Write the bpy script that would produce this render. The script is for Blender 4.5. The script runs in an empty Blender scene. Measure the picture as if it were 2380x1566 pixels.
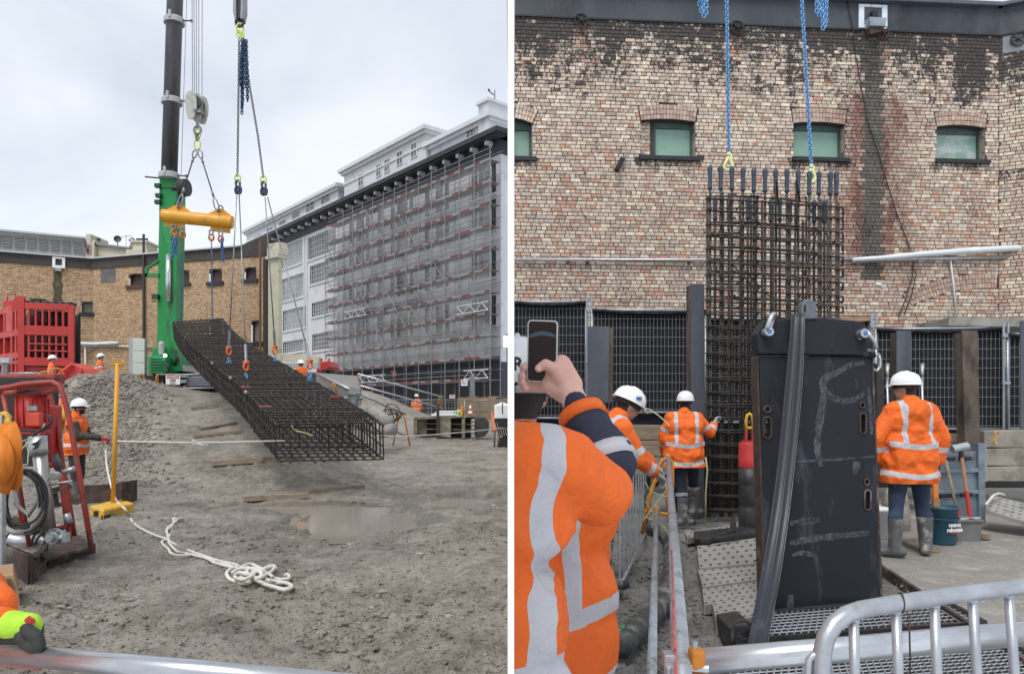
import bpy, bmesh, math, random
import numpy as np
from mathutils import Vector, Matrix, noise as mnoise

# ---------------------------------------------------------------- camera
S = bpy.context.scene
COL = S.collection
EYE, FOC, CX, HY = 1.62, 1700.0, 1187.5, 950.0
cd = bpy.data.cameras.new('camera'); cam = bpy.data.objects.new('camera', cd); COL.objects.link(cam)
cam.location = (0, 0, EYE); cam.rotation_euler = (math.radians(90), 0, 0)
cd.sensor_fit = 'HORIZONTAL'; cd.sensor_width = 36; cd.lens = FOC / 2380 * 36
cd.shift_x = 2.5 / 2380; cd.shift_y = (HY - 783) / 2380
cd.clip_start = 0.05; cd.clip_end = 2000
S.camera = cam
# ---------------------------------------------------------------- light
SUN_EL, SUN_AZ = math.radians(58), math.radians(200)      # azimuth clockwise from +Y: behind the camera
W = bpy.data.worlds.new('World'); S.world = W; W.use_nodes = True
nt = W.node_tree; N = nt.nodes; L = nt.links
bg = N['Background']; bg.inputs[1].default_value = 0.1
sky = N.new('ShaderNodeTexSky'); sky.sky_type = 'NISHITA'; sky.sun_disc = False
sky.sun_elevation = SUN_EL; sky.sun_rotation = SUN_AZ; sky.air_density = 1.0; sky.dust_density = 2.0
tc = N.new('ShaderNodeTexCoord'); sep = N.new('ShaderNodeSeparateXYZ'); L.new(tc.outputs['Generated'], sep.inputs[0])
mp = N.new('ShaderNodeMapping'); mp.inputs['Scale'].default_value = (1.0, 1.0, 2.6); L.new(tc.outputs['Generated'], mp.inputs[0])
nz = N.new('ShaderNodeTexNoise'); nz.inputs['Scale'].default_value = 2.1; nz.inputs['Detail'].default_value = 5; nz.inputs['Roughness'].default_value = .5
nz.inputs['Distortion'].default_value = .5
L.new(mp.outputs[0], nz.inputs['Vector'])
ad = N.new('ShaderNodeMath'); ad.operation = 'MULTIPLY_ADD'; ad.inputs[1].default_value = -0.62; ad.inputs[2].default_value = 0.40
L.new(sep.outputs[2], ad.inputs[0])
ad2 = N.new('ShaderNodeMath'); ad2.operation = 'MULTIPLY_ADD'; ad2.inputs[1].default_value = 1.05; L.new(nz.outputs[0], ad2.inputs[0]); L.new(ad.outputs[0], ad2.inputs[2])
cr = N.new('ShaderNodeValToRGB'); cr.color_ramp.elements[0].position = .38; cr.color_ramp.elements[1].position = .82
cr.color_ramp.elements[0].color = (.375, .415, .475, 1); cr.color_ramp.elements[1].color = (.615, .65, .705, 1)
L.new(ad2.outputs[0], cr.inputs[0])
sc_ = N.new('ShaderNodeVectorMath'); sc_.operation = 'SCALE'; sc_.inputs['Scale'].default_value = 9.0; L.new(cr.outputs[0], sc_.inputs[0])
mx = N.new('ShaderNodeMix'); mx.data_type = 'RGBA'; mx.inputs[0].default_value = .93
L.new(sky.outputs[0], mx.inputs[6]); L.new(sc_.outputs[0], mx.inputs[7]); L.new(mx.outputs[2], bg.inputs[0])
sd = bpy.data.lights.new('sun', 'SUN'); sd.energy = 1.5; sd.angle = math.radians(28); sd.color = (1, .975, .94)
sun = bpy.data.objects.new('sun', sd); COL.objects.link(sun)
_d = Vector((math.sin(SUN_AZ) * math.cos(SUN_EL), math.cos(SUN_AZ) * math.cos(SUN_EL), math.sin(SUN_EL)))
sun.rotation_euler = (-_d).to_track_quat('-Z', 'Y').to_euler()
S.view_settings.view_transform = 'Standard'; S.view_settings.look = 'None'
S.view_settings.exposure = 0.8; S.view_settings.gamma = 1; S.view_settings.use_curve_mapping = False
S.render.engine = 'CYCLES'; S.cycles.max_bounces = 6; S.cycles.diffuse_bounces = 3; S.cycles.glossy_bounces = 3
try: S.cycles.use_denoising = True
except Exception: pass

# ---------------------------------------------------------------- helpers
R = random.Random(7)
V = Vector
def A(px, py, d):
    "a point at depth d on the line of sight through a point of the photograph"
    return V(((px - CX) / FOC * d, d, EYE + (HY - py) / FOC * d))
def G(px, py, z=0.0):
    return A(px, py, (EYE - z) * FOC / (py - HY))
def ss(a, b, x):
    t = min(1, max(0, (x - a) / (b - a))); return t * t * (3 - 2 * t)
def lerp(a, b, t): return a + (b - a) * t
def noi(x, y, z=0.0): return mnoise.noise(V((x, y, z)))

class MB:
    def __init__(s): s.v = []; s.f = []; s.m = []; s.cur = 0
    def add(s, vs, fs):
        o = len(s.v); s.v.extend(tuple(p) for p in vs); s.f.extend(tuple(i + o for i in f) for f in fs); s.m.extend([s.cur] * len(fs)); return s
    def hexa(s, p):   # bottom 4 ccw, top 4 ccw
        return s.add(p, [(3, 2, 1, 0), (4, 5, 6, 7), (0, 1, 5, 4), (1, 2, 6, 5), (2, 3, 7, 6), (3, 0, 4, 7)])
    def box(s, c, size, M=None):
        c = V(c); h = V(size) / 2
        p = [V((x * h.x, y * h.y, z * h.z)) for z in (-1, 1) for x, y in ((-1, -1), (1, -1), (1, 1), (-1, 1))]
        if M is not None: p = [M @ q for q in p]
        return s.hexa([c + q for q in p])
    def beam(s, p0, p1, w, h, up=(0, 0, 1)):
        p0, p1, up = V(p0), V(p1), V(up); d = (p1 - p0).normalized(); sd = d.cross(up)
        if sd.length < 1e-5: sd = d.cross(V((0, 1, 0)))
        sd.normalize(); u = sd.cross(d).normalized()
        a, b = sd * w / 2, u * h / 2
        return s.hexa([p0 - a - b, p0 + a - b, p1 + a - b, p1 - a - b, p0 - a + b, p0 + a + b, p1 + a + b, p1 - a + b])
    def tube(s, pts, r, n=8, closed=False, caps=True):
        pts = [V(p) for p in pts]; k = len(pts)
        rr = r if isinstance(r, (list, tuple)) else [r] * k
        T = []
        for i in range(k):
            a = pts[(i - 1) % k] if (closed or i > 0) else pts[i]; b = pts[(i + 1) % k] if (closed or i < k - 1) else pts[i]
            t = b - a; T.append(t.normalized() if t.length > 1e-9 else V((0, 0, 1)))
        u = T[0].cross(V((0, 0, 1)))
        if u.length < .05: u = T[0].cross(V((0, 1, 0)))
        u.normalize(); vs = []
        for i in range(k):
            u = u - T[i] * u.dot(T[i])
            if u.length < 1e-6: u = T[i].orthogonal()
            u.normalize(); w = T[i].cross(u)
            for j in range(n):
                a = 2 * math.pi * j / n; vs.append(pts[i] + (u * math.cos(a) + w * math.sin(a)) * rr[i])
        fs = []
        for i in range(k if closed else k - 1):
            i2 = (i + 1) % k
            for j in range(n): fs.append((i * n + j, i * n + (j + 1) % n, i2 * n + (j + 1) % n, i2 * n + j))
        if caps and not closed: fs.append(tuple(range(n - 1, -1, -1))); fs.append(tuple((k - 1) * n + j for j in range(n)))
        return s.add(vs, fs)
    def cyl(s, p0, p1, r0, r1=None, n=12): return s.tube([p0, p1], [r0, r0 if r1 is None else r1], n)
    def prism(s, poly, ext):
        poly = [V(p) for p in poly]; e = V(ext); k = len(poly)
        nrm = V((0, 0, 0))
        for i in range(k): nrm += poly[i].cross(poly[(i + 1) % k])
        if nrm.dot(e) < 0: poly = poly[::-1]
        return s.add(poly + [p + e for p in poly], [tuple(range(k - 1, -1, -1)), tuple(range(k, 2 * k))] + [(i, (i + 1) % k, (i + 1) % k + k, i + k) for i in range(k)])
    def lathe(s, prof, c=(0, 0, 0), n=20, M=None, sx=1, sy=1):
        c = V(c); k = len(prof); vs = []
        for r, z in prof:
            for j in range(n):
                a = 2 * math.pi * j / n; p = V((r * sx * math.cos(a), r * sy * math.sin(a), z)); vs.append(c + (M @ p if M is not None else p))
        fs = [(i * n + j, i * n + (j + 1) % n, (i + 1) * n + (j + 1) % n, (i + 1) * n + j) for i in range(k - 1) for j in range(n)]
        if prof[0][0] > 1e-4: fs.append(tuple(range(n - 1, -1, -1)))
        if prof[-1][0] > 1e-4: fs.append(tuple((k - 1) * n + j for j in range(n)))
        return s.add(vs, fs)
    def ball(s, c, r, n=12, m=8, M=None):
        r = V((r, r, r)) if isinstance(r, (int, float)) else V(r)
        prof = [(math.sin(math.pi * i / m), -math.cos(math.pi * i / m)) for i in range(m + 1)]
        c = V(c); vs = []; fs = []
        for q, z in prof:
            for j in range(n):
                a = 2 * math.pi * j / n; p = V((q * math.cos(a) * r.x, q * math.sin(a) * r.y, z * r.z)); vs.append(c + (M @ p if M is not None else p))
        for i in range(m):
            for j in range(n): fs.append((i * n + j, i * n + (j + 1) % n, (i + 1) * n + (j + 1) % n, (i + 1) * n + j))
        return s.add(vs, fs)
    def capsule(s, p0, p1, r0, r1=None, n=12):
        r1 = r0 if r1 is None else r1; p0, p1 = V(p0), V(p1); d = p1 - p0; ln = d.length
        d = d.normalized() if ln > 1e-6 else V((0, 0, 1))
        pts, rr = [], []
        for i in range(5):
            a = math.pi / 2 * i / 5; pts.append(p0 - d * r0 * math.cos(a)); rr.append(max(1e-4, r0 * math.sin(a)))
        pts += [p0, p1]; rr += [r0, r1]
        for i in range(4, -1, -1):
            a = math.pi / 2 * i / 5; pts.append(p1 + d * r1 * math.cos(a)); rr.append(max(1e-4, r1 * math.sin(a)))
        return s.tube(pts, rr, n)
    def quad(s, a, b, c, d): return s.add([a, b, c, d], [(0, 1, 2, 3)])
    def build(s, name, mat, parent=None, smooth=False, bevel=0, seg=2, origin=None):
        return link_mesh(name, s.v, s.f, mat, parent, smooth, bevel, seg, origin, s.m)

def wloc(o):
    p = V((0, 0, 0))
    while o is not None: p = p + o.location; o = o.parent
    return p
def link_mesh(name, v, f, mat, parent=None, smooth=False, bevel=0, seg=2, origin=None, mi=None):
    me = bpy.data.meshes.new(name)
    a = np.array(v, dtype=float).reshape(-1, 3)
    if parent is not None: off = np.array(wloc(parent)); loc = (0, 0, 0)
    else:
        if origin is None: lo, hi = a.min(0), a.max(0); origin = ((lo[0] + hi[0]) / 2, (lo[1] + hi[1]) / 2, lo[2])
        off = np.array(origin); loc = origin
    me.from_pydata((a - off).tolist(), [], f)
    for m in (mat if isinstance(mat, (list, tuple)) else [mat]): me.materials.append(m)
    if isinstance(mat, (list, tuple)) and mi is not None: me.polygons.foreach_set('material_index', [int(q) for q in mi])
    if smooth: me.polygons.foreach_set('use_smooth', [True] * len(f))
    me.update()
    o = bpy.data.objects.new(name, me); o.location = loc; COL.objects.link(o)
    if parent is not None: o.parent = parent
    if bevel:
        b = o.modifiers.new('bevel', 'BEVEL'); b.width = bevel; b.segments = seg; b.limit_method = 'ANGLE'; b.angle_limit = math.radians(40)
        if not smooth: b.harden_normals = False
    return o
def tag(o, label, cat, group=None, kind=None):
    if label: o['label'] = label
    if cat: o['category'] = cat
    if group: o['group'] = group
    if kind: o['kind'] = kind
    return o
def thing(name, label, cat, loc=(0, 0, 0), group=None):
    o = bpy.data.objects.new(name, None); COL.objects.link(o); o.location = loc; o.empty_display_size = .2
    return tag(o, label, cat, group)
def inst(src, name, parent, loc=(0, 0, 0), rot=None, scale=None):
    o = src.copy(); o.name = name; COL.objects.link(o); o.parent = parent; o.location = loc
    if rot is not None: o.rotation_euler = rot
    if scale is not None: o.scale = scale
    return o
def struct(o): o['kind'] = 'structure'; return o
def stuff(o): o['kind'] = 'stuff'; return o

# ---------------------------------------------------------------- materials
def ramp(nt, fac, stops):
    c = nt.nodes.new('ShaderNodeValToRGB'); e = c.color_ramp.elements
    while len(e) < len(stops): e.new(.5)
    for i, (p, k) in enumerate(stops): e[i].position = p; e[i].color = (*k, 1) if len(k) == 3 else k
    nt.links.new(fac, c.inputs[0]); return c.outputs[0]
def nnoise(nt, vec, scale, detail=4, rough=.55, dist=0):
    n = nt.nodes.new('ShaderNodeTexNoise'); n.inputs['Scale'].default_value = scale; n.inputs['Detail'].default_value = detail
    n.inputs['Roughness'].default_value = rough; n.inputs['Distortion'].default_value = dist; nt.links.new(vec, n.inputs['Vector']); return n.outputs[0]
def mixc(nt, fac, a, b, blend='MIX'):
    m = nt.nodes.new('ShaderNodeMix'); m.data_type = 'RGBA'; m.blend_type = blend
    for k, x in ((0, fac), (6, a), (7, b)):
        if isinstance(x, (int, float)): m.inputs[k].default_value = x
        elif isinstance(x, tuple): m.inputs[k].default_value = (*x, 1)
        else: nt.links.new(x, m.inputs[k])
    return m.outputs[2]
def mth(nt, op, a, b=None, c=None):
    m = nt.nodes.new('ShaderNodeMath'); m.operation = op
    for i, x in enumerate((a, b, c)):
        if x is None: continue
        if isinstance(x, (int, float)): m.inputs[i].default_value = x
        else: nt.links.new(x, m.inputs[i])
    return m.outputs[0]
def M(name, c1, c2=None, rough=.6, metal=0, scale=6, bump=0, bscale=60, dirt=None, dscale=3, damt=.5, spec=.5, stretch=None, lo=.35, hi=.65, bdist=.01, coat=0, rvar=.12, bdetail=4):
    m = bpy.data.materials.new(name); m.use_nodes = True; nt = m.node_tree
    b = nt.nodes['Principled BSDF']; b.inputs['Metallic'].default_value = metal; b.inputs['Roughness'].default_value = rough
    b.inputs['Specular IOR Level'].default_value = spec
    if coat: b.inputs['Coat Weight'].default_value = coat; b.inputs['Coat Roughness'].default_value = .15
    g = nt.nodes.new('ShaderNodeNewGeometry'); vec = g.outputs['Position']
    if stretch:
        q = nt.nodes.new('ShaderNodeVectorMath'); q.operation = 'MULTIPLY'; q.inputs[1].default_value = stretch; nt.links.new(vec, q.inputs[0]); vs = q.outputs[0]
    else: vs = vec
    if c2 is None: c2 = tuple(x * .8 for x in c1)
    n1 = nnoise(nt, vs, scale, 6)
    col = ramp(nt, n1, [(lo, c1), (hi, c2)])
    if dirt:
        n2 = nnoise(nt, vs, dscale, 8, .65); t = .72 - .45 * damt
        k = ramp(nt, n2, [(t, (0, 0, 0)), (min(1, t + .12), (1, 1, 1))]); col = mixc(nt, k, col, dirt)
    nt.links.new(col, b.inputs['Base Color'])
    if rvar:
        r = nt.nodes.new('ShaderNodeMapRange'); r.inputs[1].default_value = .3; r.inputs[2].default_value = .7
        r.inputs[3].default_value = max(.02, rough - rvar); r.inputs[4].default_value = min(1, rough + rvar); nt.links.new(n1, r.inputs[0]); nt.links.new(r.outputs[0], b.inputs['Roughness'])
    if bump:
        n3 = nnoise(nt, vs, bscale, bdetail, .6); u = nt.nodes.new('ShaderNodeBump'); u.inputs['Strength'].default_value = bump; u.inputs['Distance'].default_value = bdist
        nt.links.new(n3, u.inputs['Height']); nt.links.new(u.outputs[0], b.inputs['Normal'])
    return m
def emis(name, c, s):
    m = bpy.data.materials.new(name); m.use_nodes = True; b = m.node_tree.nodes['Principled BSDF']
    b.inputs['Base Color'].default_value = (*c, 1); b.inputs['Emission Color'].default_value = (*c, 1); b.inputs['Emission Strength'].default_value = s; return m

m_white = M('white_paint', (.82, .82, .82), (.78, .78, .78), .5, scale=1)
m_green = M('green_paint', (.007, .25, .055), (.005, .20, .045), .38, scale=1.5, dirt=(.035, .10, .05), damt=.42, dscale=2, stretch=(1, 1, .3))
m_gdark = M('dark_green', (.004, .07, .02), (.003, .05, .02), .5)
m_boom = M('boom_steel', (.05, .05, .055), (.085, .085, .09), .35, .3, scale=2, stretch=(3, 3, .25))
m_steel = M('steel', (.30, .31, .32), (.20, .21, .22), .4, .7, scale=9, dirt=(.13, .11, .09), damt=.3)
m_galv = M('galvanised', (.56, .58, .60), (.40, .42, .44), .42, .75, scale=14, dirt=(.26, .23, .20), damt=.32, dscale=9, bump=.1, bscale=120)
m_dsteel = M('dark_steel', (.045, .045, .05), (.07, .065, .06), .5, .4, scale=8, dirt=(.10, .075, .055), damt=.3)
m_rust = M('rusty_steel', (.085, .052, .038), (.05, .036, .03), .75, .2, scale=7, dirt=(.20, .16, .125), damt=.4, bump=.2, bscale=60)
m_rebar = M('rebar', (.048, .040, .035), (.028, .025, .023), .6, .4, scale=12, dirt=(.10, .07, .05), damt=.28)
m_red = M('red_paint', (.52, .035, .028), (.42, .03, .026), .5, scale=2, dirt=(.22, .06, .045), damt=.3, dscale=2)
m_redrust = M('worn_red', (.36, .045, .032), (.22, .035, .03), .55, .1, scale=6, dirt=(.16, .10, .08), damt=.4, dscale=7, bump=.15, bscale=40)
m_yel = M('yellow_paint', (.68, .33, .02), (.60, .27, .02), .45, scale=3, dirt=(.30, .20, .06), damt=.22)
m_yel2 = M('worn_yellow', (.72, .42, .04), (.58, .32, .03), .6, scale=8, dirt=(.25, .19, .09), damt=.4, bump=.3, bscale=40)
m_oran = M('orange_paint', (.62, .25, .025), (.55, .2, .02), .5, scale=5, dirt=(.25, .14, .05), damt=.3)
m_black = M('black', (.012, .012, .014), (.02, .02, .022), .55)
m_rubber = M('rubber', (.02, .02, .022), (.035, .034, .033), .5, scale=9, dirt=(.16, .14, .12), damt=.25)
m_wood = M('wood', (.32, .25, .18), (.21, .165, .12), .85, scale=4, stretch=(1, 1, 6), bump=.3, bscale=30, dirt=(.17, .15, .13), damt=.4)
m_rope = M('rope', (.72, .70, .64), (.55, .52, .46), .85, scale=40, bump=.5, bscale=260, dirt=(.35, .31, .26), damt=.25, dscale=5)
m_blue = M('blue_chain', (.09, .19, .42), (.06, .13, .30), .45, .3, scale=20, dirt=(.16, .17, .19), damt=.35, dscale=30)
m_bluel = M('bright_blue_chain', (.17, .36, .62), (.12, .28, .52), .4, .3, scale=25, dirt=(.20, .22, .26), damt=.25, dscale=30)
m_lime = M('lime_paint', (.58, .68, .12), (.50, .60, .12), .45, scale=20, dirt=(.5, .5, .35), damt=.3)
m_shk = M('orange_shackle', (.72, .16, .03), (.55, .11, .02), .5)
m_conc = M('concrete', (.33, .32, .295), (.25, .24, .22), .85, scale=3, bump=.25, bscale=25, dirt=(.17, .155, .135), damt=.4)
m_concl = M('grey_render', (.40, .405, .41), (.35, .355, .365), .8, scale=.6, bump=.1, bscale=8)
m_cream = M('cream_render', (.56, .53, .41), (.48, .45, .34), .8, scale=1.2, dirt=(.28, .25, .18), damt=.35, dscale=1.5)
m_glass = M('window_glass', (.10, .115, .12), (.035, .04, .045), .08, scale=.35, spec=.8, rvar=0)
m_glassl = M('pale_window_glass', (.26, .29, .29), (.15, .17, .17), .15, scale=.6, spec=.8, rvar=0)
m_skin = M('skin', (.50, .27, .19), (.43, .22, .15), .55, scale=20, bump=.08, bscale=200, bdist=.003)
m_skin2 = M('tan_skin', (.33, .17, .11), (.27, .13, .085), .55, scale=20)
m_helm = M('helmet_shell', (.86, .86, .86), (.80, .80, .80), .32, scale=5, coat=.3, rvar=.05)
m_navy = M('navy_cloth', (.016, .02, .042), (.028, .032, .058), .85, scale=14, bump=.3, bscale=18, bdist=.02, dirt=(.17, .155, .135), damt=.2, dscale=9)
m_jean = M('denim', (.022, .036, .075), (.04, .058, .10), .9, scale=12, bump=.3, bscale=20, bdist=.02, dirt=(.17, .155, .135), damt=.26, dscale=8)
m_boot = M('rubber_boot', (.07, .075, .08), (.12, .12, .12), .5, scale=9, dirt=(.36, .34, .31), damt=.45, dscale=7)
m_dark = M('dark_cloth', (.03, .028, .026), (.05, .046, .042), .9, scale=12, bump=.4, bscale=16, bdist=.02)
m_olive = M('olive_cloth', (.062, .058, .047), (.042, .04, .034), .85, scale=10, bump=.4, bscale=18, bdist=.02)
m_hair = M('hair', (.012, .010, .009), (.02, .017, .014), .7, scale=60, bump=.5, bscale=150)
m_glove = M('work_glove', (.42, .42, .40), (.28, .28, .27), .8, scale=25, bump=.4, bscale=60)
m_gred = M('red_glove', (.42, .05, .055), (.32, .04, .045), .75, scale=20, bump=.3, bscale=40)
m_gblk = M('black_glove', (.02, .02, .02), (.04, .038, .036), .7, scale=20, bump=.4, bscale=60)
# ================================================================ SETTING
# ---- white divider added between the two work areas, part of neither, seen end on
t = thing('added_divider', 'tall thin white divider panel added between the two work areas, seen end on', 'wall', (0, 1.0, 0))
mb = MB(); d0 = 1.0; hw = 7.5 / FOC * d0
mb.box((0, 23.0, 1.75), (2 * hw, 44.0, 3.5)); mb.build('panel', m_white, t)
mb = MB(); mb.box((0, 23.0, 3.515), (2 * hw + .03, 44.0, .03)); mb.build('capping', m_white, t)

# ---- left site ground
def ridg(x, y): return 1 - abs(noi(x, y, 3.3)) * 2
PUD = [(-2.25, 10.7, 1.0, 1.35), (-3.6, 12.3, 1.3, .45), (-1.0, 13.2, 0.9, 1.2), (-2.9, 11.9, .9, .6)]
def pud(x, y, s=1):
    m = 0
    for cx, cy, rx, ry in PUD:
        q = s * math.hypot((x - cx) / rx, (y - cy) / ry) + .6 * noi(x * 1.7, y * 1.1, 9) + .35 * noi(x * 5, y * 3, 4) + .15 * noi(x * 12, y * 8, 4)
        m = max(m, 1 - ss(.65, 1.05, q))
    return m
def rut(x, y):
    r_ = 0
    for x0, k, ph in ((-2.1, -.02, 0), (-3.6, -.02, 1), (-.7, .05, 3), (-4.9, .30, 2), (-6.2, .30, 5)):
        d = abs(x - x0 - k * (y - 8) - .18 * noi(y * .35, ph, 1)); r_ = max(r_, (.045 + .02 * noi(x * 6, y * 4, 2)) * (1 - ss(.10, .26, d)) * ss(5, 6.5, y + ph * .4) * (1 - ss(13, 15, y)))
    return r_
def ground_left(x, y, fine=True):
    px = CX + FOC * x / max(y, .5)
    pad = 2.2 * ss(13.0, 26.5, y); rb = .3 * ss(14, 23, y)
    bank = lerp(2.3, .5, ss(825, 1080, px)) * ss(29, 38, y)
    far = ss(42, 47, y); bank = bank * (1 - far) + .75 * far
    k = ss(735, 830, px) if y > 18 else ss(640, 900, px)
    z = lerp(pad, rb + bank, k)
    z += 0.98 * math.exp(-((x + 12.7) / 1.5) ** 2 - ((y - 22.3) / 3.0) ** 2) * (1 + .15 * noi(x * 1.3, y * 1.3))
    if fine:
        wet = ss(-1.0, 1.0, noi(x * .35 + 4, y * .28, 2) * 2.4 - .2 + (.8 if (px > 650 and y > 7.3 and y < 16) else 0))
        rough = lerp(1, .35, wet)
        z += .05 * noi(x * .6, y * .45, 1) + rough * (.034 * noi(x * 1.9, y * 1.2, 5) + .034 * max(0, ridg(x * 3.1, y * 2.2) - .35) + .030 * noi(x * 8, y * 6, 7) + .026 * noi(x * 19, y * 15, 8)) - rut(x, y) + .008 * noi(x * 24, y * 18, 2)
        p = pud(x, y)
        if p > 0: z = lerp(z, -.085, p) 
    return z
def grid_mesh(name, xs_of_y, ys, zf, mat):
    v, f = [], []; nx = None
    for y in ys:
        xs = xs_of_y(y); nx = len(xs)
        for x in xs: v.append((x, y, zf(x, y)))
    for j in range(len(ys) - 1):
        for i in range(nx - 1): a = j * nx + i; f.append((a, a + 1, a + nx + 1, a + nx))
    o = link_mesh(name, v, f, mat, None, True, origin=(0, 0, 0)); o.data.attributes.new('wet', 'FLOAT', 'POINT').data.foreach_set('value', [pud(x, y, .62) if x < 0 and 8 < y < 16 else 0 for x, y, z in v]); return struct(o)
def mud(name, dark, mid, pale, wetrough=.25):
    m = bpy.data.materials.new(name); m.use_nodes = True; nt = m.node_tree; b = nt.nodes['Principled BSDF']
    g = nt.nodes.new('ShaderNodeNewGeometry'); vec = g.outputs['Position']
    n1 = nnoise(nt, vec, .55, 6, .6, .4); n2 = nnoise(nt, vec, 7, 8, .7); n3 = nnoise(nt, vec, 38, 5, .65); n4 = nnoise(nt, vec, 1.7, 7, .65, .6)
    s = mth(nt, 'MULTIPLY_ADD', n2, .45, mth(nt, 'MULTIPLY_ADD', n4, .5, mth(nt, 'MULTIPLY', n1, .35)))
    col = ramp(nt, s, [(.50, dark), (.64, mid), (.80, pale)])  # the pale stop also paints wet sheen into the mud colour
    col = mixc(nt, ramp(nt, n3, [(.36, (1, 1, 1)), (.46, (0, 0, 0))]), col, tuple(x * .55 for x in dark))
    wa = nt.nodes.new('ShaderNodeAttribute'); wa.attribute_name = 'wet'; col = mixc(nt, mth(nt, 'MULTIPLY', wa.outputs['Fac'], .5), col, tuple(x * .7 for x in dark)); s = mth(nt, 'MULTIPLY_ADD', wa.outputs['Fac'], .25, s)
    nt.links.new(col, b.inputs['Base Color'])
    rr = nt.nodes.new('ShaderNodeMapRange'); rr.inputs[1].default_value = .52; rr.inputs[2].default_value = .74; rr.inputs[3].default_value = .8; rr.inputs[4].default_value = wetrough
    nt.links.new(s, rr.inputs[0]); nt.links.new(rr.outputs[0], b.inputs['Roughness'])
    h = mth(nt, 'MULTIPLY_ADD', n3, .5, n2); u = nt.nodes.new('ShaderNodeBump'); u.inputs['Strength'].default_value = 1; u.inputs['Distance'].default_value = .06
    nt.links.new(h, u.inputs['Height']); nt.links.new(u.outputs[0], b.inputs['Normal']); return m
m_mud = mud('wet_mud', (.132, .113, .089), (.28, .247, .200), (.44, .40, .335), .45)
m_mudr = mud('grey_mud', (.15, .145, .132), (.25, .242, .222), (.36, .35, .325), .38)
ys = [2.0]
while ys[-1] < 130: ys.append(ys[-1] * (1.0075 if ys[-1] < 30 else 1.03))
grid_mesh('mud_ground', lambda y: [lerp(-90 if y > 60 else -.95 * y - 4, -.002, 1 - (1 - i / 420) ** 1.0) for i in range(421)], ys, ground_left, m_mud)
# puddles
m_pud = bpy.data.materials.new('muddy_water'); m_pud.use_nodes = True
_b = m_pud.node_tree.nodes['Principled BSDF']; _b.inputs['Base Color'].default_value = (.27, .238, .192, 1); _b.inputs['Roughness'].default_value = .09
mb = MB()
for cx, cy, rx, ry in PUD:
    pts = [(cx + 1.25 * rx * math.cos(a), cy + 1.25 * ry * math.sin(a), -.045 - .0004 * len(mb.v)) for a in [2 * math.pi * i / 40 for i in range(40)]]
    mb.add(pts, [tuple(range(40))])
struct(mb.build('puddle', m_pud))
# clods and stones of the left site
def clods(name, n, area, zf, mat, rmin, rmax, seed, kind='stuff'):
    rr = random.Random(seed); v, f = [], []
    ico = [(0, 0, 1), (.89, 0, .45), (.28, .85, .45), (-.72, .53, .45), (-.72, -.53, .45), (.28, -.85, .45), (.72, .53, -.45), (-.28, .85, -.45), (-.89, 0, -.45), (-.28, -.85, -.45), (.72, -.53, -.45), (0, 0, -1)]
    fc = [(0, 1, 2), (0, 2, 3), (0, 3, 4), (0, 4, 5), (0, 5, 1), (1, 6, 2), (2, 6, 7), (2, 7, 3), (3, 7, 8), (3, 8, 4), (4, 8, 9), (4, 9, 5), (5, 9, 10), (5, 10, 1), (1, 10, 6), (6, 11, 7), (7, 11, 8), (8, 11, 9), (9, 11, 10), (10, 11, 6)]
    for _ in range(n):
        p = area(rr)
        if p is None: continue
        x, y = p; z = zf(x, y); r = rmin + (rmax - rmin) * rr.random() ** 3
        a = rr.random() * 6.28; ca, sa = math.cos(a), math.sin(a); sx, sy, sz = r * rr.uniform(.8, 1.5), r * rr.uniform(.7, 1.2), r * rr.uniform(.45, .8)
        o = len(v)
        for q in ico:
            j = rr.uniform(.75, 1.25); u, w = q[0] * sx * j, q[1] * sy * j
            v.append((x + u * ca - w * sa, y + u * sa + w * ca, z + sz * .25 + q[2] * sz * j))
        f += [(a0 + o, b0 + o, c0 + o) for a0, b0, c0 in fc]
    return stuff(link_mesh(name, v, f, mat, None, False, origin=(0, 0, 0)))
def area_left(rr):
    y = 3.6 * (16 / 3.6) ** rr.random(); x = -rr.random() * .75 * y - .02
    if pud(x, y) > .1: return None
    if noi(x * .8, y * .6, 5) + .5 * noi(x * 2.1, y * 1.7, 3) < rr.uniform(-.35, .45): return None
    return x, y
tag(clods('mud_clod', 14000, area_left, ground_left, m_mud, .005, .036, 3), 'loose clods and small stones scattered over the wet mud', 'clods', kind='stuff')
tag(clods('pale_stone', 260, area_left, ground_left, m_conc, .012, .06, 41), 'scattered pale stones on the wet mud', 'stones', kind='stuff')
def area_heap(rr):
    y = rr.uniform(14.5, 26); px = rr.gauss(240, 62); x = (px - CX) / FOC * y
    return (x, y)
tag(clods('heap_gravel', 9000, area_heap, ground_left, m_mud, .012, .07, 5), 'coarse gravel covering the brown spoil heap behind the rope worker', 'gravel', kind='stuff')

# ---- right site ground
def ground_right(x, y):
    z = .03 * noi(x * .8, y * .8, 2)
    px = CX + FOC * x / y; m = 1 - ss(1780, 2010, px)
    if y > 11.3: return -.02
    z = z * (.3 + .7 * m) + m * (.035 * noi(x * 3, y * 2.6, 3) + .024 * noi(x * 9, y * 8, 6) + .014 * noi(x * 22, y * 18, 1)) + .006 * noi(x * 14, y * 12, 4)
    return z - .03 * m
ys = [1.6]
while ys[-1] < 40: ys.append(ys[-1] * 1.011)
grid_mesh('site_ground', lambda y: [lerp(.002, .95 * y + 4, (i / 260)) for i in range(261)], ys, ground_right, m_mudr)
def area_right(rr):
    y = 2.6 * (11 / 2.6) ** rr.random(); x = rr.random() * .36 * y + .05
    return (x, y)
tag(clods('grey_clod', 5000, area_right, ground_right, m_mudr, .005, .04, 8), 'grey mud clods along the pit edge between barrier and mats', 'clods', kind='stuff')
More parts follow.
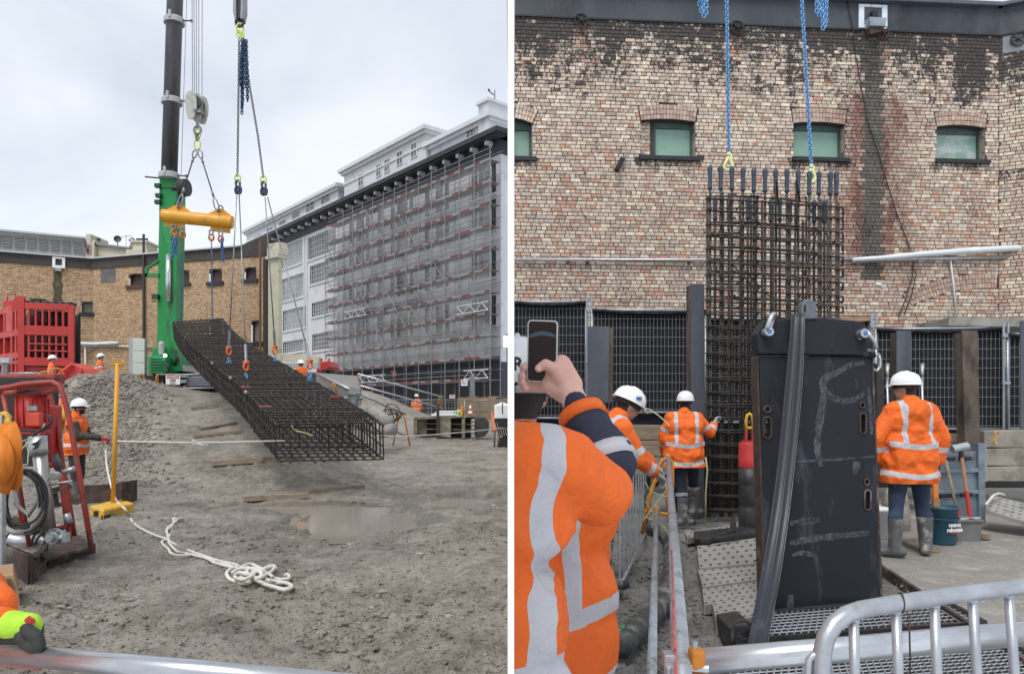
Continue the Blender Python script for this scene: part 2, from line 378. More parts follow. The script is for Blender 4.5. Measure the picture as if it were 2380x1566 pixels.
# muddy slab on the right with its steel edge
m_slab = M('muddy_slab', (.29, .268, .235), (.215, .20, .175), .55, scale=1.6, bump=.5, bscale=22, bdist=.015, dirt=(.36, .335, .30), damt=.45, dscale=2.4, rvar=.25)
e0, e1 = G(2050, 1338), G(2300, 1513); e0.z = e1.z = 0
mb = MB(); ex = (e0 - e1).normalized()
far0 = e0 + ex * 6.0
poly = [(far0.x + .8, 10.9, 0), (e0.x, e0.y, 0), (e1.x + ex.x * -1.2, e1.y - ex.y * 1.2, 0), (3.2, 1.6, 0), (12, 1.6, 0), (14, 10.9, 0)]
mb.prism([V(p) + V((0, 0, -.03)) for p in poly], (0, 0, .085)); struct(mb.build('concrete_slab', m_slab, bevel=.01))
mb = MB(); a, b = e0 + ex * 1.2, e1 - ex * 1.0
mb.beam(a + V((0, 0, .04)), b + V((0, 0, .04)), .03, .13)
tag(mb.build('edge_angle', m_rust), 'rusty steel angle edging the muddy slab beside the black panel', 'steel edge')
m_gp = M('grit', (.40, .38, .34), (.33, .31, .28), .8)
def area_slab(rr):
    y = 2.6 * (10.5 / 2.6) ** rr.random(); x = rr.uniform(.50, .72) * y
    return (x, y)
tag(clods('slab_grit', 2200, area_slab, lambda x, y: .053, m_gp, .003, .014, 18), 'small grit and mud crumbs spread over the right hand slab', 'grit', kind='stuff')
# ================================================================ WALLS AND BUILDINGS
class Wall:
    def __init__(s, p0, p1):
        s.p0 = V((p0[0], p0[1], 0)); s.p1 = V((p1[0], p1[1], 0)); s.len = (s.p1 - s.p0).length; s.u = (s.p1 - s.p0).normalized()
        n = V((s.u.y, -s.u.x, 0)); s.n = n if n.dot(-s.p0 - s.u * s.len / 2) > 0 else -n
        s.flip = s.u.cross(V((0, 0, 1))).dot(s.n) < 0
    def pt(s, u, z, out=0): return s.p0 + s.u * u + s.n * out + V((0, 0, z))
    def inv(s, px, py, out=0):
        q = s.p0 + s.n * out; k = (px - CX) / FOC
        u = (k * q.y - q.x) / (s.u.x - k * s.u.y); y = q.y + u * s.u.y
        return u, EYE + (HY - py) / FOC * y
    def box(s, mb, u0, u1, z0, z1, o0, o1):
        p = [s.pt(u0, z0, o0), s.pt(u1, z0, o0), s.pt(u1, z0, o1), s.pt(u0, z0, o1)]
        if (p[1] - p[0]).cross(p[3] - p[0]).z < 0: p = [p[0], p[3], p[2], p[1]]
        mb.hexa(p + [q + V((0, 0, z1 - z0)) for q in p])
    def face(s, mb, u0, u1, z0, z1, o):
        q = [s.pt(u0, z0, o), s.pt(u1, z0, o), s.pt(u1, z1, o), s.pt(u0, z1, o)]
        mb.quad(*(q if not s.flip else q[::-1]))
    def M(s):  # local x=u, y=out, z=up
        return Matrix((s.u, s.n, (0, 0, 1))).transposed()

# ---------------------------------------------------------------- right site: old brick wall
def brick_mat(name, objcol):
    m = bpy.data.materials.new(name); m.use_nodes = True; nt = m.node_tree; b = nt.nodes['Principled BSDF']
    if objcol:
        a = nt.nodes.new('ShaderNodeObjectInfo'); c, al = a.outputs['Color'], a.outputs['Alpha']
    else:
        a = nt.nodes.new('ShaderNodeAttribute'); a.attribute_name = 'bc'; c, al = a.outputs['Color'], a.outputs['Alpha']
    g = nt.nodes.new('ShaderNodeNewGeometry'); vec = g.outputs['Position']
    n1 = nnoise(nt, vec, 17, 6, .65); n2 = nnoise(nt, vec, 34, 5, .7); st = nt.nodes.new('ShaderNodeVectorMath'); st.operation = 'MULTIPLY'; st.inputs[1].default_value = (1, 1, .35); nt.links.new(vec, st.inputs[0]); n5 = nnoise(nt, st.outputs[0], 3.2, 7, .65)
    col = mixc(nt, ramp(nt, n1, [(.40, (0, 0, 0)), (.72, (.55, .55, .55))]), c, (.20, .165, .15))
    col = mixc(nt, ramp(nt, n2, [(.28, (.5, .5, .5)), (.42, (0, 0, 0))]), col, (.62, .57, .50))
    gr = mth(nt, 'ADD', al, mth(nt, 'MULTIPLY_ADD', mth(nt, 'SUBTRACT', n5, .5), 1.3, mth(nt, 'MULTIPLY', mth(nt, 'SUBTRACT', n1, .5), 1.5)))
    col = mixc(nt, ramp(nt, gr, [(.32, (0, 0, 0)), (.62, (.96, .96, .96))]), col, (.046, .041, .040))
    nt.links.new(col, b.inputs['Base Color']); b.inputs['Roughness'].default_value = .8; b.inputs['Specular IOR Level'].default_value = .35
    u = nt.nodes.new('ShaderNodeBump'); u.inputs['Strength'].default_value = .5; u.inputs['Distance'].default_value = .012
    nt.links.new(n2, u.inputs['Height']); nt.links.new(u.outputs[0], b.inputs['Normal']); return m
m_brick, m_bricko = brick_mat('old_brick', False), brick_mat('old_brick_single', True)
m_mortar = M('dark_mortar', (.040, .034, .032), (.07, .06, .056), .9, scale=9)
RW = Wall((0.0, 16.5), (11.61, 17.4)); RW2 = Wall((11.61, 17.4), (13.4, 16.55))
ZB = 10.50
bw = thing('brick_building', 'long weathered brick wall with green boarded windows behind the right hand site', 'building', (0, 16.5, 0))
# openings: px0, px1, y sill, y spring, y crown
WIN = [(1120, 1237, 362, 287, 273), (1490, 1616, 362, 284, 277), (1845, 1964, 365, 290, 284), (2178, 2290, 369.5, 298, 291)]
OPN = []
for x0, x1, yb, ysp, yc in WIN:
    u0, zb = RW.inv(x0, yb); u1, zs = RW.inv(x1, ysp); uc, zc = RW.inv((x0 + x1) / 2, yc)
    OPN.append((max(u0, -.0), u1, zb, zs, zc, u0))
ARCH = []
for (u0, u1, zb, zs, zc, ur) in OPN:
    h = (u1 - ur) / 2; r = zc - zs; rad = (h * h + r * r) / (2 * r); c0 = zc - rad; um = (u1 + ur) / 2
    ARCH.append((um, c0, rad, rad + .335, math.asin(h / rad)))
# the big relieving arch lower right
ba_u, ba_z = RW.inv(2300, 636); bl_u, bl_z = RW.inv(2108, 690 + 22)
_h = ba_u - bl_u; _r = ba_z - bl_z - .30; _rad = (_h * _h + _r * _r) / (2 * _r); BIG = (ba_u, ba_z - .345 - _rad, _rad, _rad + .345, math.asin(min(1, (_h - .05) / _rad)))
def blocked(z):
    out = []
    for (u0, u1, zb, zs, zc, ur), (um, c0, ri, ro, th) in zip(OPN, ARCH):
        if zb - .03 < z < zs: out.append((ur, u1))
        elif zs <= z < c0 + ro + .02:
            dz = z - c0; hw_ = dz * math.tan(th)
            q = ro * ro - dz * dz
            if q > 0: out.append((um - min(hw_ + .02, math.sqrt(q)), um + min(hw_ + .02, math.sqrt(q))))
    return out
def blocked_big(z):
    um, c0, ri, ro, th = BIG; dz = z - c0; out = []
    if dz <= 0: return out
    if dz < ri: a = math.sqrt(ri * ri - dz * dz)
    else: a = 0
    if dz < ro: b_ = math.sqrt(ro * ro - dz * dz)
    else: return out
    wl = dz * math.tan(th)
    b_ = min(b_, wl)
    if b_ > a:
        out += [(um - b_, um - a), (um + a, um + b_)]
    return out
PAL = [(.58, .51, .41), (.55, .465, .375), (.50, .385, .31), (.43, .31, .25), (.46, .40, .35), (.40, .34, .30), (.48, .26, .17), (.37, .25, .20), (.62, .56, .46)]
def brick_col(u, z, rr):
    low = ss(9.3, 5.0, z)
    w = [1.9 - low * .8, 1.8 - low * .5, 1.1 + low * .3, .6 + low * .6, 1.0, .6, .16 + .6 * low, .25 + .35 * low, 1.3 - .7 * low]
    c = rr.choices(PAL, w)[0]; j = rr.uniform(1.0, 1.4); g_ = sum(c) / 3; c = [lerp(x, g_, .10) * j * k_ for x, k_ in zip(c, (1.02, .965, .915))]
    soot = .50 * ss(8.3, 10.2, z + .5 * noi(u * .8, z * .8, 3) + .35 * noi(u * 3, z * 1.2, 7)) * (1.3 if z > 10.1 else 1) + rr.gauss(0, .12) * ss(7.9, 9.2, z)
    # soot streaks, moss strip below the hopper, rust bleeding beside it
    um, _ = RW.inv(2030, 300); d = u - um - .05 * noi(0, z * .9, 5)
    wm = .24 + .05 * noi(1, z, 2)
    if abs(d) < wm and z > 4.6: c = [lerp(x, y, .9) for x, y in zip(c, (.040, .052, .043))]; soot = max(soot * .6, .12)
    else:
        k = math.exp(-((abs(d) - wm) / .62) ** 2) * ss(4.3, 5.2, z) * (1 - ss(8.6, 9.4, z)) * (.72 + .9 * noi(u * 4, z * .9, 6))
        c = [lerp(x, y, max(0, min(.85, k))) for x, y in zip(c, (.20, .062, .042))]; soot += max(0, k) * .22
    for px, y0, y1 in ((1350, 62, 135), (1712, 78, 140), (2060, 95, 150)):
        uu, za = RW.inv(px, y0); _, zz = RW.inv(px, y1)
        if abs(u - uu) < .13 and zz < z < za: c = [lerp(x, y, .7 * (z - zz) / (za - zz) + .15) for x, y in zip(c, (.28, .09, .055))]; soot *= .6
    for (u0, u1, zb, zs, zc, ur) in OPN:    # grime below each sill
        if ur - .1 < u < u1 + .15 and zb - .45 < z < zb: soot += .55 * (1 - (zb - z) / .45)
    uu, _ = RW.inv(2262, 150)
    if abs(u - uu) < .45 and z > 7.6: soot += .5 * ss(7.6, 9.4, z) * (1 - abs(u - uu) / .45)
    soot += .10 + .2 * max(0, noi(u * 1.5, z * 1.5, 8))
    return (*c, min(1, soot))
class Bricks:
    def __init__(s): s.v = []; s.f = []; s.c = []; s.singles = []
    def brick(s, P, hx, hz, col, th=.05, ch=.006):
        "P(x,y,z) maps local brick coordinates to the wall"
        o = len(s.v)
        a = [(-hx, -th, -hz), (hx, -th, -hz), (hx, -th, hz), (-hx, -th, hz)]; b_ = [(-hx, -ch, -hz), (hx, -ch, -hz), (hx, -ch, hz), (-hx, -ch, hz)]
        c = [(-hx + ch, 0, -hz + ch), (hx - ch, 0, -hz + ch), (hx - ch, 0, hz - ch), (-hx + ch, 0, hz - ch)]
        s.v += [P(*q) for q in a + b_ + c]
        for r in (0, 4):
            for i in range(4): j = (i + 1) % 4; s.f.append((o + r + i, o + r + j, o + r + 4 + j, o + r + 4 + i))
        s.f.append((o + 8, o + 9, o + 10, o + 11)); s.c += [col] * 12
    def build(s, name, mat, parent):
        ob = link_mesh(name, s.v, s.f, mat, parent); at = ob.data.attributes.new('bc', 'FLOAT_COLOR', 'POINT'); at.data.foreach_set('color', np.array(s.c, dtype=float).ravel()); return ob
BK = Bricks(); rb = random.Random(11); single = []
CH = .0850; HP, SP = .1175, .2285; JT = .0135
def course(wl, u_lo, u_hi, z, k, blk, cut=None):
    p = SP if k % 2 else HP; u = u_lo - (rb.random() * .02 + (.0 if k % 4 < 2 else p / 2)); zc = z + CH / 2
    while u < u_hi:
        a, b_ = u + rb.uniform(-.004, .004), u + p - JT + rb.uniform(-.004, .004); u += p
        segs = [(max(a, u_lo), min(b_, u_hi))]
        for q0, q1 in blk:
            ns = []
            for x0, x1 in segs:
                if x1 <= q0 or x0 >= q1: ns.append((x0, x1))
                else:
                    if q0 - x0 > .035: ns.append((x0, q0 - .006))
                    if x1 - q1 > .035: ns.append((q1 + .006, x1))
            segs = ns
        for x0, x1 in segs:
            if x1 - x0 < .03: continue
            uc, hx, hz = (x0 + x1) / 2, (x1 - x0) / 2, (CH - JT) / 2 + rb.uniform(-.002, .002)
            out = rb.uniform(-.006, .007); tl = rb.uniform(-.008, .008)
            col = brick_col(uc, zc, rb)
            yield uc, zc, hx, hz, out, tl, col
z = 2.6; k = 0; pool = []
while z + CH < ZB + .02:
    zc = z + CH / 2
    if zc < 3.05 and k % 1 == 0: pass
    blk = blocked(zc) + blocked_big(zc)
    for q in course(RW, .012, RW.len - .004, z, k, blk): pool.append((RW,) + q)
    for q in course(RW2, .004, RW2.len, z, k, []):
        pool.append((RW2,) + q)
    z += CH; k += 1
# the 300 that show largest: full stretchers nearest the camera, clear of the cage and the fence
cand = [i for i, (wl, uc, zc, hx, hz, out, tl, col) in enumerate(pool) if wl is RW and hx > .106 and 3.9 < zc < 10.3 and uc < 4.2]
rb.shuffle(cand); cand = set(cand[:300])
sm = Bricks(); sm.brick(lambda x, y, z: (x, y, z), (SP - JT) / 2, (CH - JT) / 2, (1, 1, 1, 1))
sb_mesh = None
rotz = math.atan2(RW.u.y, RW.u.x)
for i, (wl, uc, zc, hx, hz, out, tl, col) in enumerate(pool):
    if i in cand:
        if sb_mesh is None:
            o = link_mesh('brick', [(x, y, z) for x, y, z in [(q[0], -q[1], q[2]) for q in sm.v]], [f[::-1] for f in sm.f], m_bricko, None, origin=(0, 0, 0)); sb_mesh = o.data
        else: o = bpy.data.objects.new('brick', sb_mesh); COL.objects.link(o)
        o.parent = bw; o.location = wl.pt(uc, zc, out) - bw.location; o.rotation_euler = (0, tl, rotz); o.scale = (hx / ((SP - JT) / 2), 1, 1); o.color = col
    else:
        def P(x, y, z, wl=wl, uc=uc, zc=zc, out=out, tl=tl): return wl.pt(uc + x, zc + z + x * tl, out + y)
        BK.brick(P, hx, hz, col)
for (um, c0, ri, ro, th) in ARCH + [BIG]:
    nr = 3; n = max(5, int(round(2 * th * (ri + ro) / 2 / (.078 if ri < 5 else .085))))
    for r in range(nr):
        r0, r1 = ri + r * (ro - ri) / nr + .005, ri + (r + 1) * (ro - ri) / nr - .005; rm = (r0 + r1) / 2
        for i in range(n):
            an = -th + (i + .5) * 2 * th / n; uc, zc = um + math.sin(an) * rm, c0 + math.cos(an) * rm
            if uc < .07 or uc > RW.len - .05: continue
            col = list(brick_col(uc, zc, rb)); col[3] = min(col[3], .35)
            if ri > 3: col[:3] = [lerp(a, b_, .5) for a, b_ in zip(col[:3], (.40, .24, .19))]
            o_ = rb.uniform(-.004, .006)
            def P(x, y, z, uc=uc, zc=zc, an=an, o_=o_): return RW.pt(uc + x * math.cos(an) + z * math.sin(an), zc - x * math.sin(an) + z * math.cos(an), o_ + y)
            BK.brick(P, th * rm / n - .004, (r1 - r0) / 2, tuple(col))
ob = BK.build('brick_face', m_brick, bw); stuff(ob)
# mortar bed with holes for the windows
mb = MB(); BKD = -.016
lo = min(o[2] for o in OPN); hi = max(o[4] for o in OPN)
RW.face(mb, 0.004, RW.len, 0, lo, BKD); RW.face(mb, .004, RW.len, hi + .02, ZB, BKD); RW2.face(mb, 0, RW2.len, 0, ZB, BKD)
edges = [0.004]
for (u0, u1, zb, zs, zc, ur) in OPN: edges += [max(.004, ur), u1]
edges.append(RW.len)
for i in range(0, len(edges), 2):
    if edges[i + 1] > edges[i]: RW.face(mb, edges[i], edges[i + 1], lo, hi + .02, BKD)
for (u0, u1, zb, zs, zc, ur), (um, c0, ri, ro, th) in zip(OPN, ARCH):
    a = max(.004, ur)
    if zb > lo + .001: RW.face(mb, a, u1, lo, zb, BKD)
    pts = [um + (j / 8 - .5) * (u1 - ur) for j in range(9)]      # spandrel above the arch soffit
    for j in range(8):
        p, q = max(.004, pts[j]), pts[j + 1]
        if q <= p: continue
        zp, zq = c0 + math.sqrt(ri * ri - (p - um) ** 2), c0 + math.sqrt(ri * ri - (q - um) ** 2)
        f = [RW.pt(p, zp, BKD), RW.pt(q, zq, BKD), RW.pt(q, hi + .02, BKD), RW.pt(p, hi + .02, BKD)]
        mb.quad(*(f if not RW.flip else f[::-1]))
        f = [RW.pt(p, zp, BKD), RW.pt(q, zq, BKD), RW.pt(q, zq, -.40), RW.pt(p, zp, -.40)]; mb.quad(*f)
RW.box(mb, RW.len - .03, RW.len + .03, 0, ZB, -.06, -.005); mb.build('mortar_bed', m_mortar, bw)
m_gpan = M('green_board', (.25, .40, .325), (.22, .36, .29), .55, scale=2, dirt=(.24, .30, .27), damt=.25, dscale=4)
m_sill = M('black_sill', (.012, .013, .017), (.02, .021, .026), .45, scale=6)
m_rvl = M('reveal_brick', (.42, .35, .29), (.26, .20, .17), .85, scale=7, dirt=(.08, .07, .065), damt=.4)
for wi, ((u0, u1, zb, zs, zc, ur), (x0, x1, yb, ysp, yc)) in enumerate(zip(OPN, WIN)):
    a = max(.004, ur); w = MB()
    fr = .05; o0 = -.24
    p0 = a if wi != 1 else lerp(a, u1, .27)
    RW.box(w, p0, p0 + fr, zb, zc, o0 - .04, o0 + .04); RW.box(w, u1 - fr, u1, zb, zc, o0 - .04, o0 + .04)
    RW.box(w, p0 + fr, u1 - fr, zb, zb + fr, o0 - .04, o0 + .04); RW.box(w, p0 + fr, u1 - fr, zs - .09, zc, o0 - .04, o0 + .045)
    win = w.build('window', M('green_frame%d' % wi, (.06, .105, .085), (.04, .07, .058), .5, scale=5), bw)
    w = MB(); RW.box(w, p0 + .02, u1 - .02, zb + .02, zc, o0 - .06, o0 - .012)
    if wi == 3:
        bd = w.build('board', M('peeling_green_board', (.25, .40, .325), (.22, .35, .28), .6, scale=3, dirt=(.42, .47, .46), damt=.55, dscale=3.5, stretch=(1, 1, 1.6), bump=.2, bscale=8), win); bd['label'] = 'green board with peeling pale paint along its upper half'
    else: w.build('board', m_gpan, win)
    w = MB(); RW.box(w, max(.004, a - .05), u1 + .10, zb - .10, zb - .002, -.26, .07); w.build('sill', m_sill, win, bevel=.008)
    for q in (u1, a - .012): w = MB(); RW.box(w, q, q + .012, zb, zs + .02, -.30, -.02); w.build('reveal', m_rvl, win)
    if wi == 1:
        w = MB(); RW.box(w, a, p0 + .01, zb, zc, -.30, -.185); w.build('infill_bed', m_mortar, win); bb = Bricks(); zz = zb; kk = 0
        while zz < zs + .02:
            uu = a
            for q in ((.105, .15) if kk % 2 else (.15, .105)):
                e = min(uu + q, p0); c = brick_col(uu, 7.9, rb)
                if e - uu > .03: bb.brick(lambda x, y, z, uc=(uu + e) / 2, zc=zz + CH / 2: RW.pt(uc + x, zc + z, -.16 + y), (e - uu) / 2 - .005, CH / 2 - .005, (*c[:3], .2))
                uu += q
            zz += CH; kk += 1
        stuff(bb.build('brick_infill', m_brick, win))
# dark rendered parapet band, coping and gutter
m_band = M('dark_render', (.034, .040, .050), (.060, .070, .085), .6, scale=1.3, dirt=(.022, .024, .03), damt=.45, dscale=.9, bump=.15, bscale=12, stretch=(1, 1, .5))
mb = MB(); RW.box(mb, .004, RW.len, ZB, 11.12, -.35, .02); RW2.box(mb, 0, RW2.len, ZB, 11.12, -.35, .02); mb.build('parapet_band', m_band, bw)
mb = MB(); RW.box(mb, .004, RW.len, ZB - .035, ZB, -.1, .04); RW2.box(mb, 0, RW2.len, ZB - .035, ZB, -.1, .04); mb.build('drip_edge', m_black, bw)
mb = MB(); RW.box(mb, .004, RW.len + .05, 11.12, 11.22, -.4, .16); RW2.box(mb, -.05, RW2.len, 11.12, 11.22, -.4, .16); mb.build('gutter', M('gutter', (.10, .115, .14), (.07, .08, .10), .4, scale=3), bw, bevel=.02)
def tie_plate(px, py, mat, out=.02, r=.145, wl=RW):
    u, z_ = wl.inv(px, py); mb = MB(); c = wl.pt(u, z_, out + .02)
    ring = [c + wl.u * (r * math.cos(a)) + V((0, 0, r * math.sin(a))) for a in [2 * math.pi * i / 24 for i in range(24)]]
    mb.tube(ring, .018, 6, closed=True)
    for i in range(6):
        a = 2 * math.pi * i / 6 + .3; mb.beam(c, c + wl.u * (r * math.cos(a)) + V((0, 0, r * math.sin(a))), .022, .02, up=wl.n)
    mb.cyl(c - wl.n * .02, c + wl.n * .05, .035, n=10); return mb.build('tie_plate', mat, bw)
tie_plate(1350, 50, m_black); tie_plate(1712, 66, m_black); tie_plate(2050, 78, M('rusted_iron', (.10, .045, .03), (.05, .03, .025), .8, scale=12))['label'] = 'rust brown iron tie plate'
u, z_ = RW2.inv(2366, 92); tie_plate(2366, 92, m_black, wl=RW2)
mb = MB(); u, z_ = RW2.inv(2330, 85); RW2.box(mb, u + .0, RW2.len, z_ - .42, z_ - .0, -.01, .012); mb.build('cement_patch', M('cement_patch', (.22, .24, .26), (.14, .15, .17), .8, scale=4), bw, bevel=.01)
# rain hopper: white painted surround with an outlet box
u0, z1 = RW.inv(1994, 12); u1, z0 = RW.inv(2060, 70); uc = (u0 + u1) / 2
mb = MB(); w_ = .13
for a in ((u0, u0 + w_, z0, z1), (u1 - w_, u1, z0, z1), (u0 + w_, u1 - w_, z1 - .06, z1), (u0 + w_, u1 - w_, z0, z0 + .09)): RW.box(mb, *a, -.0, .05)
h_ = mb.build('rain_hopper', M('flaking_white', (.72, .78, .84), (.60, .66, .73), .7, scale=5, dirt=(.35, .38, .42), damt=.3, dscale=6), bw, bevel=.008)
mb = MB(); RW.box(mb, u0 + w_, u1 - w_, z0 + .09, z1 - .06, -.0, .022); mb.build('outlet_back', M('lead', (.09, .105, .13), (.05, .06, .075), .6, scale=4), h_)
mb = MB(); RW.box(mb, uc - .08, uc + .05, z0 + .16, z0 + .36, .03, .16); mb.build('spout', m_black, h_)
mb = MB(); zz = z0 + .14
a = [(uc - .20, zz - .20), (uc + .16, zz - .20), (uc + .20, zz), (uc - .22, zz)]
mb.prism([RW.pt(q, w, .052) for q, w in a], RW.n * .22); mb.build('hopper_box', M('zinc', (.33, .37, .42), (.24, .27, .31), .5, .2, scale=5), h_, bevel=.01)
mb = MB(); mb.prism([RW.pt(q, w, .06) for q, w in [(uc - .18, zz - .36), (uc + .10, zz - .30), (uc + .15, zz - .205), (uc - .20, zz - .205)]], RW.n * .16); mb.build('hopper_neck', m_rust, h_)
# stub, conduit, hanging cables
a, b_ = RW.inv(1446, 370); mb = MB(); c, d_ = RW.inv(1430, 402); mb.beam(RW.pt(a, b_, .03), RW.pt(c, d_, .16), .11, .09, up=RW.n)
tag(mb.build('timber_stub', M('charred_wood', (.03, .026, .022), (.015, .013, .012), .9, scale=5, stretch=(1, 1, 3), bump=.5, bscale=20)), 'short blackened timber stub sticking out of the brick wall', 'timber')
def on_wall(px, py, out=.08): u, z = RW.inv(px, py); return RW.pt(u, z, out)
t = thing('conduit_pipe', 'thin grey conduit running along the brick wall behind the cage', 'pipe', on_wall(1700, 605))
mb = MB(); mb.tube([on_wall(1197, 605), on_wall(1640, 606), on_wall(1980, 604)], .038, 8); mb.build('pipe', m_galv, t, True)
mb = MB()
for px in (1320, 1365, 1600): p = on_wall(px, 605, .0); mb.box(p + RW.n * .04 - V((0, 0, .03)), (.05, .1, .14), RW.M())
mb.build('bracket', m_dsteel, t)
t = thing('wall_pipes', 'white plastic pipe above thin grey pipe rising along the brick wall', 'pipe', on_wall(2200, 600))
m_pvc = M('white_pipe', (.72, .75, .77), (.62, .66, .67), .35, scale=3, dirt=(.35, .38, .33), damt=.2)
mb = MB(); mb.tube([on_wall(1976, 606, .10), on_wall(2040, 602, .12), on_wall(2130, 594, .14), on_wall(2240, 586, .15), on_wall(2380, 578, .15), on_wall(2440, 575, .1)], [.05, .055, .07, .075, .075, .075], 10); mb.build('white_pipe', m_pvc, t, True)
mb = MB(); mb.tube([on_wall(1976, 609, .06), on_wall(2120, 603, .07), on_wall(2390, 598, .07)], .045, 8); mb.build('grey_pipe', m_galv, t, True)
mb = MB(); mb.tube([on_wall(2205, 604, .06), on_wall(2212, 660, .06), on_wall(2219, 748, .07)], .02, 6); mb.build('drop_tube', m_pvc, t, True)
def cable(label, pts, out=.05, r=.012, mat=m_black):
    q = [on_wall(a, b_, out) for a, b_ in pts]; mb = MB(); mb.tube(q, r, 6); return tag(mb.build('hanging_cable', mat, None, True), label, 'cable')
cable('thin black cable hanging down the brick wall beside the mossy streak', [(1966, 0), (1978, 60), (1986, 130), (1998, 200), (2016, 290), (2040, 360), (2060, 430), (2082, 500), (2105, 560), (2120, 600), (2118, 640), (2100, 700), (2085, 735)])
cable('looped black cable below the white pipe by the arch', [(2121, 596), (2128, 610), (2112, 618), (2124, 640), (2112, 690), (2095, 735)], .09)
mb = MB(); mb.tube([on_wall(2030, 662, .1), on_wall(2040, 664, .12), on_wall(2045, 672, .1)], .035, 8); tag(mb.build('outlet_elbow', m_pvc, None, True), 'short white pipe elbow poking from the mossy brickwork', 'pipe elbow')

# ---------------------------------------------------------------- left site: the same kind of wall, farther off
def pw(px, d): return ((px - CX) / FOC * d, d)
LW1, LW2 = Wall(pw(-260, 37.0), pw(216, 41.0)), Wall(pw(216, 41.0), pw(623, 37.4))
m_lb = bpy.data.materials.new('far_brickwork'); m_lb.use_nodes = True; nt = m_lb.node_tree; b = nt.nodes['Principled BSDF']; b.inputs['Roughness'].default_value = .85
at = nt.nodes.new('ShaderNodeAttribute'); at.attribute_name = 'uz'
br = nt.nodes.new('ShaderNodeTexBrick'); br.inputs['Scale'].default_value = 1; br.inputs['Brick Width'].default_value = .24; br.inputs['Row Height'].default_value = .085
br.inputs['Mortar Size'].default_value = .011; br.inputs['Mortar Smooth'].default_value = .3; br.inputs['Bias'].default_value = -.1
br.inputs['Color1'].default_value = (.54, .375, .215, 1); br.inputs['Color2'].default_value = (.33, .185, .105, 1); br.inputs['Mortar'].default_value = (.10, .07, .05, 1)
nt.links.new(at.outputs['Vector'], br.inputs['Vector'])
nA = nnoise(nt, at.outputs['Vector'], 5, 8, .8); nB = nnoise(nt, at.outputs['Vector'], .5, 6, .6); nC = nnoise(nt, at.outputs['Vector'], 8, 3, .7)
col = mixc(nt, ramp(nt, nC, [(.5, (0, 0, 0)), (.72, (.8, .8, .8))]), br.outputs[0], (.66, .52, .34))
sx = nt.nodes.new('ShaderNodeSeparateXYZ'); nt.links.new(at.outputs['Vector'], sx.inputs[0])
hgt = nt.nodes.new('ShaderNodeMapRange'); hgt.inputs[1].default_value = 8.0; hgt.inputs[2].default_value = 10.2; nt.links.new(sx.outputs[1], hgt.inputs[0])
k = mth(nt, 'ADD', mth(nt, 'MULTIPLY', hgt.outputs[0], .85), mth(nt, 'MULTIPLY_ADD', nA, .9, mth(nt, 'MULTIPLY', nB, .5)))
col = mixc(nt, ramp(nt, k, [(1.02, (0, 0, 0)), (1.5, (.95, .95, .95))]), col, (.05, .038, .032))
nt.links.new(col, b.inputs['Base Color'])
lb = thing('brick_building', 'tawny old brick wall with dark parapet behind the green crane', 'building', (LW2.p0.x, 41, 0))
def wall_sheet(wl, holes, zt, name, out=0, mat=None, parent=None, uoff=0):
    us = sorted({0, wl.len} | {h[0] for h in holes} | {h[1] for h in holes}); zs = sorted({0, zt} | {h[2] for h in holes} | {h[3] for h in holes})
    v, f, at = [], [], []
    for i in range(len(us) - 1):
        for j in range(len(zs) - 1):
            a, b_, c, d_ = us[i], us[i + 1], zs[j], zs[j + 1]; m_ = ((a + b_) / 2, (c + d_) / 2)
            if any(h[0] < m_[0] < h[1] and h[2] < m_[1] < h[3] for h in holes): continue
            o = len(v); q = [(a, c), (b_, c), (b_, d_), (a, d_)]; v += [wl.pt(x, y, out) for x, y in q]; at += [(x + uoff, y, 0) for x, y in q]
            f.append((o, o + 1, o + 2, o + 3) if not wl.flip else (o + 3, o + 2, o + 1, o))
    ob = link_mesh(name, v, f, mat, parent); A_ = ob.data.attributes.new('uz', 'FLOAT_VECTOR', 'POINT'); A_.data.foreach_set('vector', np.array(at, float).ravel()); return ob
LZ = 9.45; LZT = 10.05
def lwin(wl, x0, x1, y0, y1):
    u0, za = wl.inv(x0, y0); u1, zb = wl.inv(x1, y1); _, zb2 = wl.inv(x0, y1); return (min(u0, u1), max(u0, u1), zb, za)
m_brn = M('brown_board', (.075, .042, .035), (.055, .032, .028), .7, scale=2)
m_gold = M('faded_green_board', (.20, .21, .155), (.13, .14, .105), .7, scale=3, dirt=(.32, .33, .27), damt=.4)
m_gbrd = M('weathered_board', (.22, .185, .155), (.17, .145, .125), .8, scale=2)
h1 = [lwin(LW1, 69, 109, 693, 730), lwin(LW1, 189, 227, 700, 728)]
h2 = [lwin(LW2, 299, 333, 637, 662), lwin(LW2, 404, 440, 629, 657), lwin(LW2, 486, 516, 626, 654), lwin(LW2, 568, 596, 622, 648), lwin(LW2, 487, 516, 742, 775), lwin(LW2, 584, 608, 745, 795)]
wall_sheet(LW1, h1, LZ, 'wall', 0, m_lb, lb); wall_sheet(LW2, h2, LZ, 'wall', 0, m_lb, lb, 40.3)
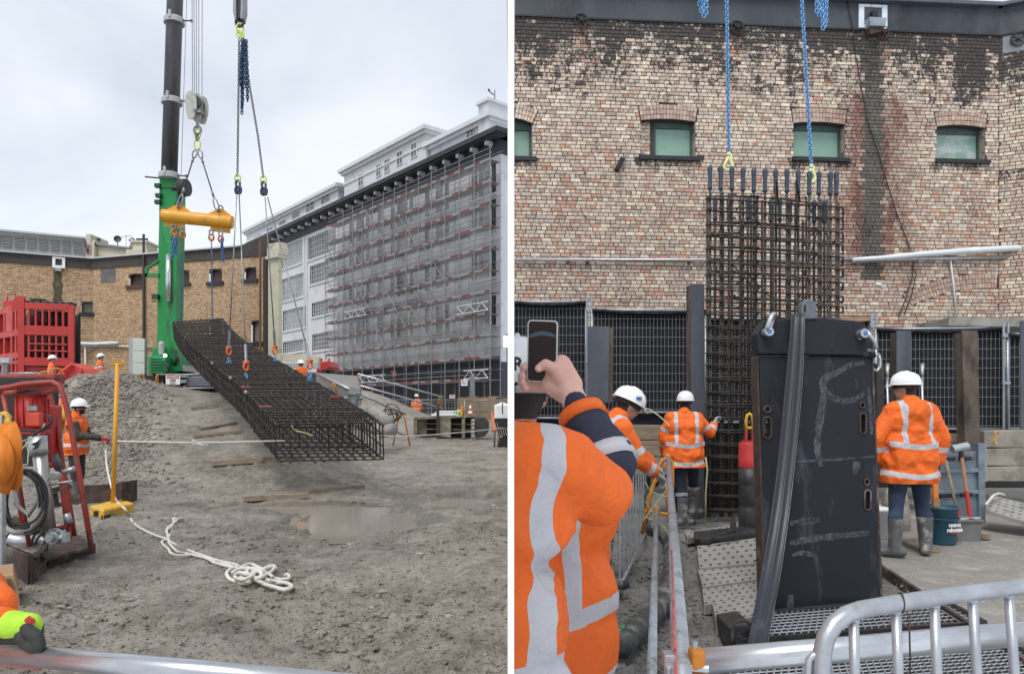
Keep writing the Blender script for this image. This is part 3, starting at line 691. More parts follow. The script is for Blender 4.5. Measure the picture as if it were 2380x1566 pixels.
for wl, hs in ((LW1, h1), (LW2, h2)):
    for i, (u0, u1, z0, z1) in enumerate(hs):
        mb = MB(); f = .07
        for a in ((u0, u0 + f, z0, z1), (u1 - f, u1, z0, z1), (u0 + f, u1 - f, z1 - f, z1), (u0 + f, u1 - f, z0, z0 + f)): wl.box(mb, *a, -.22, -.12)
        # arched soffit pieces
        for s_ in (0, 1):
            pts = [(lerp(u0, u1, t_), z1 - .22 * (2 * t_ - 1) ** 2) for t_ in ([j / 12 for j in range(7)] if s_ == 0 else [.5 + j / 12 for j in range(7)])]
            poly = [wl.pt(a, c, -.10) for a, c in pts] + [wl.pt(pts[-1][0], z1, -.10)] + ([wl.pt(pts[0][0], z1, -.10)] if s_ else [])
            if s_ == 0: poly = [wl.pt(a, c, -.10) for a, c in pts] + [wl.pt(pts[0][0], z1, -.10)]
            else: poly = [wl.pt(a, c, -.10) for a, c in pts] + [wl.pt(pts[-1][0], z1, -.10)]
            if len(poly) > 2: mb.prism(poly, wl.n * .099)
        mat = m_gold if wl is LW1 else (m_gbrd if i == 5 else m_brn)
        w = mb.build('window', m_brn if wl is LW2 else m_dsteel, lb)
        mb = MB(); wl.box(mb, u0, u1, z0, z1, -.27, -.20); mb.build('board', mat, w)
        mb = MB(); wl.box(mb, u0 - .12, u1 + .12, z0 - .18, z0 - .003, -.24, .10); mb.build('sill', m_sill if i != 0 or wl is LW1 else m_brn, w)
m_lband = M('sooty_render', (.045, .038, .033), (.07, .06, .052), .8, scale=.8, dirt=(.025, .022, .02), damt=.4)
mb = MB()
for wl in (LW1, LW2): wl.box(mb, 0, wl.len, LZ, LZT, -.4, .06)
a = LW2.inv(560, 600)[0]; mb.prism([LW2.pt(a, LZT, .055), LW2.pt(LW2.len, LZT, .055), LW2.pt(LW2.len, LZT + .45, .055)], -LW2.n * .3)
mb.build('parapet_band', m_lband, lb)
m_roof = M('metal_roof', (.52, .55, .57), (.44, .47, .49), .45, .3, scale=1.2)
mb = MB()
for wl, e in ((LW1, 1), (LW2, .86)):
    q = [wl.pt(0, LZT + .02, .15), wl.pt(wl.len * e, LZT + .02, .15), wl.pt(wl.len * e, LZT + .55, -4.0), wl.pt(0, LZT + .55, -4.0)]
    mb.quad(*(q if not wl.flip else q[::-1])); wl.box(mb, 0, wl.len * e, LZT - .06, LZT + .015, .02, .2)
mb.build('roof', m_roof, lb)
# louvred roof monitor
LV = Wall(pw(-260, 40.2), pw(192, 44.4))
def lvz(py): return LV.inv(100, py)[1]
mon = MB(); LV.box(mon, 0, LV.len, 9.6, lvz(547), -3, 0)
mon = mon.build('roof_monitor', M('grey_cladding', (.35, .35, .345), (.29, .29, .285), .7, scale=1), lb)
mb = MB(); LV.box(mb, -.1, LV.len + .15, lvz(547), lvz(543), -3, .25); mb.build('fascia', M('pale_fascia', (.48, .49, .48), (.42, .43, .42), .6), mon)
for i, (x0, x1) in enumerate(((-52, -30), (-23, 0), (4, 27), (33, 56), (62, 84), (90, 111), (117, 137), (144, 163), (170, 190))):
    u0, u1 = LV.inv(x0, 560)[0], LV.inv(x1, 560)[0]; z1, z0 = lvz(554), lvz(581)
    mb = MB(); LV.box(mb, u0, u1, z0, z1, .005, .02); lo_ = mb.build('louvre_panel', m_black, mon)
    mb = MB()
    for j in range(8):
        zz = lerp(z0, z1, (j + .5) / 8); mb.beam(LV.pt(u0, zz, .06), LV.pt(u1, zz, .06), .10, .02, up=V((0, 0, 1)) + LV.n)
    mb.build('slat', M('louvre', (.30, .30, .295), (.25, .25, .245), .6), lo_)
# rain hopper and stain strip on the far wall, drain pipe, tie plate
u, zc = LW1.inv(137, 611); mb = MB(); s_ = .30
for a in ((u - s_, u - s_ + .14, zc - s_, zc + s_), (u + s_ - .14, u + s_, zc - s_, zc + s_), (u - s_ + .14, u + s_ - .14, zc + s_ - .1, zc + s_), (u - s_ + .14, u + s_ - .14, zc - s_, zc - s_ + .14)): LW1.box(mb, *a, .0, .14)
hp = mb.build('rain_hopper', m_white, lb); mb = MB(); LW1.box(mb, u - .18, u + .18, zc - .2, zc + .2, .01, .05); mb.build('outlet_back', m_black, hp)
mb = MB(); LW1.box(mb, u - .17, u + .12, zc - s_ - .17, zc - s_, .02, .2); mb.build('spout', m_concl, hp)
mb = MB(); rr_ = random.Random(4); zz = zc - .48
while zz > 3.5:
    w0, w1 = u - .24 - rr_.random() * .06, u + .12 + rr_.random() * .08; LW1.box(mb, w0, w1, zz - .30, zz, .0, .006 + .002 * rr_.random()); zz -= .30
mb.build('moss_streak', M('moss', (.10, .085, .05), (.06, .055, .036), .9, scale=5, dirt=(.22, .16, .10), damt=.35), lb)
mb = MB(); u, _ = LW2.inv(338, 700); mb.cyl(LW2.pt(u, 0, .12), LW2.pt(u, 11.1, .12), .07, n=8); mb.build('drain_pipe', m_dsteel, lb)
u, zc = LW2.inv(252, 650 - 12); mb = MB(); LW2.box(mb, u - .55, u + .5, zc - .45, zc + .35, .0, .012); mb.build('cement_patch', M('cement', (.16, .15, .14), (.10, .095, .09), .9, scale=3), lb)
t = thing('wall_pipes', 'pale pipe along the tawny brick wall beside the red frame', 'pipe', LW2.pt(0, 4, .2))
mb = MB(); a = LW1.inv(150, 797); b_ = LW2.inv(281, 798); mb.tube([LW1.pt(a[0], a[1], .2), LW1.pt(LW1.len, a[1] - .02, .2), LW2.pt(b_[0], b_[1], .2)], .10, 8); mb.build('white_pipe', m_pvc, t, True)
mb = MB(); a = LW1.inv(150, 803); b_ = LW2.inv(360, 806); mb.tube([LW1.pt(a[0], a[1], .12), LW1.pt(LW1.len, a[1], .12), LW2.pt(b_[0], b_[1], .12)], .05, 6); mb.build('grey_pipe', m_galv, t, True)
mb = MB(); a = LW1.inv(198, 803); mb.cyl(LW1.pt(a[0], a[1], .15), LW1.pt(a[0] + .05, 1.9, .15), .04, n=6); mb.build('drop_tube', m_pvc, t, True)
# cream pier at the end of the wall
PR = Wall(pw(623, 36.6), pw(648, 36.1))
t = thing('cream_pier', 'flaking cream rendered pier with moulded cap at the end of the brick wall', 'pier', PR.pt(0, 0))
z1 = PR.inv(640, 601)[1]; mb = MB(); PR.box(mb, 0, PR.len, 0, z1, -.2, 0); mb.build('shaft', m_cream, t)
mb = MB(); PR.box(mb, -.05, PR.len + .08, z1, z1 + .16, -.5, .14); PR.box(mb, -.0, PR.len + .1, z1 + .16, z1 + .55, -.5, .07); PR.box(mb, -.05, PR.len + .02, z1 + .55, z1 + .80, -.5, .0); mb.build('cap', m_cream, t, bevel=.02)
mb = MB(); PR.box(mb, -.38, -.08, 0, z1 + .1, -.6, .02); mb.build('dark_downpipe', M('tarred_timber', (.03, .026, .022), (.06, .045, .035), .9, scale=3, stretch=(1, 1, .3)), t)
mb = MB(); mb.cyl(PR.pt(-.5, 2, .1), PR.pt(-.5, z1 + 1.1, .1), .06, n=8); mb.build('copper_pipe', M('rust_pipe', (.20, .10, .05), (.12, .07, .04), .7, scale=4), t)
a = A(642, 826, 36); b_ = A(735, 835, 36)
t = thing('cream_beam', 'low cream cross beam beyond the cage at the pier foot', 'beam', a); mb = MB()
mb.beam(A(640, 828, 35), A(742, 838, 35), .4, .34); mb.build('beam', m_cream, t); mb = MB(); mb.beam(A(640, 848, 35), A(742, 852, 35), .4, .2); mb.build('lower_rail', m_concl, t)

# cream house with chimneys behind the wall
HB = Wall(pw(196, 55), pw(375, 55))
t = thing('cream_house', 'cream house with tall chimney pots and dish above the brick wall', 'house', HB.pt(0, 0))
def hz(py): return EYE + (HY - py) / FOC * 55
mb = MB()
pl = [(227, 0), (227, 572), (231, 566), (310, 578), (313, 584), (313, 0)]
mb.prism([HB.pt((x - 196) / FOC * 55, hz(y) if y else 0) for x, y in pl], -HB.n * 6); wl_ = mb.build('wall', m_cream, t)
mb = MB(); mb.prism([HB.pt((x - 196) / FOC * 55, hz(y), .25) for x, y in ((228, 571), (228, 566), (305, 576), (305, 580))], -HB.n * 6.6); mb.build('roof', M('grey_tiles', (.25, .25, .25), (.2, .2, .2), .8), t)
mb = MB(); HB.box(mb, (198 - 196) / FOC * 55, (226 - 196) / FOC * 55, 0, hz(566), -5, .4); HB.box(mb, (207 - 196) / FOC * 55, (218 - 196) / FOC * 55, hz(566), hz(547), -2, .42); mb.build('gable', m_cream, t)
mb = MB(); HB.box(mb, .35, .75, hz(592), hz(570), .41, .5); HB.box(mb, .16, .3, hz(592), hz(576), .41, .48); mb.build('pink_trim', M('pink_paint', (.55, .26, .28), (.5, .22, .25), .7), t)
mb = MB(); HB.box(mb, .45, .66, hz(590), hz(574), .5, .53); mb.build('window', m_black, t)
for x0, x1, yt, pots in ((205, 226, 562, (208, 211, 223)), (310, 347, 572, (313, 318.5, 324, 329.5, 335))):
    mb = MB(); u0, u1 = (x0 - 196) / FOC * 55, (x1 - 196) / FOC * 55
    if x0 > 300: HB.box(mb, u0 - .3, u1 + .1, 0, hz(583), -2.5, .5); HB.box(mb, u0 + .1, u1 - .1, hz(583), hz(566), -1.5, .3); HB.box(mb, u0, u1 + .02, hz(566), hz(561), -1.6, .42)
    else: HB.box(mb, u0, u1, hz(572), hz(560), -1, .3)
    ch = mb.build('chimney', m_cream, t)
    for p in pots:
        mb = MB(); c = HB.pt((p - 196) / FOC * 55, hz(562 if x0 > 300 else 561), -.4); mb.lathe([(.09, 0), (.075, .25), (.10, .27), (.09, .34)], c, 10); mb.build('chimney_pot', M('pot', (.05, .045, .045), (.035, .03, .03), .8), ch)
mb = MB(); c = HB.pt((265 - 196) / FOC * 55, hz(553), -.5); mb.lathe([(0, .02), (.15, .05), (.27, .12), (.25, .13), (.14, .07), (0, .04)], c, 16, Matrix.Rotation(math.radians(80), 3, 'X') @ Matrix.Rotation(.4, 3, 'Y')); mb.cyl(c, c - V((0, 0, .6)), .03); mb.build('satellite_dish', m_dsteel, t)
mb = MB(); c = HB.pt((285 - 196) / FOC * 55, hz(572), -.5); mb.cyl(c, c + V((0, 0, 1.0)), .02, n=6)
for q in (-.3, -.1, .1, .3): mb.cyl(c + V((q, -.15, .85 + q * .2)), c + V((q, .15, .85 + q * .2)), .012, n=5)
mb.cyl(c + V((-.4, 0, .77)), c + V((.4, 0, .93)), .014, n=5); mb.build('aerial', m_steel, t)
mb = MB(); c = HB.pt((299 - 196) / FOC * 55, hz(577), -.5); mb.lathe([(.22, 0), (.2, .3), (.12, .4), (.12, .6), (.25, .66), (.2, .8), (.05, .95)], c, 12); mb.build('roof_vent', m_steel, t)
# ---------------------------------------------------------------- grey building across the street with its scaffold
_C = pw(1164, 68.0); FA = Wall(_C, pw(560, 118.9)); FB = Wall(_C, (-.03, 68.9))
gb = thing('grey_building', 'large pale grey corner building with dark overhanging cornice behind the scaffold', 'building', V((_C[0], _C[1], 0)))
m_fac = M('pale_grey_render', (.56, .57, .585), (.52, .53, .545), .8, scale=.25, dirt=(.42, .425, .43), damt=.3, dscale=.5)
m_trim = M('white_trim', (.60, .61, .62), (.54, .55, .56), .7, scale=.8)
m_corn = M('navy_cornice', (.016, .018, .024), (.026, .029, .036), .6, scale=.6)
m_base = M('navy_base', (.022, .028, .038), (.035, .042, .055), .6, scale=.4)
ZC = 27.25
wins = []
def addwin(x0, x1, ya, yb):
    u1, za = FA.inv(x0, ya); u0, zb = FA.inv(x1, yb)
    xm = (x0 + x1) / 2; um = FA.inv(xm, 900)[0]; za = FA.inv(xm, ya)[1]; zb = FA.inv(xm, yb)[1]
    wins.append([u0, u1, zb, za])
for q in ((651, 702, 566, 619), (654, 706, 642, 695), (658, 711, 717, 765), (658, 711, 791, 818), (717, 780, 541, 594), (721, 782, 609, 653), (725, 787, 697, 731), (726, 789, 772, 812)): addwin(*q)
rows = [(w[2], w[3]) for w in wins[4:8]]
for i, (zb, za) in enumerate(rows):
    for x0, x1 in ((812, 822), (828, 846), (851, 860), (878, 890), (908, 917), (923, 947), (952, 961), (988, 999), (1013, 1030), (1034, 1044), (1096, 1110), (1113, 1140), (1143, 1153)):
        if i == 0 and x0 > 985: za_, zb_ = za + .3, zb
        u0, u1 = FA.inv(x1, 800)[0], FA.inv(x0, 800)[0]; wins.append([u0, u1, zb + .1, zb + 2.9])
    if i == 3: pass
def fac_sheet(wl, holes, z0, zt, name, mat, parent, out=0):
    us = sorted({0, wl.len} | {h[0] for h in holes} | {h[1] for h in holes}); zs = sorted({z0, zt} | {h[2] for h in holes} | {h[3] for h in holes}); mb = MB()
    for i in range(len(us) - 1):
        for j in range(len(zs) - 1):
            a, c = (us[i] + us[i + 1]) / 2, (zs[j] + zs[j + 1]) / 2
            if not any(h[0] < a < h[1] and h[2] < c < h[3] for h in holes): wl.face(mb, us[i], us[i + 1], zs[j], zs[j + 1], out)
    return mb.build(name, mat, parent)
hs = [tuple(w) for w in wins]
fac_sheet(FA, hs, 6.0, ZC - 1.5, 'wall', m_fac, gb); fac_sheet(FB, [], 6.0, ZC - 1.5, 'wall', m_fac, gb)
mb = MB(); FA.box(mb, 0, FA.len, 0, 6.0, -.6, .05); FB.box(mb, 0, FB.len, 0, 6.0, -.6, .05)
mb.build('base_storey', m_base, gb)
mb = MB(); FA.face(mb, .3, FA.len, 5, ZC - 2, -.32); mb.build('black_backing', m_black, gb)  # black sheet added behind the windows to stop sky light leaking through
mb = MB()
for i in range(9): FA.box(mb, 3 + i * 3.6, 5.0 + i * 3.6, 1.0, 4.6, .055, .07)
mb.build('dark_opening', m_black, gb)
for n, w in enumerate(wins):
    u0, u1, z0, z1 = w; big = n < 8; mb = MB(); f = .10 if big else .07
    nx = max(1, int(round((u1 - u0) / (.75 if big else .7)))); nz_ = 4 if big else 3
    FA.box(mb, u0, u0 + f, z0, z1, -.28, -.14); FA.box(mb, u1 - f, u1, z0, z1, -.28, -.14); FA.box(mb, u0 + f, u1 - f, z1 - f, z1, -.28, -.14); FA.box(mb, u0 + f, u1 - f, z0, z0 + f, -.28, -.14)
    for i in range(1, nx): a = lerp(u0, u1, i / nx); FA.box(mb, a - .022, a + .022, z0 + f, z1 - f, -.27, -.17)
    for j in range(1, nz_): c = lerp(z0, z1, j / nz_); FA.box(mb, u0 + f, u1 - f, c - .022, c + .022, -.265, -.175)
    for a in ((u0 - .0, u0), (u1, u1)): pass
    wo = mb.build('window', m_trim if big else M('steel_frame', (.20, .23, .23), (.16, .18, .18), .6) if n == 8 else (m_trim if big else bpy.data.materials['steel_frame']), gb)
    mb = MB(); FA.box(mb, u0 + .02, u1 - .02, z0 + .02, z1 - .02, -.25, -.22); mb.build('pane', (m_glassl if n in (0, 1, 2) else m_glass), wo)
    mb = MB(); FA.box(mb, u0 - .15, u1 + .15, z0 - .22, z0 - .005, -.2, .14)
    mb.build('sill', m_trim if big else m_fac, wo)
# flat pilaster mouldings and string courses
mb = MB()
for px in (648, 708, 714, 786, 800):
    u = FA.inv(px, 800)[0]; FA.box(mb, u - .15, u + .15, 6.2, ZC - 1.55, .004, .10)
FA.box(mb, FA.inv(984, 800)[0], FA.inv(802, 800)[0], 13.4, 14.0, .004, .55); mb.build('moulding', m_fac, gb)
mb = MB(); FA.box(mb, FA.inv(984, 800)[0], FA.inv(802, 800)[0], 13.0, 13.39, .004, .35); FA.box(mb, 0, FA.len, 6.0, 6.5, .055, .2); mb.build('string_course', m_corn, gb)
# cornice
for wl in (FA, FB):
    mb = MB(); WL0 = -1.2 if wl is FA else -.2
    wl.box(mb, WL0, wl.len, ZC - .45, ZC, -1, 1.5); wl.box(mb, WL0 * .8, wl.len, ZC - .6, ZC - .451, -1, 1.2); wl.box(mb, -.1 if wl is FA else 0, wl.len, ZC - 1.9, ZC - .601, -1, .12)
    mb.build('cornice', m_corn, gb)
    for i in range(int(wl.len / 2.3)):
        u = 1.0 + i * 2.3; mb = MB(); wl.box(mb, u, u + .38, ZC - .95, ZC - .602, .122, .85); mb.build('bracket', m_trim, gb)
# attic storeys set back behind the cornice
def attic(x0, x1, ztop, out, holes, name, deep=9, frieze=1.6, corn=True):
    u1, u0 = FA.inv(x0, 500, out)[0], FA.inv(x1, 500, out)[0]; mb = MB(); FA.box(mb, u0, u1, ZC - 1, ztop, out - deep, out); at_ = mb.build(name, m_fac, gb)
    if corn:
        mb = MB(); FA.box(mb, u0 - .6, u1 + .6, ztop, ztop + .45, out - deep - .6, out + .7); FA.box(mb, u0 - .35, u1 + .35, ztop - .35, ztop - .002, out - deep - .3, out + .35); FA.box(mb, u0 - .1, u1 + .1, ztop - 1.65, ztop - 1.45, out - deep - .1, out + .14); mb.build('attic_cornice', m_trim, at_)
    for (a, b_, ya, yb) in holes:
        q1, q0 = FA.inv(a, 500, out)[0], FA.inv(b_, 500, out)[0]; xm = (a + b_) / 2; z1, z0 = FA.inv(xm, ya, out)[1], FA.inv(xm, yb, out)[1]; mb = MB(); f = .1
        for e in ((q0 - f, q0, z0 - f, z1 + f), (q1, q1 + f, z0 - f, z1 + f), (q0, q1, z1, z1 + f), (q0, q1, z0 - f, z0)): FA.box(mb, *e, out + .003, out + .12)
        FA.box(mb, q0, q1, (z0 + z1) / 2 - .04, (z0 + z1) / 2 + .04, out + .03, out + .08); FA.box(mb, (q0 + q1) / 2 - .04, (q0 + q1) / 2 + .04, z0, z1, out + .035, out + .075)
        w_ = mb.build('window', m_trim, at_); mb = MB(); FA.box(mb, q0, q1, z0, z1, out + .004, out + .03); mb.build('pane', m_glass, w_)
    return at_
attic(573, 786, 31.3, -2.5, [(593, 607, 547, 568), (622, 635, 531, 553), (650, 665, 514, 540), (681, 698, 494, 522), (713, 731, 469, 491), (748, 767, 448, 472)], 'attic')
a_ = attic(668, 784, 32.6, -3.2, [], 'upper_attic', corn=False)
attic(800, 990, 32.8, -2.5, [(834, 845, 407, 432), (876, 886, 384, 409), (895, 906, 372, 399), (924, 936, 354, 382), (957, 969, 335, 365)], 'attic')
attic(1000, 1140, 31.0, -3, [(1086, 1102, 304, 318)], 'attic')
u1, u0 = FA.inv(1137, 300, -4)[0], FA.inv(1160, 300, -4)[0]; mb = MB(); FA.box(mb, u0, u1, ZC - 1, 32.6, -8, -2.6); at_ = mb.build('stair_tower', m_fac, gb); mb = MB(); FA.box(mb, u0 - .2, u1 + .2, 32.6, 32.9, -8.2, -2.4); mb.build('coping', m_trim, at_)
mb = MB(); FA.box(mb, FA.len - 8, FA.len + 30, ZC - 2.4, ZC + 1.2, -12, -2.6); mb.build('rear_wing', m_fac, gb)
mb = MB(); c = FA.pt(u0 + .7, 32.9, -4); mb.cyl(c, c + V((0, 0, 1.4)), .045, n=6); c2 = c + V((-.1, 0, .9)); mb.tube([c2, c2 + V((-.45, 0, .35))], .06, 6); mb.ball(c2 + V((-.5, 0, .5)), .13); mb.tube([c + V((0, 0, .6)), c + V((-.35, 0, .2))], .03, 5)
tag(mb.build('roof_antenna', m_dsteel), 'small antenna with camera on the stair tower roof', 'antenna')

# scaffold
sc = thing('scaffold', 'tube scaffold with red and white toe boards wrapping the grey building', 'scaffold', FA.pt(0, .8, 1.5))
SU0, SU1 = -.6, FA.inv(786, 800)[0]; NB = 14; SP_ = (SU1 - SU0) / NB; lifts = [24.3 - 2.0 * k for k in range(11)]
m_sct = M('scaffold_tube', (.30, .31, .32), (.22, .23, .24), .45, .5, scale=3)
m_tred = M('red_toe_board', (.24, .045, .04), (.18, .04, .036), .6, scale=1.4); m_tgry = M('grey_toe_board', (.33, .31, .30), (.25, .235, .23), .7, scale=1.4)
m_deck = M('scaffold_deck', (.16, .145, .13), (.11, .10, .095), .8, scale=1, dirt=(.25, .24, .22), damt=.3)
m_net = bpy.data.materials.new('debris_net'); m_net.use_nodes = True; nt = m_net.node_tree; b = nt.nodes['Principled BSDF']; b.inputs['Base Color'].default_value = (.52, .52, .51, 1); b.inputs['Roughness'].default_value = .8
g = nt.nodes.new('ShaderNodeNewGeometry'); n1 = nnoise(nt, g.outputs['Position'], .45, 4, .6); nt.links.new(ramp(nt, n1, [(.35, (.13, .13, .13)), (.65, (.36, .36, .36))]), b.inputs['Alpha'])
tube_me = None
for i in range(NB + 1):
    u = SU0 + i * SP_
    topz = lifts[0] + (1.3 if u < 30 else -.5)
    for out in (.55, 1.75):
        mb = MB(); mb.cyl(FA.pt(u, .8, out), FA.pt(u, topz if out > 1 else topz - .8, out), .045, n=5); mb.build('standard', m_sct, sc)
rr_ = random.Random(5)
for k, z in enumerate(lifts):
    ua = SU0; ub = SU1 if k > 0 else SU1 - SP_ * .5
    mb = MB(); FA.box(mb, ua, ub, z - .06, z, .6, 1.68); mb.build('deck', m_deck, sc)
    mb = MB()
    for h in (.5, 1.0): mb.cyl(FA.pt(ua - .3, z + h, 1.79), FA.pt(ub + .3, z + h, 1.79), .035, n=5)
    mb.cyl(FA.pt(ua - .3, z + .95, .5), FA.pt(ub + .3, z + .95, .5), .03, n=5); mb.cyl(FA.pt(ua - .3, z - .12, 1.75), FA.pt(ub + .3, z - .12, 1.75), .03, n=5); mb.build('guard_rail', m_sct, sc)
    for i in range(NB):
        u = SU0 + i * SP_; q = u; first = rr_.random() < .6
        while q < u + SP_ - .05:
            e = min(u + SP_ - .03, q + rr_.choice((.8, 1.2, 1.6))); mb = MB(); FA.box(mb, q, e - .02, z + .002, z + .16, 1.70, 1.73); mb.build('toe_board', m_tred if first else m_tgry, sc); q = e; first = not first
    if k < 10 and k > 0:
        mb = MB(); FA.face(mb, ua, ub - .5, z + .2, z + 1.9, 1.62); mb.build('debris_net', m_net, sc)
for i, k in ((1, 9), (4, 8), (7, 9), (9, 6), (11, 9), (3, 5), (6, 7), (12, 7), (10, 3), (12, 4), (8, 2), (5, 3)): u = SU0 + i * SP_; mb = MB(); mb.cyl(FA.pt(u, lifts[k], 1.85), FA.pt(u + SP_ * 1.6, lifts[k] + 4, 1.85), .035, n=5); mb.build('diagonal_brace', m_sct, sc)
for k in range(11): mb = MB(); mb.cyl(FA.pt(SU1 + .2, lifts[k], 1.7), FA.pt(SU1 + .2, lifts[k] - 2, .5), .03, n=5); mb.cyl(FA.pt(SU1 + .2, lifts[k] - 1, 1.7), FA.pt(SU1 + .2, lifts[k] - 1, .5), .03, n=5); mb.build('end_frame', m_sct, sc)
def lattice(x0, x1, y, h=.75):
    u1, z = FA.inv(x0, y, 2.0)[0], FA.inv((x0 + x1) / 2, y, 2.0)[1]; u0 = max(-.6, FA.inv(x1, y, 2.0)[0]); mb = MB()
    for d in (0, h): mb.cyl(FA.pt(u0, z + d, 2.0), FA.pt(u1, z + d, 2.0), .05, n=6)
    n = int((u1 - u0) / .8)
    for i in range(n): a, b_ = lerp(u0, u1, i / n), lerp(u0, u1, (i + 1) / n); mb.cyl(FA.pt(a, z + (h if i % 2 else 0), 2.0), FA.pt(b_, z + (0 if i % 2 else h), 2.0), .035, n=5)
    mb.build('lattice_beam', m_trim, sc)
lattice(1062, 1178, 722); lattice(1078, 1178, 878); lattice(835, 895, 888); lattice(800, 850, 736)
# flood lights at the right end of the scaffold
t = thing('flood_light', 'pair of glaring white flood lights at the scaffold corner', 'flood light', FA.pt(-.1, 8, 2.6))
for y in (787, 801):
    c = A(1176.5, y, 64.5); mb = MB(); mb.box(c, (.42, .1, .38)); mb.build('lens', emis('flood_glow%d' % y, (1, .98, .93), 9), t)
    mb = MB(); mb.box(c + V((0, .12, 0)), (.5, .12, .46)); mb.build('housing', m_dsteel, t)
mb = MB(); mb.cyl(A(1178.5, 775, 64.7), A(1178.5, 960, 64.7), .05); mb.build('mast', m_dsteel, t)
# street level: hoarding, mesh fence, post with sign
GZ = .75
t = thing('timber_hoarding', 'tall brown plywood hoarding panels below the scaffold', 'hoarding', A(1120, 965, 46)); m_ply = M('plywood', (.30, .215, .14), (.23, .165, .11), .8, scale=1.2, stretch=(1, 1, .3))
HW = Wall(pw(1063, 47), pw(1185, 44.5))
for i in range(5):
    a, b_ = HW.len * i / 5, HW.len * (i + 1) / 5; mb = MB(); HW.box(mb, a + .02, b_ - .02, GZ, 2.35 + .05 * (i % 2), -.05, 0); pn = mb.build('panel', m_ply, t)
    mb = MB(); HW.box(mb, a + .03, b_ - .03, 1.5, 1.6, .003, .05); HW.box(mb, a + .03, a + .12, GZ, 2.3, .003, .045); mb.build('batten', m_wood, pn)
def mesh_fence(name, label, a, b_, z0, z1, step, vstep, rt, mat, wire=.004, nv=4):
    t = thing(name, label, 'fence', a); wl = Wall((a.x, a.y), (b_.x, b_.y)); mb = MB(); r_ = rt
    for q in ((0, z0), (wl.len, z0)): mb.cyl(wl.pt(q[0], z0 - .05), wl.pt(q[0], z1), r_, n=6)
    mb.cyl(wl.pt(0, z0 + .03), wl.pt(wl.len, z0 + .03), r_, n=6); mb.cyl(wl.pt(0, z1), wl.pt(wl.len, z1), r_, n=6); mb.build('frame', mat, t, True)
    mb = MB(); u = step / 2
    while u < wl.len: mb.tube([wl.pt(u, z0 + .03), wl.pt(u + .004, z1)], wire, nv, caps=False); u += step
    z = z0 + vstep / 2
    while z < z1: mb.tube([wl.pt(0, z, wire * 2), wl.pt(wl.len, z, wire * 2)], wire, nv, caps=False); z += vstep
    stuff(mb.build('wire_mesh', mat, t)); return t, wl
mesh_fence('mesh_fence', 'grey mesh fence panel standing before the plywood hoarding', A(1080, 970, 42), A(1163, 966, 42), .75, 2.1, .12, .3, .035, m_sct, .008)
mb = MB(); mb.cyl(A(1098, 966, 48) , A(1098, 872, 48), .16, n=12); tag(mb.build('steel_column', M('grey_blue_column', (.20, .22, .24), (.16, .18, .2), .6)), 'grey steel column with a white sign under the scaffold', 'column')
t = thing('site_sign', 'white notice with red print fixed on the grey column', 'sign', A(1080, 900, 47.5)); mb = MB(); mb.box(A(1079, 889, 47.5), (.42, .03, .40)); mb.build('board', m_white, t)
mb = MB(); c = A(1079, 887, 47.48); mb.box(c + V((-.1, -.02, .05)), (.1, .005, .1)); mb.box(c + V((.08, -.02, .05)), (.12, .005, .05)); mb.box(c + V((0, -.02, -.1)), (.3, .005, .05)); mb.build('print', m_red, t)
t = thing('site_sign', 'small white sign with red band on the fence behind the bank', 'sign', A(1051, 925, 43)); mb = MB(); mb.box(A(1051, 921, 43), (.32, .02, .19)); mb.build('board', m_white, t); mb = MB(); mb.box(A(1051, 920, 42.98), (.26, .004, .07)); mb.build('print', m_red, t)
mesh_fence('mesh_fence', 'long grey mesh fence running behind the spoil bank', A(880, 930, 47), A(1075, 960, 47), .8, 2.2, .2, .35, .035, m_sct, .010)
# cones and bollard
def cone(label, px, pyb, d, h, bands):
    b0 = A(px, pyb, d); t = thing('traffic_cone', label, 'traffic cone', b0, 'orange traffic cones'); mb = MB(); mb.box(b0 + V((0, 0, .03)), (h * .5, h * .5, .06)); mb.build('base', m_shk, t)
    mb = MB(); mb.lathe([(h * .19, .06), (h * .04, h), (0, h)], b0, 16); mb.build('cone', m_shk, t, True)
    for z0, z1 in bands:
        mb = MB(); f = lambda z: lerp(h * .19, h * .04, (z - .06) / (h - .06)) + .006; mb.lathe([(f(z0), z0), (f(z1), z1)], b0, 16); mb.build('white_band', m_white, t, True)
cone('plain orange cone leaning by the fence behind the pit frame', 1074, 968, 36, .56, [])
cone('orange cone with two white bands behind the pit frame', 1093, 968, 35.5, .62, [(.12, .27), (.36, .52)])
b0 = A(1149, 1003, 30); t = thing('barrier_post', 'slim orange plastic post by the white tank', 'bollard', b0); mb = MB(); mb.lathe([(.11, 0), (.11, .08), (.06, .1), (.05, .8), (.03, .84), (0, .85)], b0, 14, Matrix.Rotation(-.12, 3, 'Y')); mb.build('post', m_shk, t, True)
# road behind
mb = MB(); mb.prism([(-60, 110, .72), (-60, 52, .72), (-.05, 50, .72), (-.05, 66.5, .72)], (0, 0, .07)); struct(mb.build('street', M('asphalt', (.055, .055, .057), (.07, .07, .072), .8, scale=1)))
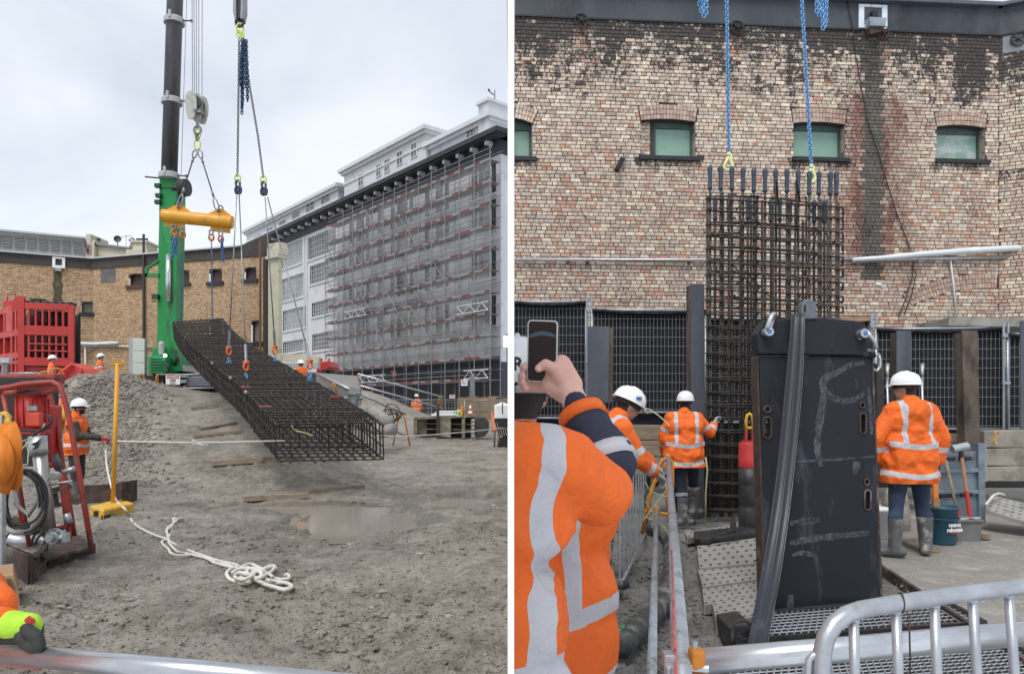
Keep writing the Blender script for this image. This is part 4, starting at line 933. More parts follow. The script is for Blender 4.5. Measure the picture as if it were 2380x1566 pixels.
# ================================================================ LEFT SITE OBJECTS
def gl(px, d): x = (px - CX) / FOC * d; return V((x, d, ground_left(x, d, False)))
def link_pts(pitch, wire, n=10):
    h, w = pitch / 2 + wire * .2, wire * 1.25; out = []
    for i in range(n):
        a = 2 * math.pi * i / n; c, s_ = math.cos(a), math.sin(a)
        out.append(V((w * c, 0, (h * .55 if s_ > 0 else -h * .55) + (h * .45 + wire * .5) * s_ * 1.0 if abs(s_) > .1 else 0)))
    return out
def chain_mesh(mb, pts, pitch, wire, n=8, k=4):
    pts = [V(p) for p in pts]; L_ = [0]
    for i in range(1, len(pts)): L_.append(L_[-1] + (pts[i] - pts[i - 1]).length)
    N_ = max(1, int(L_[-1] / pitch)); base = link_pts(pitch, wire, n)
    for i in range(N_):
        s_ = (i + .5) / N_ * L_[-1]; j = max(q for q in range(len(L_)) if L_[q] <= s_); j = min(j, len(pts) - 2)
        p = pts[j].lerp(pts[j + 1], (s_ - L_[j]) / (L_[j + 1] - L_[j])); d = (pts[j + 1] - pts[j]).normalized()
        q = d.to_track_quat('Z', 'Y').to_matrix() @ Matrix.Rotation((i % 2) * math.pi / 2 + .6, 3, 'Z')
        mb.tube([p + q @ b_ for b_ in base], wire / 2, k, closed=True)
def ring(mb, c, r, w, n=16, M_=None, sx=1, sz=1):
    M_ = M_ or Matrix.Identity(3); mb.tube([V(c) + M_ @ V((r * sx * math.cos(a), 0, r * sz * math.sin(a))) for a in [2 * math.pi * i / n for i in range(n)]], w, 6, closed=True)
def pp(mb, pts, d, thick): mb.prism([A(x, y, d) for x, y in pts], (0, thick, 0)); return mb

# ---- green crane
DC = 31.0; K = DC / FOC
cr_ = thing('mobile_crane', 'green crane with tall black telescopic boom rising from the raised pad', 'crane', gl(392, DC))
mb = MB(); pp(mb, [(370, 411), (412, 411), (409, 560), (406, 720), (402, 862), (368, 862), (364, 800), (366, 640), (369, 520)], DC, .85); mb.build('lower_boom', m_green, cr_, bevel=.03)
mb = MB(); pp(mb, [(388, 560), (411, 560), (408, 862), (384, 862)], DC - .35, .34); mb.build('ram_housing', m_green, cr_, bevel=.02)
mb = MB(); pp(mb, [(373, 508), (410, 516), (392, 570), (386, 570)], DC - .2, .18); mb.build('gusset', M('mid_green', (.01, .26, .07), (.01, .22, .06), .4), cr_, bevel=.01)
mb = MB(); mb.tube([A(391.5, 592, DC - .45), A(391, 702, DC - .45)], .105, 14); mb.build('lift_ram', M('chrome', (.62, .62, .63), (.55, .55, .56), .25, .8, scale=2), cr_, True)
mb = MB(); mb.tube([A(393, 415, DC), A(407, -10, DC), A(411, -160, DC)], .325, 20); mb.build('upper_boom', m_boom, cr_, True)
for x, y, w in ((405, 51, 23), (399.5, 237, 23), (393, 410, 23)):
    c = A(x, y, DC); mb = MB(); mb.lathe([(w * K, -.10), (w * K, .09), (w * K * .95, .13)], c, 22); mb.box(c + V((0, -.4, .14)), (.10, .1, .3)); co = mb.build('collar', m_concl, cr_)
    mb = MB(); mb.cyl(c + V((.3, -.1, 0)), c + V((.78, -.1, -.02)), .03, n=6); mb.box(c + V((.78, -.1, -.02)), (.08, .08, .1)); mb.build('rope_guide', m_dsteel, co)
mb = MB(); mb.cyl(A(337, 411, DC), A(370, 414, DC), .035, n=6); mb.build('cross_bar', m_dsteel, cr_)
mb = MB(); mb.cyl(A(338, 628, DC), A(369, 606, DC), .06, n=6); mb.beam(A(338, 640, DC), A(370, 640, DC), .12, .15); mb.beam(A(341, 645, DC), A(341, 622, DC), .1, .12, up=(0, 1, 0)); mb.build('side_bracket', m_green, cr_)
for x, y in ((361, 432), (363, 455), (361, 470)): mb = MB(); mb.box(A(x + 6, y, DC - .1), (.22, .2, .16)); mb.cyl(A(x, y, DC - .1), A(x + 6, y, DC - .1), .05, n=6); mb.build('cable_guide', m_gdark, cr_)
for y in (430, 480): mb = MB(); pp(mb, [(371, y), (411, y), (411, y + 6), (371, y + 6)], DC - .06, .05); mb.build('stiffener', m_green, cr_)
t_ = A(427, 437, DC - .5); mb = MB(); mb.cyl(t_ + V((-.12, 0, 0)), t_ + V((.18, -.05, 0)), .36, n=20); mb.cyl(t_ + V((-.2, 0, 0)), t_ + V((-.5, 0, 0)), .12, n=10); mb.build('winch_drum', m_black, cr_, bevel=.03)
mb = MB()
for q in range(4): mb.tube([A(409 + q * 4, 420 + q * 3, DC - .3), A(416 + q * 3, 428, DC - .5), A(413 + q * 4, 462, DC - .4), A(406, 480, DC - .3)], .03, 5)
mb.build('hydraulic_hose', m_black, cr_, True)
mb = MB(); mb.box(A(385, 690, DC - .1) + V((-.42, 0, 0)), (.25, .2, .2)); mb.cyl(A(352, 700, DC - .1), A(362, 700, DC - .1), .03); mb.build('work_light', m_gdark, cr_)
# slew house
mb = MB(); fr = [(344, 826), (383, 828), (383, 868), (344, 868)]
q = [A(x, y, DC - 1.2) for x, y in fr]; w = [p + V((-.7 if i in (0, 3) else -.25, 2.2, 0)) for i, p in enumerate(q)]
mb.add([q[3], q[2], w[2], w[3], q[0], q[1], w[1], w[0]], [(3, 2, 1, 0), (4, 5, 6, 7), (0, 1, 5, 4), (1, 2, 6, 5), (2, 3, 7, 6), (3, 0, 4, 7)]); eh = mb.build('engine_house', M('light_green_paint', (.02, .27, .09), (.018, .235, .08), .45, scale=2), cr_, bevel=.04)
for i in range(5):
    y = 834 + i * 6.3; mb = MB(); pp(mb, [(350, y), (379, y + .5), (379, y + 3.4), (350, y + 3.2)], DC - 1.21, .006); mb.build('vent_slot', m_black, eh)
    mb = MB(); mb.beam(A(349, y + 4.9, DC - 1.28), A(380, y + 4.9, DC - 1.28), .07, .05); mb.build('louvre', bpy.data.materials['light_green_paint'], eh)
c = A(384, 826, DC - 1.3); mb = MB(); mb.ball(c, .07); mb.build('head_lamp', emis('lamp_glow', (1, .93, .8), 3), cr_)
mb = MB(); pp(mb, [(355, 808), (372, 805), (380, 822), (380, 830), (352, 826)], DC - .8, .8); mb.build('boom_foot', m_green, cr_, bevel=.03)
mb = MB(); mb.lathe([(.10, 0), (.12, .45), (.05, .55)], A(375, 824, DC - 1.0), 12); mb.build('filter_can', m_concl, cr_)
mb = MB(); pp(mb, [(404, 800), (412, 812), (418, 840), (418, 862), (384, 868), (384, 852), (402, 850)], DC - .5, 1.6); mb.build('boom_foot', m_green, cr_, bevel=.03)
mb = MB(); pp(mb, [(414, 812), (421, 838), (426, 862), (418, 862)], DC - .3, 1.5); mb.build('side_panel', m_concl, cr_)
mb = MB()
for q in range(4): mb.tube([A(404 + q * 2, 815, DC - .7), A(409 + q * 2, 830 + q * 3, DC - .9), A(405 + q, 850, DC - .7)], .04, 6)
mb.tube([A(386, 846, DC - 1.3), A(392, 852, DC - 1.4), A(393, 862, DC - 1.3), A(388, 866, DC - 1.2)], .06, 6); mb.build('hydraulic_hose', m_black, cr_, True)
# carrier
g0 = ground_left(gl(400, DC).x, DC, False)
mb = MB(); pp(mb, [(276, 893), (330, 872), (430, 868), (500, 872), (500, 880), (276, 902)], DC - .2, 2.2); mb.build('carrier_deck', m_black, cr_, bevel=.03)
mb = MB(); pp(mb, [(295, 886), (382, 872), (382, 908), (295, 908)], DC + .1, 1.8); mb.build('chassis', m_dsteel, cr_, bevel=.03)
for x0, x1 in ((306, 327), (336, 349), (352, 378)): mb = MB(); pp(mb, [(x0, 884), (x1, 880), (x1, 902), (x0, 902)], DC, .1); mb.build('locker', m_steel, cr_, bevel=.02)
mb = MB(); pp(mb, [(384, 871), (430, 871), (432, 877), (386, 879)], DC - .5, .5); pp(mb, [(388, 883), (432, 882), (430, 890), (392, 891)], DC - .5, .5); mb.build('step_plate', m_concl, cr_, bevel=.02)
mb = MB(); pp(mb, [(376, 885), (384, 894), (384, 906), (376, 908)], DC - .4, .8); mb.build('jack', m_steel, cr_)
mb = MB(); pp(mb, [(430, 878), (446, 874), (478, 874), (500, 884), (500, 899), (430, 899)], DC - .3, 1.2); mb.build('outrigger_box', M('slate_paint', (.15, .165, .20), (.12, .135, .17), .5, scale=1), cr_, bevel=.05)
mb = MB(); mb.box(A(409, 905, DC - .3), (.9, 1.4, .22)); mb.build('timber_pad', m_wood, cr_)
mb = MB(); pp(mb, [(300, 898), (500, 898), (500, 912), (300, 912)], DC + .5, 2.5); mb.build('undercarriage', m_black, cr_, bevel=.05)
# cab column, three pale panels
mb = MB()
mb.box(A(321, 828, DC + 1.0), (.52, .6, 1.55)); cc = mb.build('counterweight', m_concl, cr_, bevel=.02)
for y0, y1 in ((787, 815), (816, 843), (844, 870)):
    mb = MB(); pp(mb, [(308, y0), (336, y0), (336, y1), (308, y1)], DC - .2, .1); mb.build('panel', M('pale_green_grey', (.50, .54, .49), (.46, .50, .46), .55), cc, bevel=.015)
# danger sign hung from the pad rail
t = thing('danger_sign', 'white and red DANGER KEEP OUT sign hung on the rail before the crane', 'sign', A(392, 890, DC - 2)); ds = DC - 2.2
mb = MB(); mb.box(A(402, 882, ds), (.56, .02, .40)); mb.build('board', m_white, t)
mb = MB(); mb.box(A(402, 877, ds) + V((0, -.014, .02)), (.48, .006, .12)); mb.build('red_panel', m_red, t)
def text(s_, loc, size, mat, parent, rot=(math.pi / 2, 0, 0), ext=.002, bold=.0, align='CENTER'):
    cu = bpy.data.curves.new('lettering', 'FONT'); cu.body = s_; cu.size = size; cu.align_x = align; cu.align_y = 'CENTER'; cu.extrude = ext; cu.offset = bold; cu.resolution_u = 2
    o = bpy.data.objects.new('lettering', cu); COL.objects.link(o); dg = bpy.context.evaluated_depsgraph_get(); me = bpy.data.meshes.new_from_object(o.evaluated_get(dg)); bpy.data.objects.remove(o)
    me.materials.append(mat); o = bpy.data.objects.new('lettering', me); COL.objects.link(o); o.rotation_euler = rot
    if parent is not None: o.parent = parent; o.location = V(loc) - wloc(parent)
    else: o.location = loc
    return o
text('DANGER', A(402, 877, ds) + V((0, -.022, .02)), .105, m_white, t, bold=.001); text('KEEP', A(402, 884, ds) + V((0, -.015, 0)), .11, m_black, t, bold=.003); text('OUT', A(402, 890.5, ds) + V((0, -.015, 0)), .11, m_black, t, bold=.003)
# rail and A stands on the pad
def hoop(label, px, pyt, pyb, wpx, d, cross=False, lean=0, side=0):
    b0 = A(px, pyb, d); t = thing('barrier_stand', label, 'barrier stand', b0, 'orange hoop stands carrying the scaffold tube rails'); h = (pyb - pyt) / FOC * d; w = wpx / FOC * d; mb = MB()
    M_ = Matrix.Rotation(side, 3, 'Z'); pts = [(-w / 2, 0, 0), (-w * .18, 0, h * .85), (-w * .1, 0, h * .97), (0, 0, h), (w * .1, 0, h * .97), (w * .18, 0, h * .85), (w / 2, 0, 0)]
    mb.tube([b0 + M_ @ V((p[0] + lean * p[2], p[1], p[2])) for p in pts], .028, 8); mb.build('hoop', m_oran, t, True)
    if cross: mb = MB(); mb.cyl(b0 + M_ @ V((-w * .36, 0, h * .3)), b0 + M_ @ V((w * .36, 0, h * .3)), .02); mb.build('cross_bar', m_oran, t)
hoop('orange A stand left of the crane on the pad edge', 330, 869, 914, 22, 28.5, True); hoop('orange stand seen edge on before the crane chassis', 365, 870, 914, 10, 28.3, True, side=1.2)
hoop('pale orange stand on the heap before the man by the crane', 239, 861, 890, 14, 26.5, False, side=.9)
hoop('tall orange hoop stand on the flat mud right of the cage', 933, 960, 1037, 40, 25.8); hoop('small orange stand at the top of the bank', 832, 871, 906, 11, 37, True, side=.8); hoop('orange stand at the foot of the long bank rail', 1022, 923, 954, 13, 40, True, side=.7)
hoop('orange hoop half hidden behind the cage on the grey parapet', 775, 891, 912, 15, 24.2)
def rail(label, pts, r=.03):
    mb = MB(); mb.tube([A(*p) for p in pts], r, 6); return tag(mb.build('rail_tube', m_galv, None, True), label, 'rail')
rail('upper scaffold tube across the front of the crane', [(365, 870, 28.2), (500, 870, 28)]); rail('lower scaffold tube across the front of the crane', [(366, 903, 28.2), (520, 901, 28)])
rail('scaffold tube leading up from the heap to the A stand', [(285, 884, 26), (331, 869, 28.4)], .035); rail('short scaffold tube beside the man by the crane', [(208, 856, 26), (251, 855, 26.4)]); rail('low tube left of the A stand', [(296, 913, 27), (332, 902, 28.4)])
rail('scaffold tube sloping down beside the grey parapet', [(735, 868, 27), (807, 902, 24.8), (943, 962, 25.6)], .045); rail('upper tube of the long rail down the bank', [(832, 869, 37), (1030, 923, 40)], .05); rail('lower tube of the long rail down the bank', [(829, 894, 37), (1024, 947, 40)], .05)
rail('scaffold tube lying from the cage end to the tall hoop stand', [(877, 981, 22), (940, 1011, 25.4)], .05); rail('tube rail along the top of the far bank', [(655, 898 - 5, 36.5), (830, 908, 37)], .04)

# ---- hoist ropes, hook block, spreader beam
DH = 27.5
t = thing('hoist_ropes', 'parallel steel hoist ropes running up from the grey hook block', 'rope', A(459, 218, DH)); 
for a, b_ in ((446, 447.5), (450.5, 452), (456, 456.5), (462, 462), (470, 469.5)): mb = MB(); mb.cyl(A(a, -60, DH), A(b_, 222, DH), .014, n=5); mb.build('rope', m_steel, t)
mb = MB(); mb.cyl(A(436, -60, DC), A(421, 410, DC), .012, n=5); tag(mb.build('boom_cable', m_steel), 'thin cable running down beside the black boom', 'cable')
t = thing('hook_block', 'pale grey sheave block hanging beside the boom', 'hook block', A(459, 285, DH)); m_blk = M('block_paint', (.42, .42, .38), (.36, .36, .33), .5, scale=4, dirt=(.2, .19, .17), damt=.3)
for i, dy in enumerate((-.25, 0, .25)):
    mb = MB(); mb.prism([A(x, y, DH) + V((dy * .45 - .03, dy, 0)) for x, y in ((447, 226), (452, 219), (461, 217), (468, 222), (472, 238), (472, 256), (467, 277), (462, 283), (452, 281), (447, 262), (445, 240))], (0, .06, 0)); mb.build('side_plate', m_blk, t, bevel=.01)
for dy in (-.12, .13):
    mb = MB(); c = A(459, 240, DH) + V((0, dy, 0)); mb.cyl(c - V((0, .05, 0)), c + V((0, .05, 0)), .2, n=20); mb.build('sheave', m_dsteel, t)
mb = MB(); c = A(459, 262, DH); mb.cyl(c - V((0, .3, 0)), c + V((0, .35, 0)), .05); mb.box(c + V((.1, 0, -.02)), (.2, .4, .1)); mb.build('pin', m_steel, t)
mb = MB(); mb.cyl(A(459, 283, DH), A(459, 294, DH), .06); ring(mb, A(459, 303, DH), .13, .05, sz=1.1); mb.build('hook', m_steel, t)
sl = thing('wire_sling', 'two leg wire sling with lime rings between hook block and yellow beam', 'sling', A(459, 500, DH))
mb = MB(); ring(mb, A(459, 310, DH), .12, .035, sz=1.4); ring(mb, A(458.5, 336, DH), .12, .03, sz=1.55); mb.build('master_ring', m_lime, sl, True)
mb = MB(); ring(mb, A(459, 321, DH), .07, .04, sz=1.3, M_=Matrix.Rotation(1.2, 3, 'Z')); mb.build('swivel', m_steel, sl, True)
for s_, ex, ey in ((-1, 413, 487), (1, 508, 496)):
    ln = 'leg'; mb = MB(); a = A(459 + s_ * 3, 347, DH); e = A(ex, ey - 2, DH)
    m1, m2 = a.lerp(e, .16), a.lerp(e, .74)
    mb.tube([m1, m2], .025, 6); lg = mb.build('leg', m_dsteel, sl, True)
    mb = MB()
    for q0, q1 in ((a, m1), (e, m2)):
        d_ = (q1 - q0); sd_ = V((d_.z, 0, -d_.x)).normalized() * .085
        mb.tube([q0, q0 + d_ * .35 + sd_, q0 + d_ * .7 + sd_ * .8, q1], .026, 6); mb.tube([q0, q0 + d_ * .35 - sd_, q0 + d_ * .7 - sd_ * .8, q1], .026, 6); mb.cyl(q1, q1 + d_ * .35, .045)
    stuff(mb.build('sling_eye', m_steel, lg, True))
sp = thing('spreader_beam', 'yellow tubular spreader beam hanging below the wire sling', 'lifting beam', A(459, 525, DH))
a, e = A(377, 501, DH), A(540, 517, DH + .3); mb = MB(); mb.cyl(a, e, .24, n=28); mb.build('tube', m_yel, sp, bevel=.02)
axd = (e - a).normalized(); upv = V((-axd.z, 0, axd.x)).normalized()
for f in (0, 1): p = a if f == 0 else e; mb = MB(); mb.cyl(p - axd * .012 * (1 - 2 * f), p + axd * .01 * (1 - 2 * f) * 0 + axd * .02 * (2 * f - 1), .23, n=28); mb.build('end_cap', m_yel, sp)
for px, w in ((415, 28), (511, 28)):
    c = a + axd * ((px - 377) / 163 * (e - a).length); mb = MB(); mb.prism([c - axd * .48 + upv * .21 - V((0, .03, 0)), c + axd * .48 + upv * .21 - V((0, .03, 0)), c + axd * .08 + upv * .47 - V((0, .03, 0)), c - axd * .08 + upv * .47 - V((0, .03, 0))], (0, .06, 0)); mb.build('lifting_lug', m_yel, sp)
    mb = MB(); ring(mb, c + upv * .46, .10, .03, sz=1.3, M_=Matrix.Rotation(1.0, 3, 'Z')); mb.build('shackle', m_steel, sp, True)
for x0, x1 in ((383, 430), (490, 536)):
    c0 = a + axd * ((x0 - 377) / 163 * (e - a).length); c1 = a + axd * ((x1 - 377) / 163 * (e - a).length); mb = MB(); mb.prism([c0 - upv * .2, c1 - upv * .2, c1 - upv * .42, c0 - upv * .40], (0, .05, 0)); pl = mb.build('hole_plate', m_yel, sp)
    for i in range(4): mb = MB(); p = c0.lerp(c1, .12 + i * .25) - upv * .33; mb.cyl(p - V((0, .012, 0)), p - V((0, .002, 0)), .035, n=10); mb.build('hole', m_concl, pl)
def rigchain(label, top, bot, d0, d1, mats=None, wire=.022, pitch=.085, group='chains hanging from the yellow spreader beam'):
    t = thing('lifting_chain', label, 'chain', A(*top, d0), group); p, q = A(*top, d0), A(*bot, d1); L_ = (q - p).length
    mb = MB(); ring(mb, p - V((0, 0, .02)), .07, .03, sz=1.4); mb.build('shackle', m_steel, t, True)
    mb = MB(); m = p.lerp(q, min(.5, .22 / L_)); ring(mb, m, .09, .035, sz=1.3, M_=Matrix.Rotation(.6, 3, 'Z')); mb.build('orange_hook', m_shk, t, True)
    m2 = p.lerp(q, min(.8, .9 / L_)); mb = MB(); chain_mesh(mb, [m, m2], pitch, wire); mb.build('grey_chain', m_lime if mats else m_steel, t, True); mb = MB(); chain_mesh(mb, [m2, q], pitch, wire); mb.build('blue_chain', m_blue, t, True); return t
def bundle(label, x, y0, y1, d, w, n, seed, mat=None, pitch=.08, wire=.03, group=None):
    rr = random.Random(seed); t = thing('chain_bundle', label, 'chain bundle', A(x, y0, d), group)
    for i in range(n):
        mb = MB(); a0 = rr.uniform(-w, w); l1 = rr.uniform(.6, 1); pts = [A(x + a0 * .5, y0, d) + V((0, rr.uniform(-.08, .08), 0)), A(x + a0, lerp(y0, y1, .3), d) + V((0, rr.uniform(-.1, .1), 0)), A(x + a0 * 1.1, lerp(y0, y1, l1), d) + V((0, rr.uniform(-.1, .1), 0))]
        chain_mesh(mb, pts, pitch, wire); mb.build('chain_fall', mat or m_blue, t, True)
    return t
rigchain('second chain from the left under the yellow beam, reaching the cage', (425, 532), (420, 746), DH, 28.6); rigchain('third chain under the yellow beam, reaching the cage end', (491, 538), (494, 744), DH, 28.6)
rigchain('short chain at the left end of the yellow beam', (404, 527), (405, 560), DH, DH, 1); rigchain('short chain at the right end of the yellow beam', (513, 542), (514, 575), DH, DH, 1)
bundle('blue chain bundle at the left end of the yellow beam', 406, 548, 606, DH, 6, 4, 1); bundle('blue chain bundle at the right end of the yellow beam', 515, 556, 611, DH, 4, 3, 2)

# ---- second crane: hook, chains and wire pairs to the cage
D2 = 19.5
t = thing('hook_block', 'black hook block at the top edge above the blue chain bundle', 'hook block', A(554, 50, D2)); mb = MB()
pp(mb, [(542, -20), (549, -20), (549, 45), (545, 46), (541, 25)], D2 - .1, .3); pp(mb, [(560, -20), (566, -20), (566, 22), (562, 44), (558, 44)], D2 - .1, .3); mb.build('cheek_plate', m_steel, t, bevel=.01); mb = MB(); pp(mb, [(549, -30), (560, -30), (559, 42), (550, 42)], D2 - .05, .25); mb.build('body', m_black, t)
mb = MB(); ring(mb, A(557, 52, D2), .10, .04, sz=1.2); mb.build('hook', m_dsteel, t, True)
t = thing('master_link', 'lime green master links under the black hook block', 'chain link', A(558, 95, D2)); mb = MB(); ring(mb, A(558, 66, D2), .085, .025, sz=1.5, M_=Matrix.Rotation(.4, 3, 'Z')); ring(mb, A(556, 79, D2), .06, .025, sz=1.5); ring(mb, A(562, 82, D2), .06, .025, sz=1.5, M_=Matrix.Rotation(-.4, 3, 'Z')); mb.build('rings', m_lime, t, True)
bundle('long dark blue chain bundle hanging from the black hook block', 567, 92, 272, D2, 7, 6, 3, M('dark_blue_chain', (.045, .085, .17), (.03, .06, .12), .5, .3, scale=9), .07, .03)
def drop(label, pts):
    t = thing('lifting_chain', label, 'chain', A(*pts[0], D2), 'dark chains from the black hook block'); mb = MB(); chain_mesh(mb, [A(x, y, D2) for x, y in pts], .066, .022, 6, 4); mb.build('chain', m_dsteel, t, True)
    x, y = pts[-1]; mb = MB(); ring(mb, A(x, y + 5, D2), .075, .022, sz=1.5); mb.build('lime_hook', m_lime, t, True)
    mb = MB(); ring(mb, A(x + 1, y + 17, D2), .055, .03, sz=1.6, M_=Matrix.Rotation(.6, 3, 'Z')); ring(mb, A(x - 1, y + 32, D2), .05, .032, sz=1.9); ring(mb, A(x + 4, y + 32, D2), .05, .032, sz=1.9); mb.build('shackle', M('blue_shackle', (.045, .075, .16), (.06, .06, .08), .5, .4, scale=9), t, True)
drop('dark chain dropping straight from the black hook block', [(556, 92), (554, 250), (552, 410)]); drop('dark chain slanting right from the black hook block', [(566, 94), (580, 200), (600, 320), (612, 413)])
def sling(label, p, q, d1, link):
    t = thing('wire_rope', label, 'wire rope', A(*q, d1), 'wire ropes from the chains down to the cage'); e = A(*q, d1); mb = MB(); mb.tube([A(*p, D2), e], .017, 5); mb.build('rope', m_steel, t, True)
    mb = MB(); mb.cyl(e + (A(*p, D2) - e).normalized() * .45, e, .035, n=8); mb.build('socket', m_steel, t)
    mb = MB(); ring(mb, e - V((0, 0, .13)), .055, .027, sz=1.7, M_=Matrix.Rotation(.5, 3, 'Z')); mb.box(e - V((0, 0, .02)), (.15, .06, .06)); mb.build('orange_shackle', m_shk, t, True)
    mb = MB(); k = e - V((0, 0, .30))
    for s_ in (-1, 1): chain_mesh(mb, [k, k + V((s_ * .07, 0, -link / FOC * d1))], .07, .026, 6, 4)
    mb.build('blue_chain', m_bluel, t, True)
sling('left wire rope of the left pair, ending high on the cage', (550, 454), (532, 806), 20.2, 22); sling('right wire rope of the left pair, ending mid cage', (556, 454), (572, 840), 18.2, 34)
sling('left wire rope of the right pair, ending by the cream pier', (616, 459), (639, 804), 20.6, 26); sling('right wire rope of the right pair, slanting to the worker in orange vest', (622, 459), (720, 836), 17.8, 40)

# ---- big reinforcement cage hanging on the chains
ST = [(401, 748, 519.5, 740, 28.7), (417, 773, 546, 770, 25.8), (449, 806, 592, 805, 23.2), (500, 850, 671, 849, 19.9), (552, 892, 744, 890, 17.4), (590, 931, 816, 932, 15.4), (618, 960, 860, 960, 14.2), (639, 985, 889, 981, 13.5)]
TLp, TRp = [A(a, b_, d) for a, b_, c, e, d in ST], [A(c, e, d) for a, b_, c, e, d in ST]
def spl(P, n):
    k = len(P); out = []
    for i in range(n):
        t_ = i / (n - 1) * (k - 1); j = min(int(t_), k - 2); f = t_ - j
        p0, p1, p2, p3 = P[max(j - 1, 0)], P[j], P[j + 1], P[min(j + 2, k - 1)]
        out.append(.5 * ((2 * p1) + (p2 - p0) * f + (2 * p0 - 5 * p1 + 4 * p2 - p3) * f * f + (3 * p1 - p0 - 3 * p2 + p3) * f ** 3))
    return out
def resample(a, b_, n):
    L_ = [0]
    for i in range(1, len(a)): L_.append(L_[-1] + ((a[i] + b_[i]) / 2 - (a[i - 1] + b_[i - 1]) / 2).length)
    oa, ob_ = [], []
    for i in range(n):
        s_ = i / (n - 1) * L_[-1]; j = min(max(q for q in range(len(L_)) if L_[q] <= s_ + 1e-9), len(a) - 2); f = (s_ - L_[j]) / max(1e-9, L_[j + 1] - L_[j]); oa.append(a[j].lerp(a[j + 1], f)); ob_.append(b_[j].lerp(b_[j + 1], f))
    return oa, ob_, L_[-1]
tl, tr = spl(TLp, 200), spl(TRp, 200)
NS = 86; tl, tr, LEN = resample(tl, tr, NS); HC = .70
cg = thing('rebar_cage', 'long sagging rectangular reinforcement cage hanging over the mud', 'rebar cage', (tl[-1] + tr[-1]) / 2 - V((0, 0, HC)))
bl, brr = [], []
for i in range(NS):
    c0, c1 = (tl[max(i - 3, 0)] + tr[max(i - 3, 0)]) / 2, (tl[min(i + 3, NS - 1)] + tr[min(i + 3, NS - 1)]) / 2
    tg = (c1 - c0).normalized(); wv = (tr[i] - tl[i]).normalized(); nn = tg.cross(wv).normalized()
    if nn.z > 0: nn = -nn
    nn = (nn * .55 + V((0, 0, -1)) * .45).normalized()
    bl.append(tl[i] + nn * HC); brr.append(tr[i] + nn * HC)
rj = random.Random(9)
for i in range(NS):
    q = [tl[i], tr[i], brr[i], bl[i]]; pts = []
    j = V((0, rj.uniform(-.03, .03), rj.uniform(-.012, .012)))
    for k in range(4):
        a, c, b_ = q[k - 1], q[k], q[(k + 1) % 4]; r_ = .06
        da, db = (a - c).normalized() * r_, (b_ - c).normalized() * r_; pts += [c + da + j, c + da * .3 + db * .3 + j, c + db + j]
    mb = MB(); mb.tube(pts, .0155, 5, closed=True); mb.build('stirrup', m_rebar, cg, True)
for row, (pa, pb) in enumerate(((tl, tr), (bl, brr))):
    for j in range(13):
        f = .015 + .97 * j / 12 + rj.uniform(-.01, .01); pts = []
        for i in range(0, NS, 2): o = (bl[i] - tl[i]).normalized() * (.03 if row == 0 else -.03); pts.append(pa[i].lerp(pb[i], f) + o)
        o = (bl[-1] - tl[-1]).normalized() * (.03 if row == 0 else -.03); pts.append(pa[-1].lerp(pb[-1], f) + o)
        e2 = (pts[-1] - pts[-2]).normalized(); pts.append(pts[-1] + e2 * rj.uniform(.02, .22)); ext = (pts[0] - pts[1]).normalized(); pts.insert(0, pts[0] + ext * (.30 + rj.uniform(0, .15)))
        mb = MB(); mb.tube(pts, .023, 6); mb.build('main_bar', m_rebar, cg, True)
for pa, pb in ((tl, bl), (tr, brr)):
    for f in (.33, .66):
        mb = MB(); mb.tube([pa[i].lerp(pb[i], f) for i in range(0, NS, 3)] + [pa[-1].lerp(pb[-1], f)], .015, 5); mb.build('side_bar', m_rebar, cg, True)
mb = MB()
for i in range(0, NS, 3):
    for f in (.17, .33, .5, .62, .74, .83, .90, .96):
        g_ = f + rj.uniform(-.02, .02); a, b_ = tl[i].lerp(tr[i], g_), bl[i].lerp(brr[i], g_); mb.tube([a, a.lerp(b_, rj.uniform(.75, 1.0) if i < NS - 20 else 1)], .010, 4)
for i in range(4, NS - 16, 9):
    for s0, s1 in ((tl, bl), (tr, brr)): mb.tube([s0[i], s1[min(i + 5, NS - 1)]], .012, 4)
stuff(mb.build('cross_tie', m_rebar, cg))
mb = MB(); 
for f in (.3, .7):
    for i in range(10, NS - 14, 8): mb.tube([tl[i].lerp(tr[i], f) - V((0, 0, .10)), tl[min(i + 6, NS - 1)].lerp(tr[min(i + 6, NS - 1)], f + .04) - V((0, 0, .22))], .012, 4)
stuff(mb.build('inner_bar', m_rebar, cg))
for i, f, l in ((60, .0, .1), (70, .0, .1), (48, .0, .09)):
    p = tl[i]; mb = MB(); mb.lathe([(.035, -l), (.04, 0), (.035, l)], p, 10, Matrix.Rotation(1.2, 3, 'X')); mb.build('spacer', m_conc, cg)
mb = MB()
for i, f in ((66, 0), (78, 0), (60, .98), (72, .97)): mb.tube([tl[i].lerp(tr[i], max(0, f - .0)), tl[i].lerp(tr[i], f + .12 if f < .5 else f - .1)], .018, 5)
mb.build('red_tape', M('red_tape', (.45, .04, .05), (.4, .03, .04), .6), cg)
mb = MB(); a = tl[-3].lerp(tr[-3], .2) - V((0, 0, .08)); mb.tube([a, a + V((.05, -.05, -.12)), a + V((.12, -.1, -.16)), a + V((.3, -.15, -.2)), a + V((.45, -.15, -.25))], .012, 6)
tag(mb.build('marker_cord', M('lime_cord', (.45, .55, .15), (.6, .62, .4), .7)), 'short lime cord dangling in the open end of the cage', 'cord')
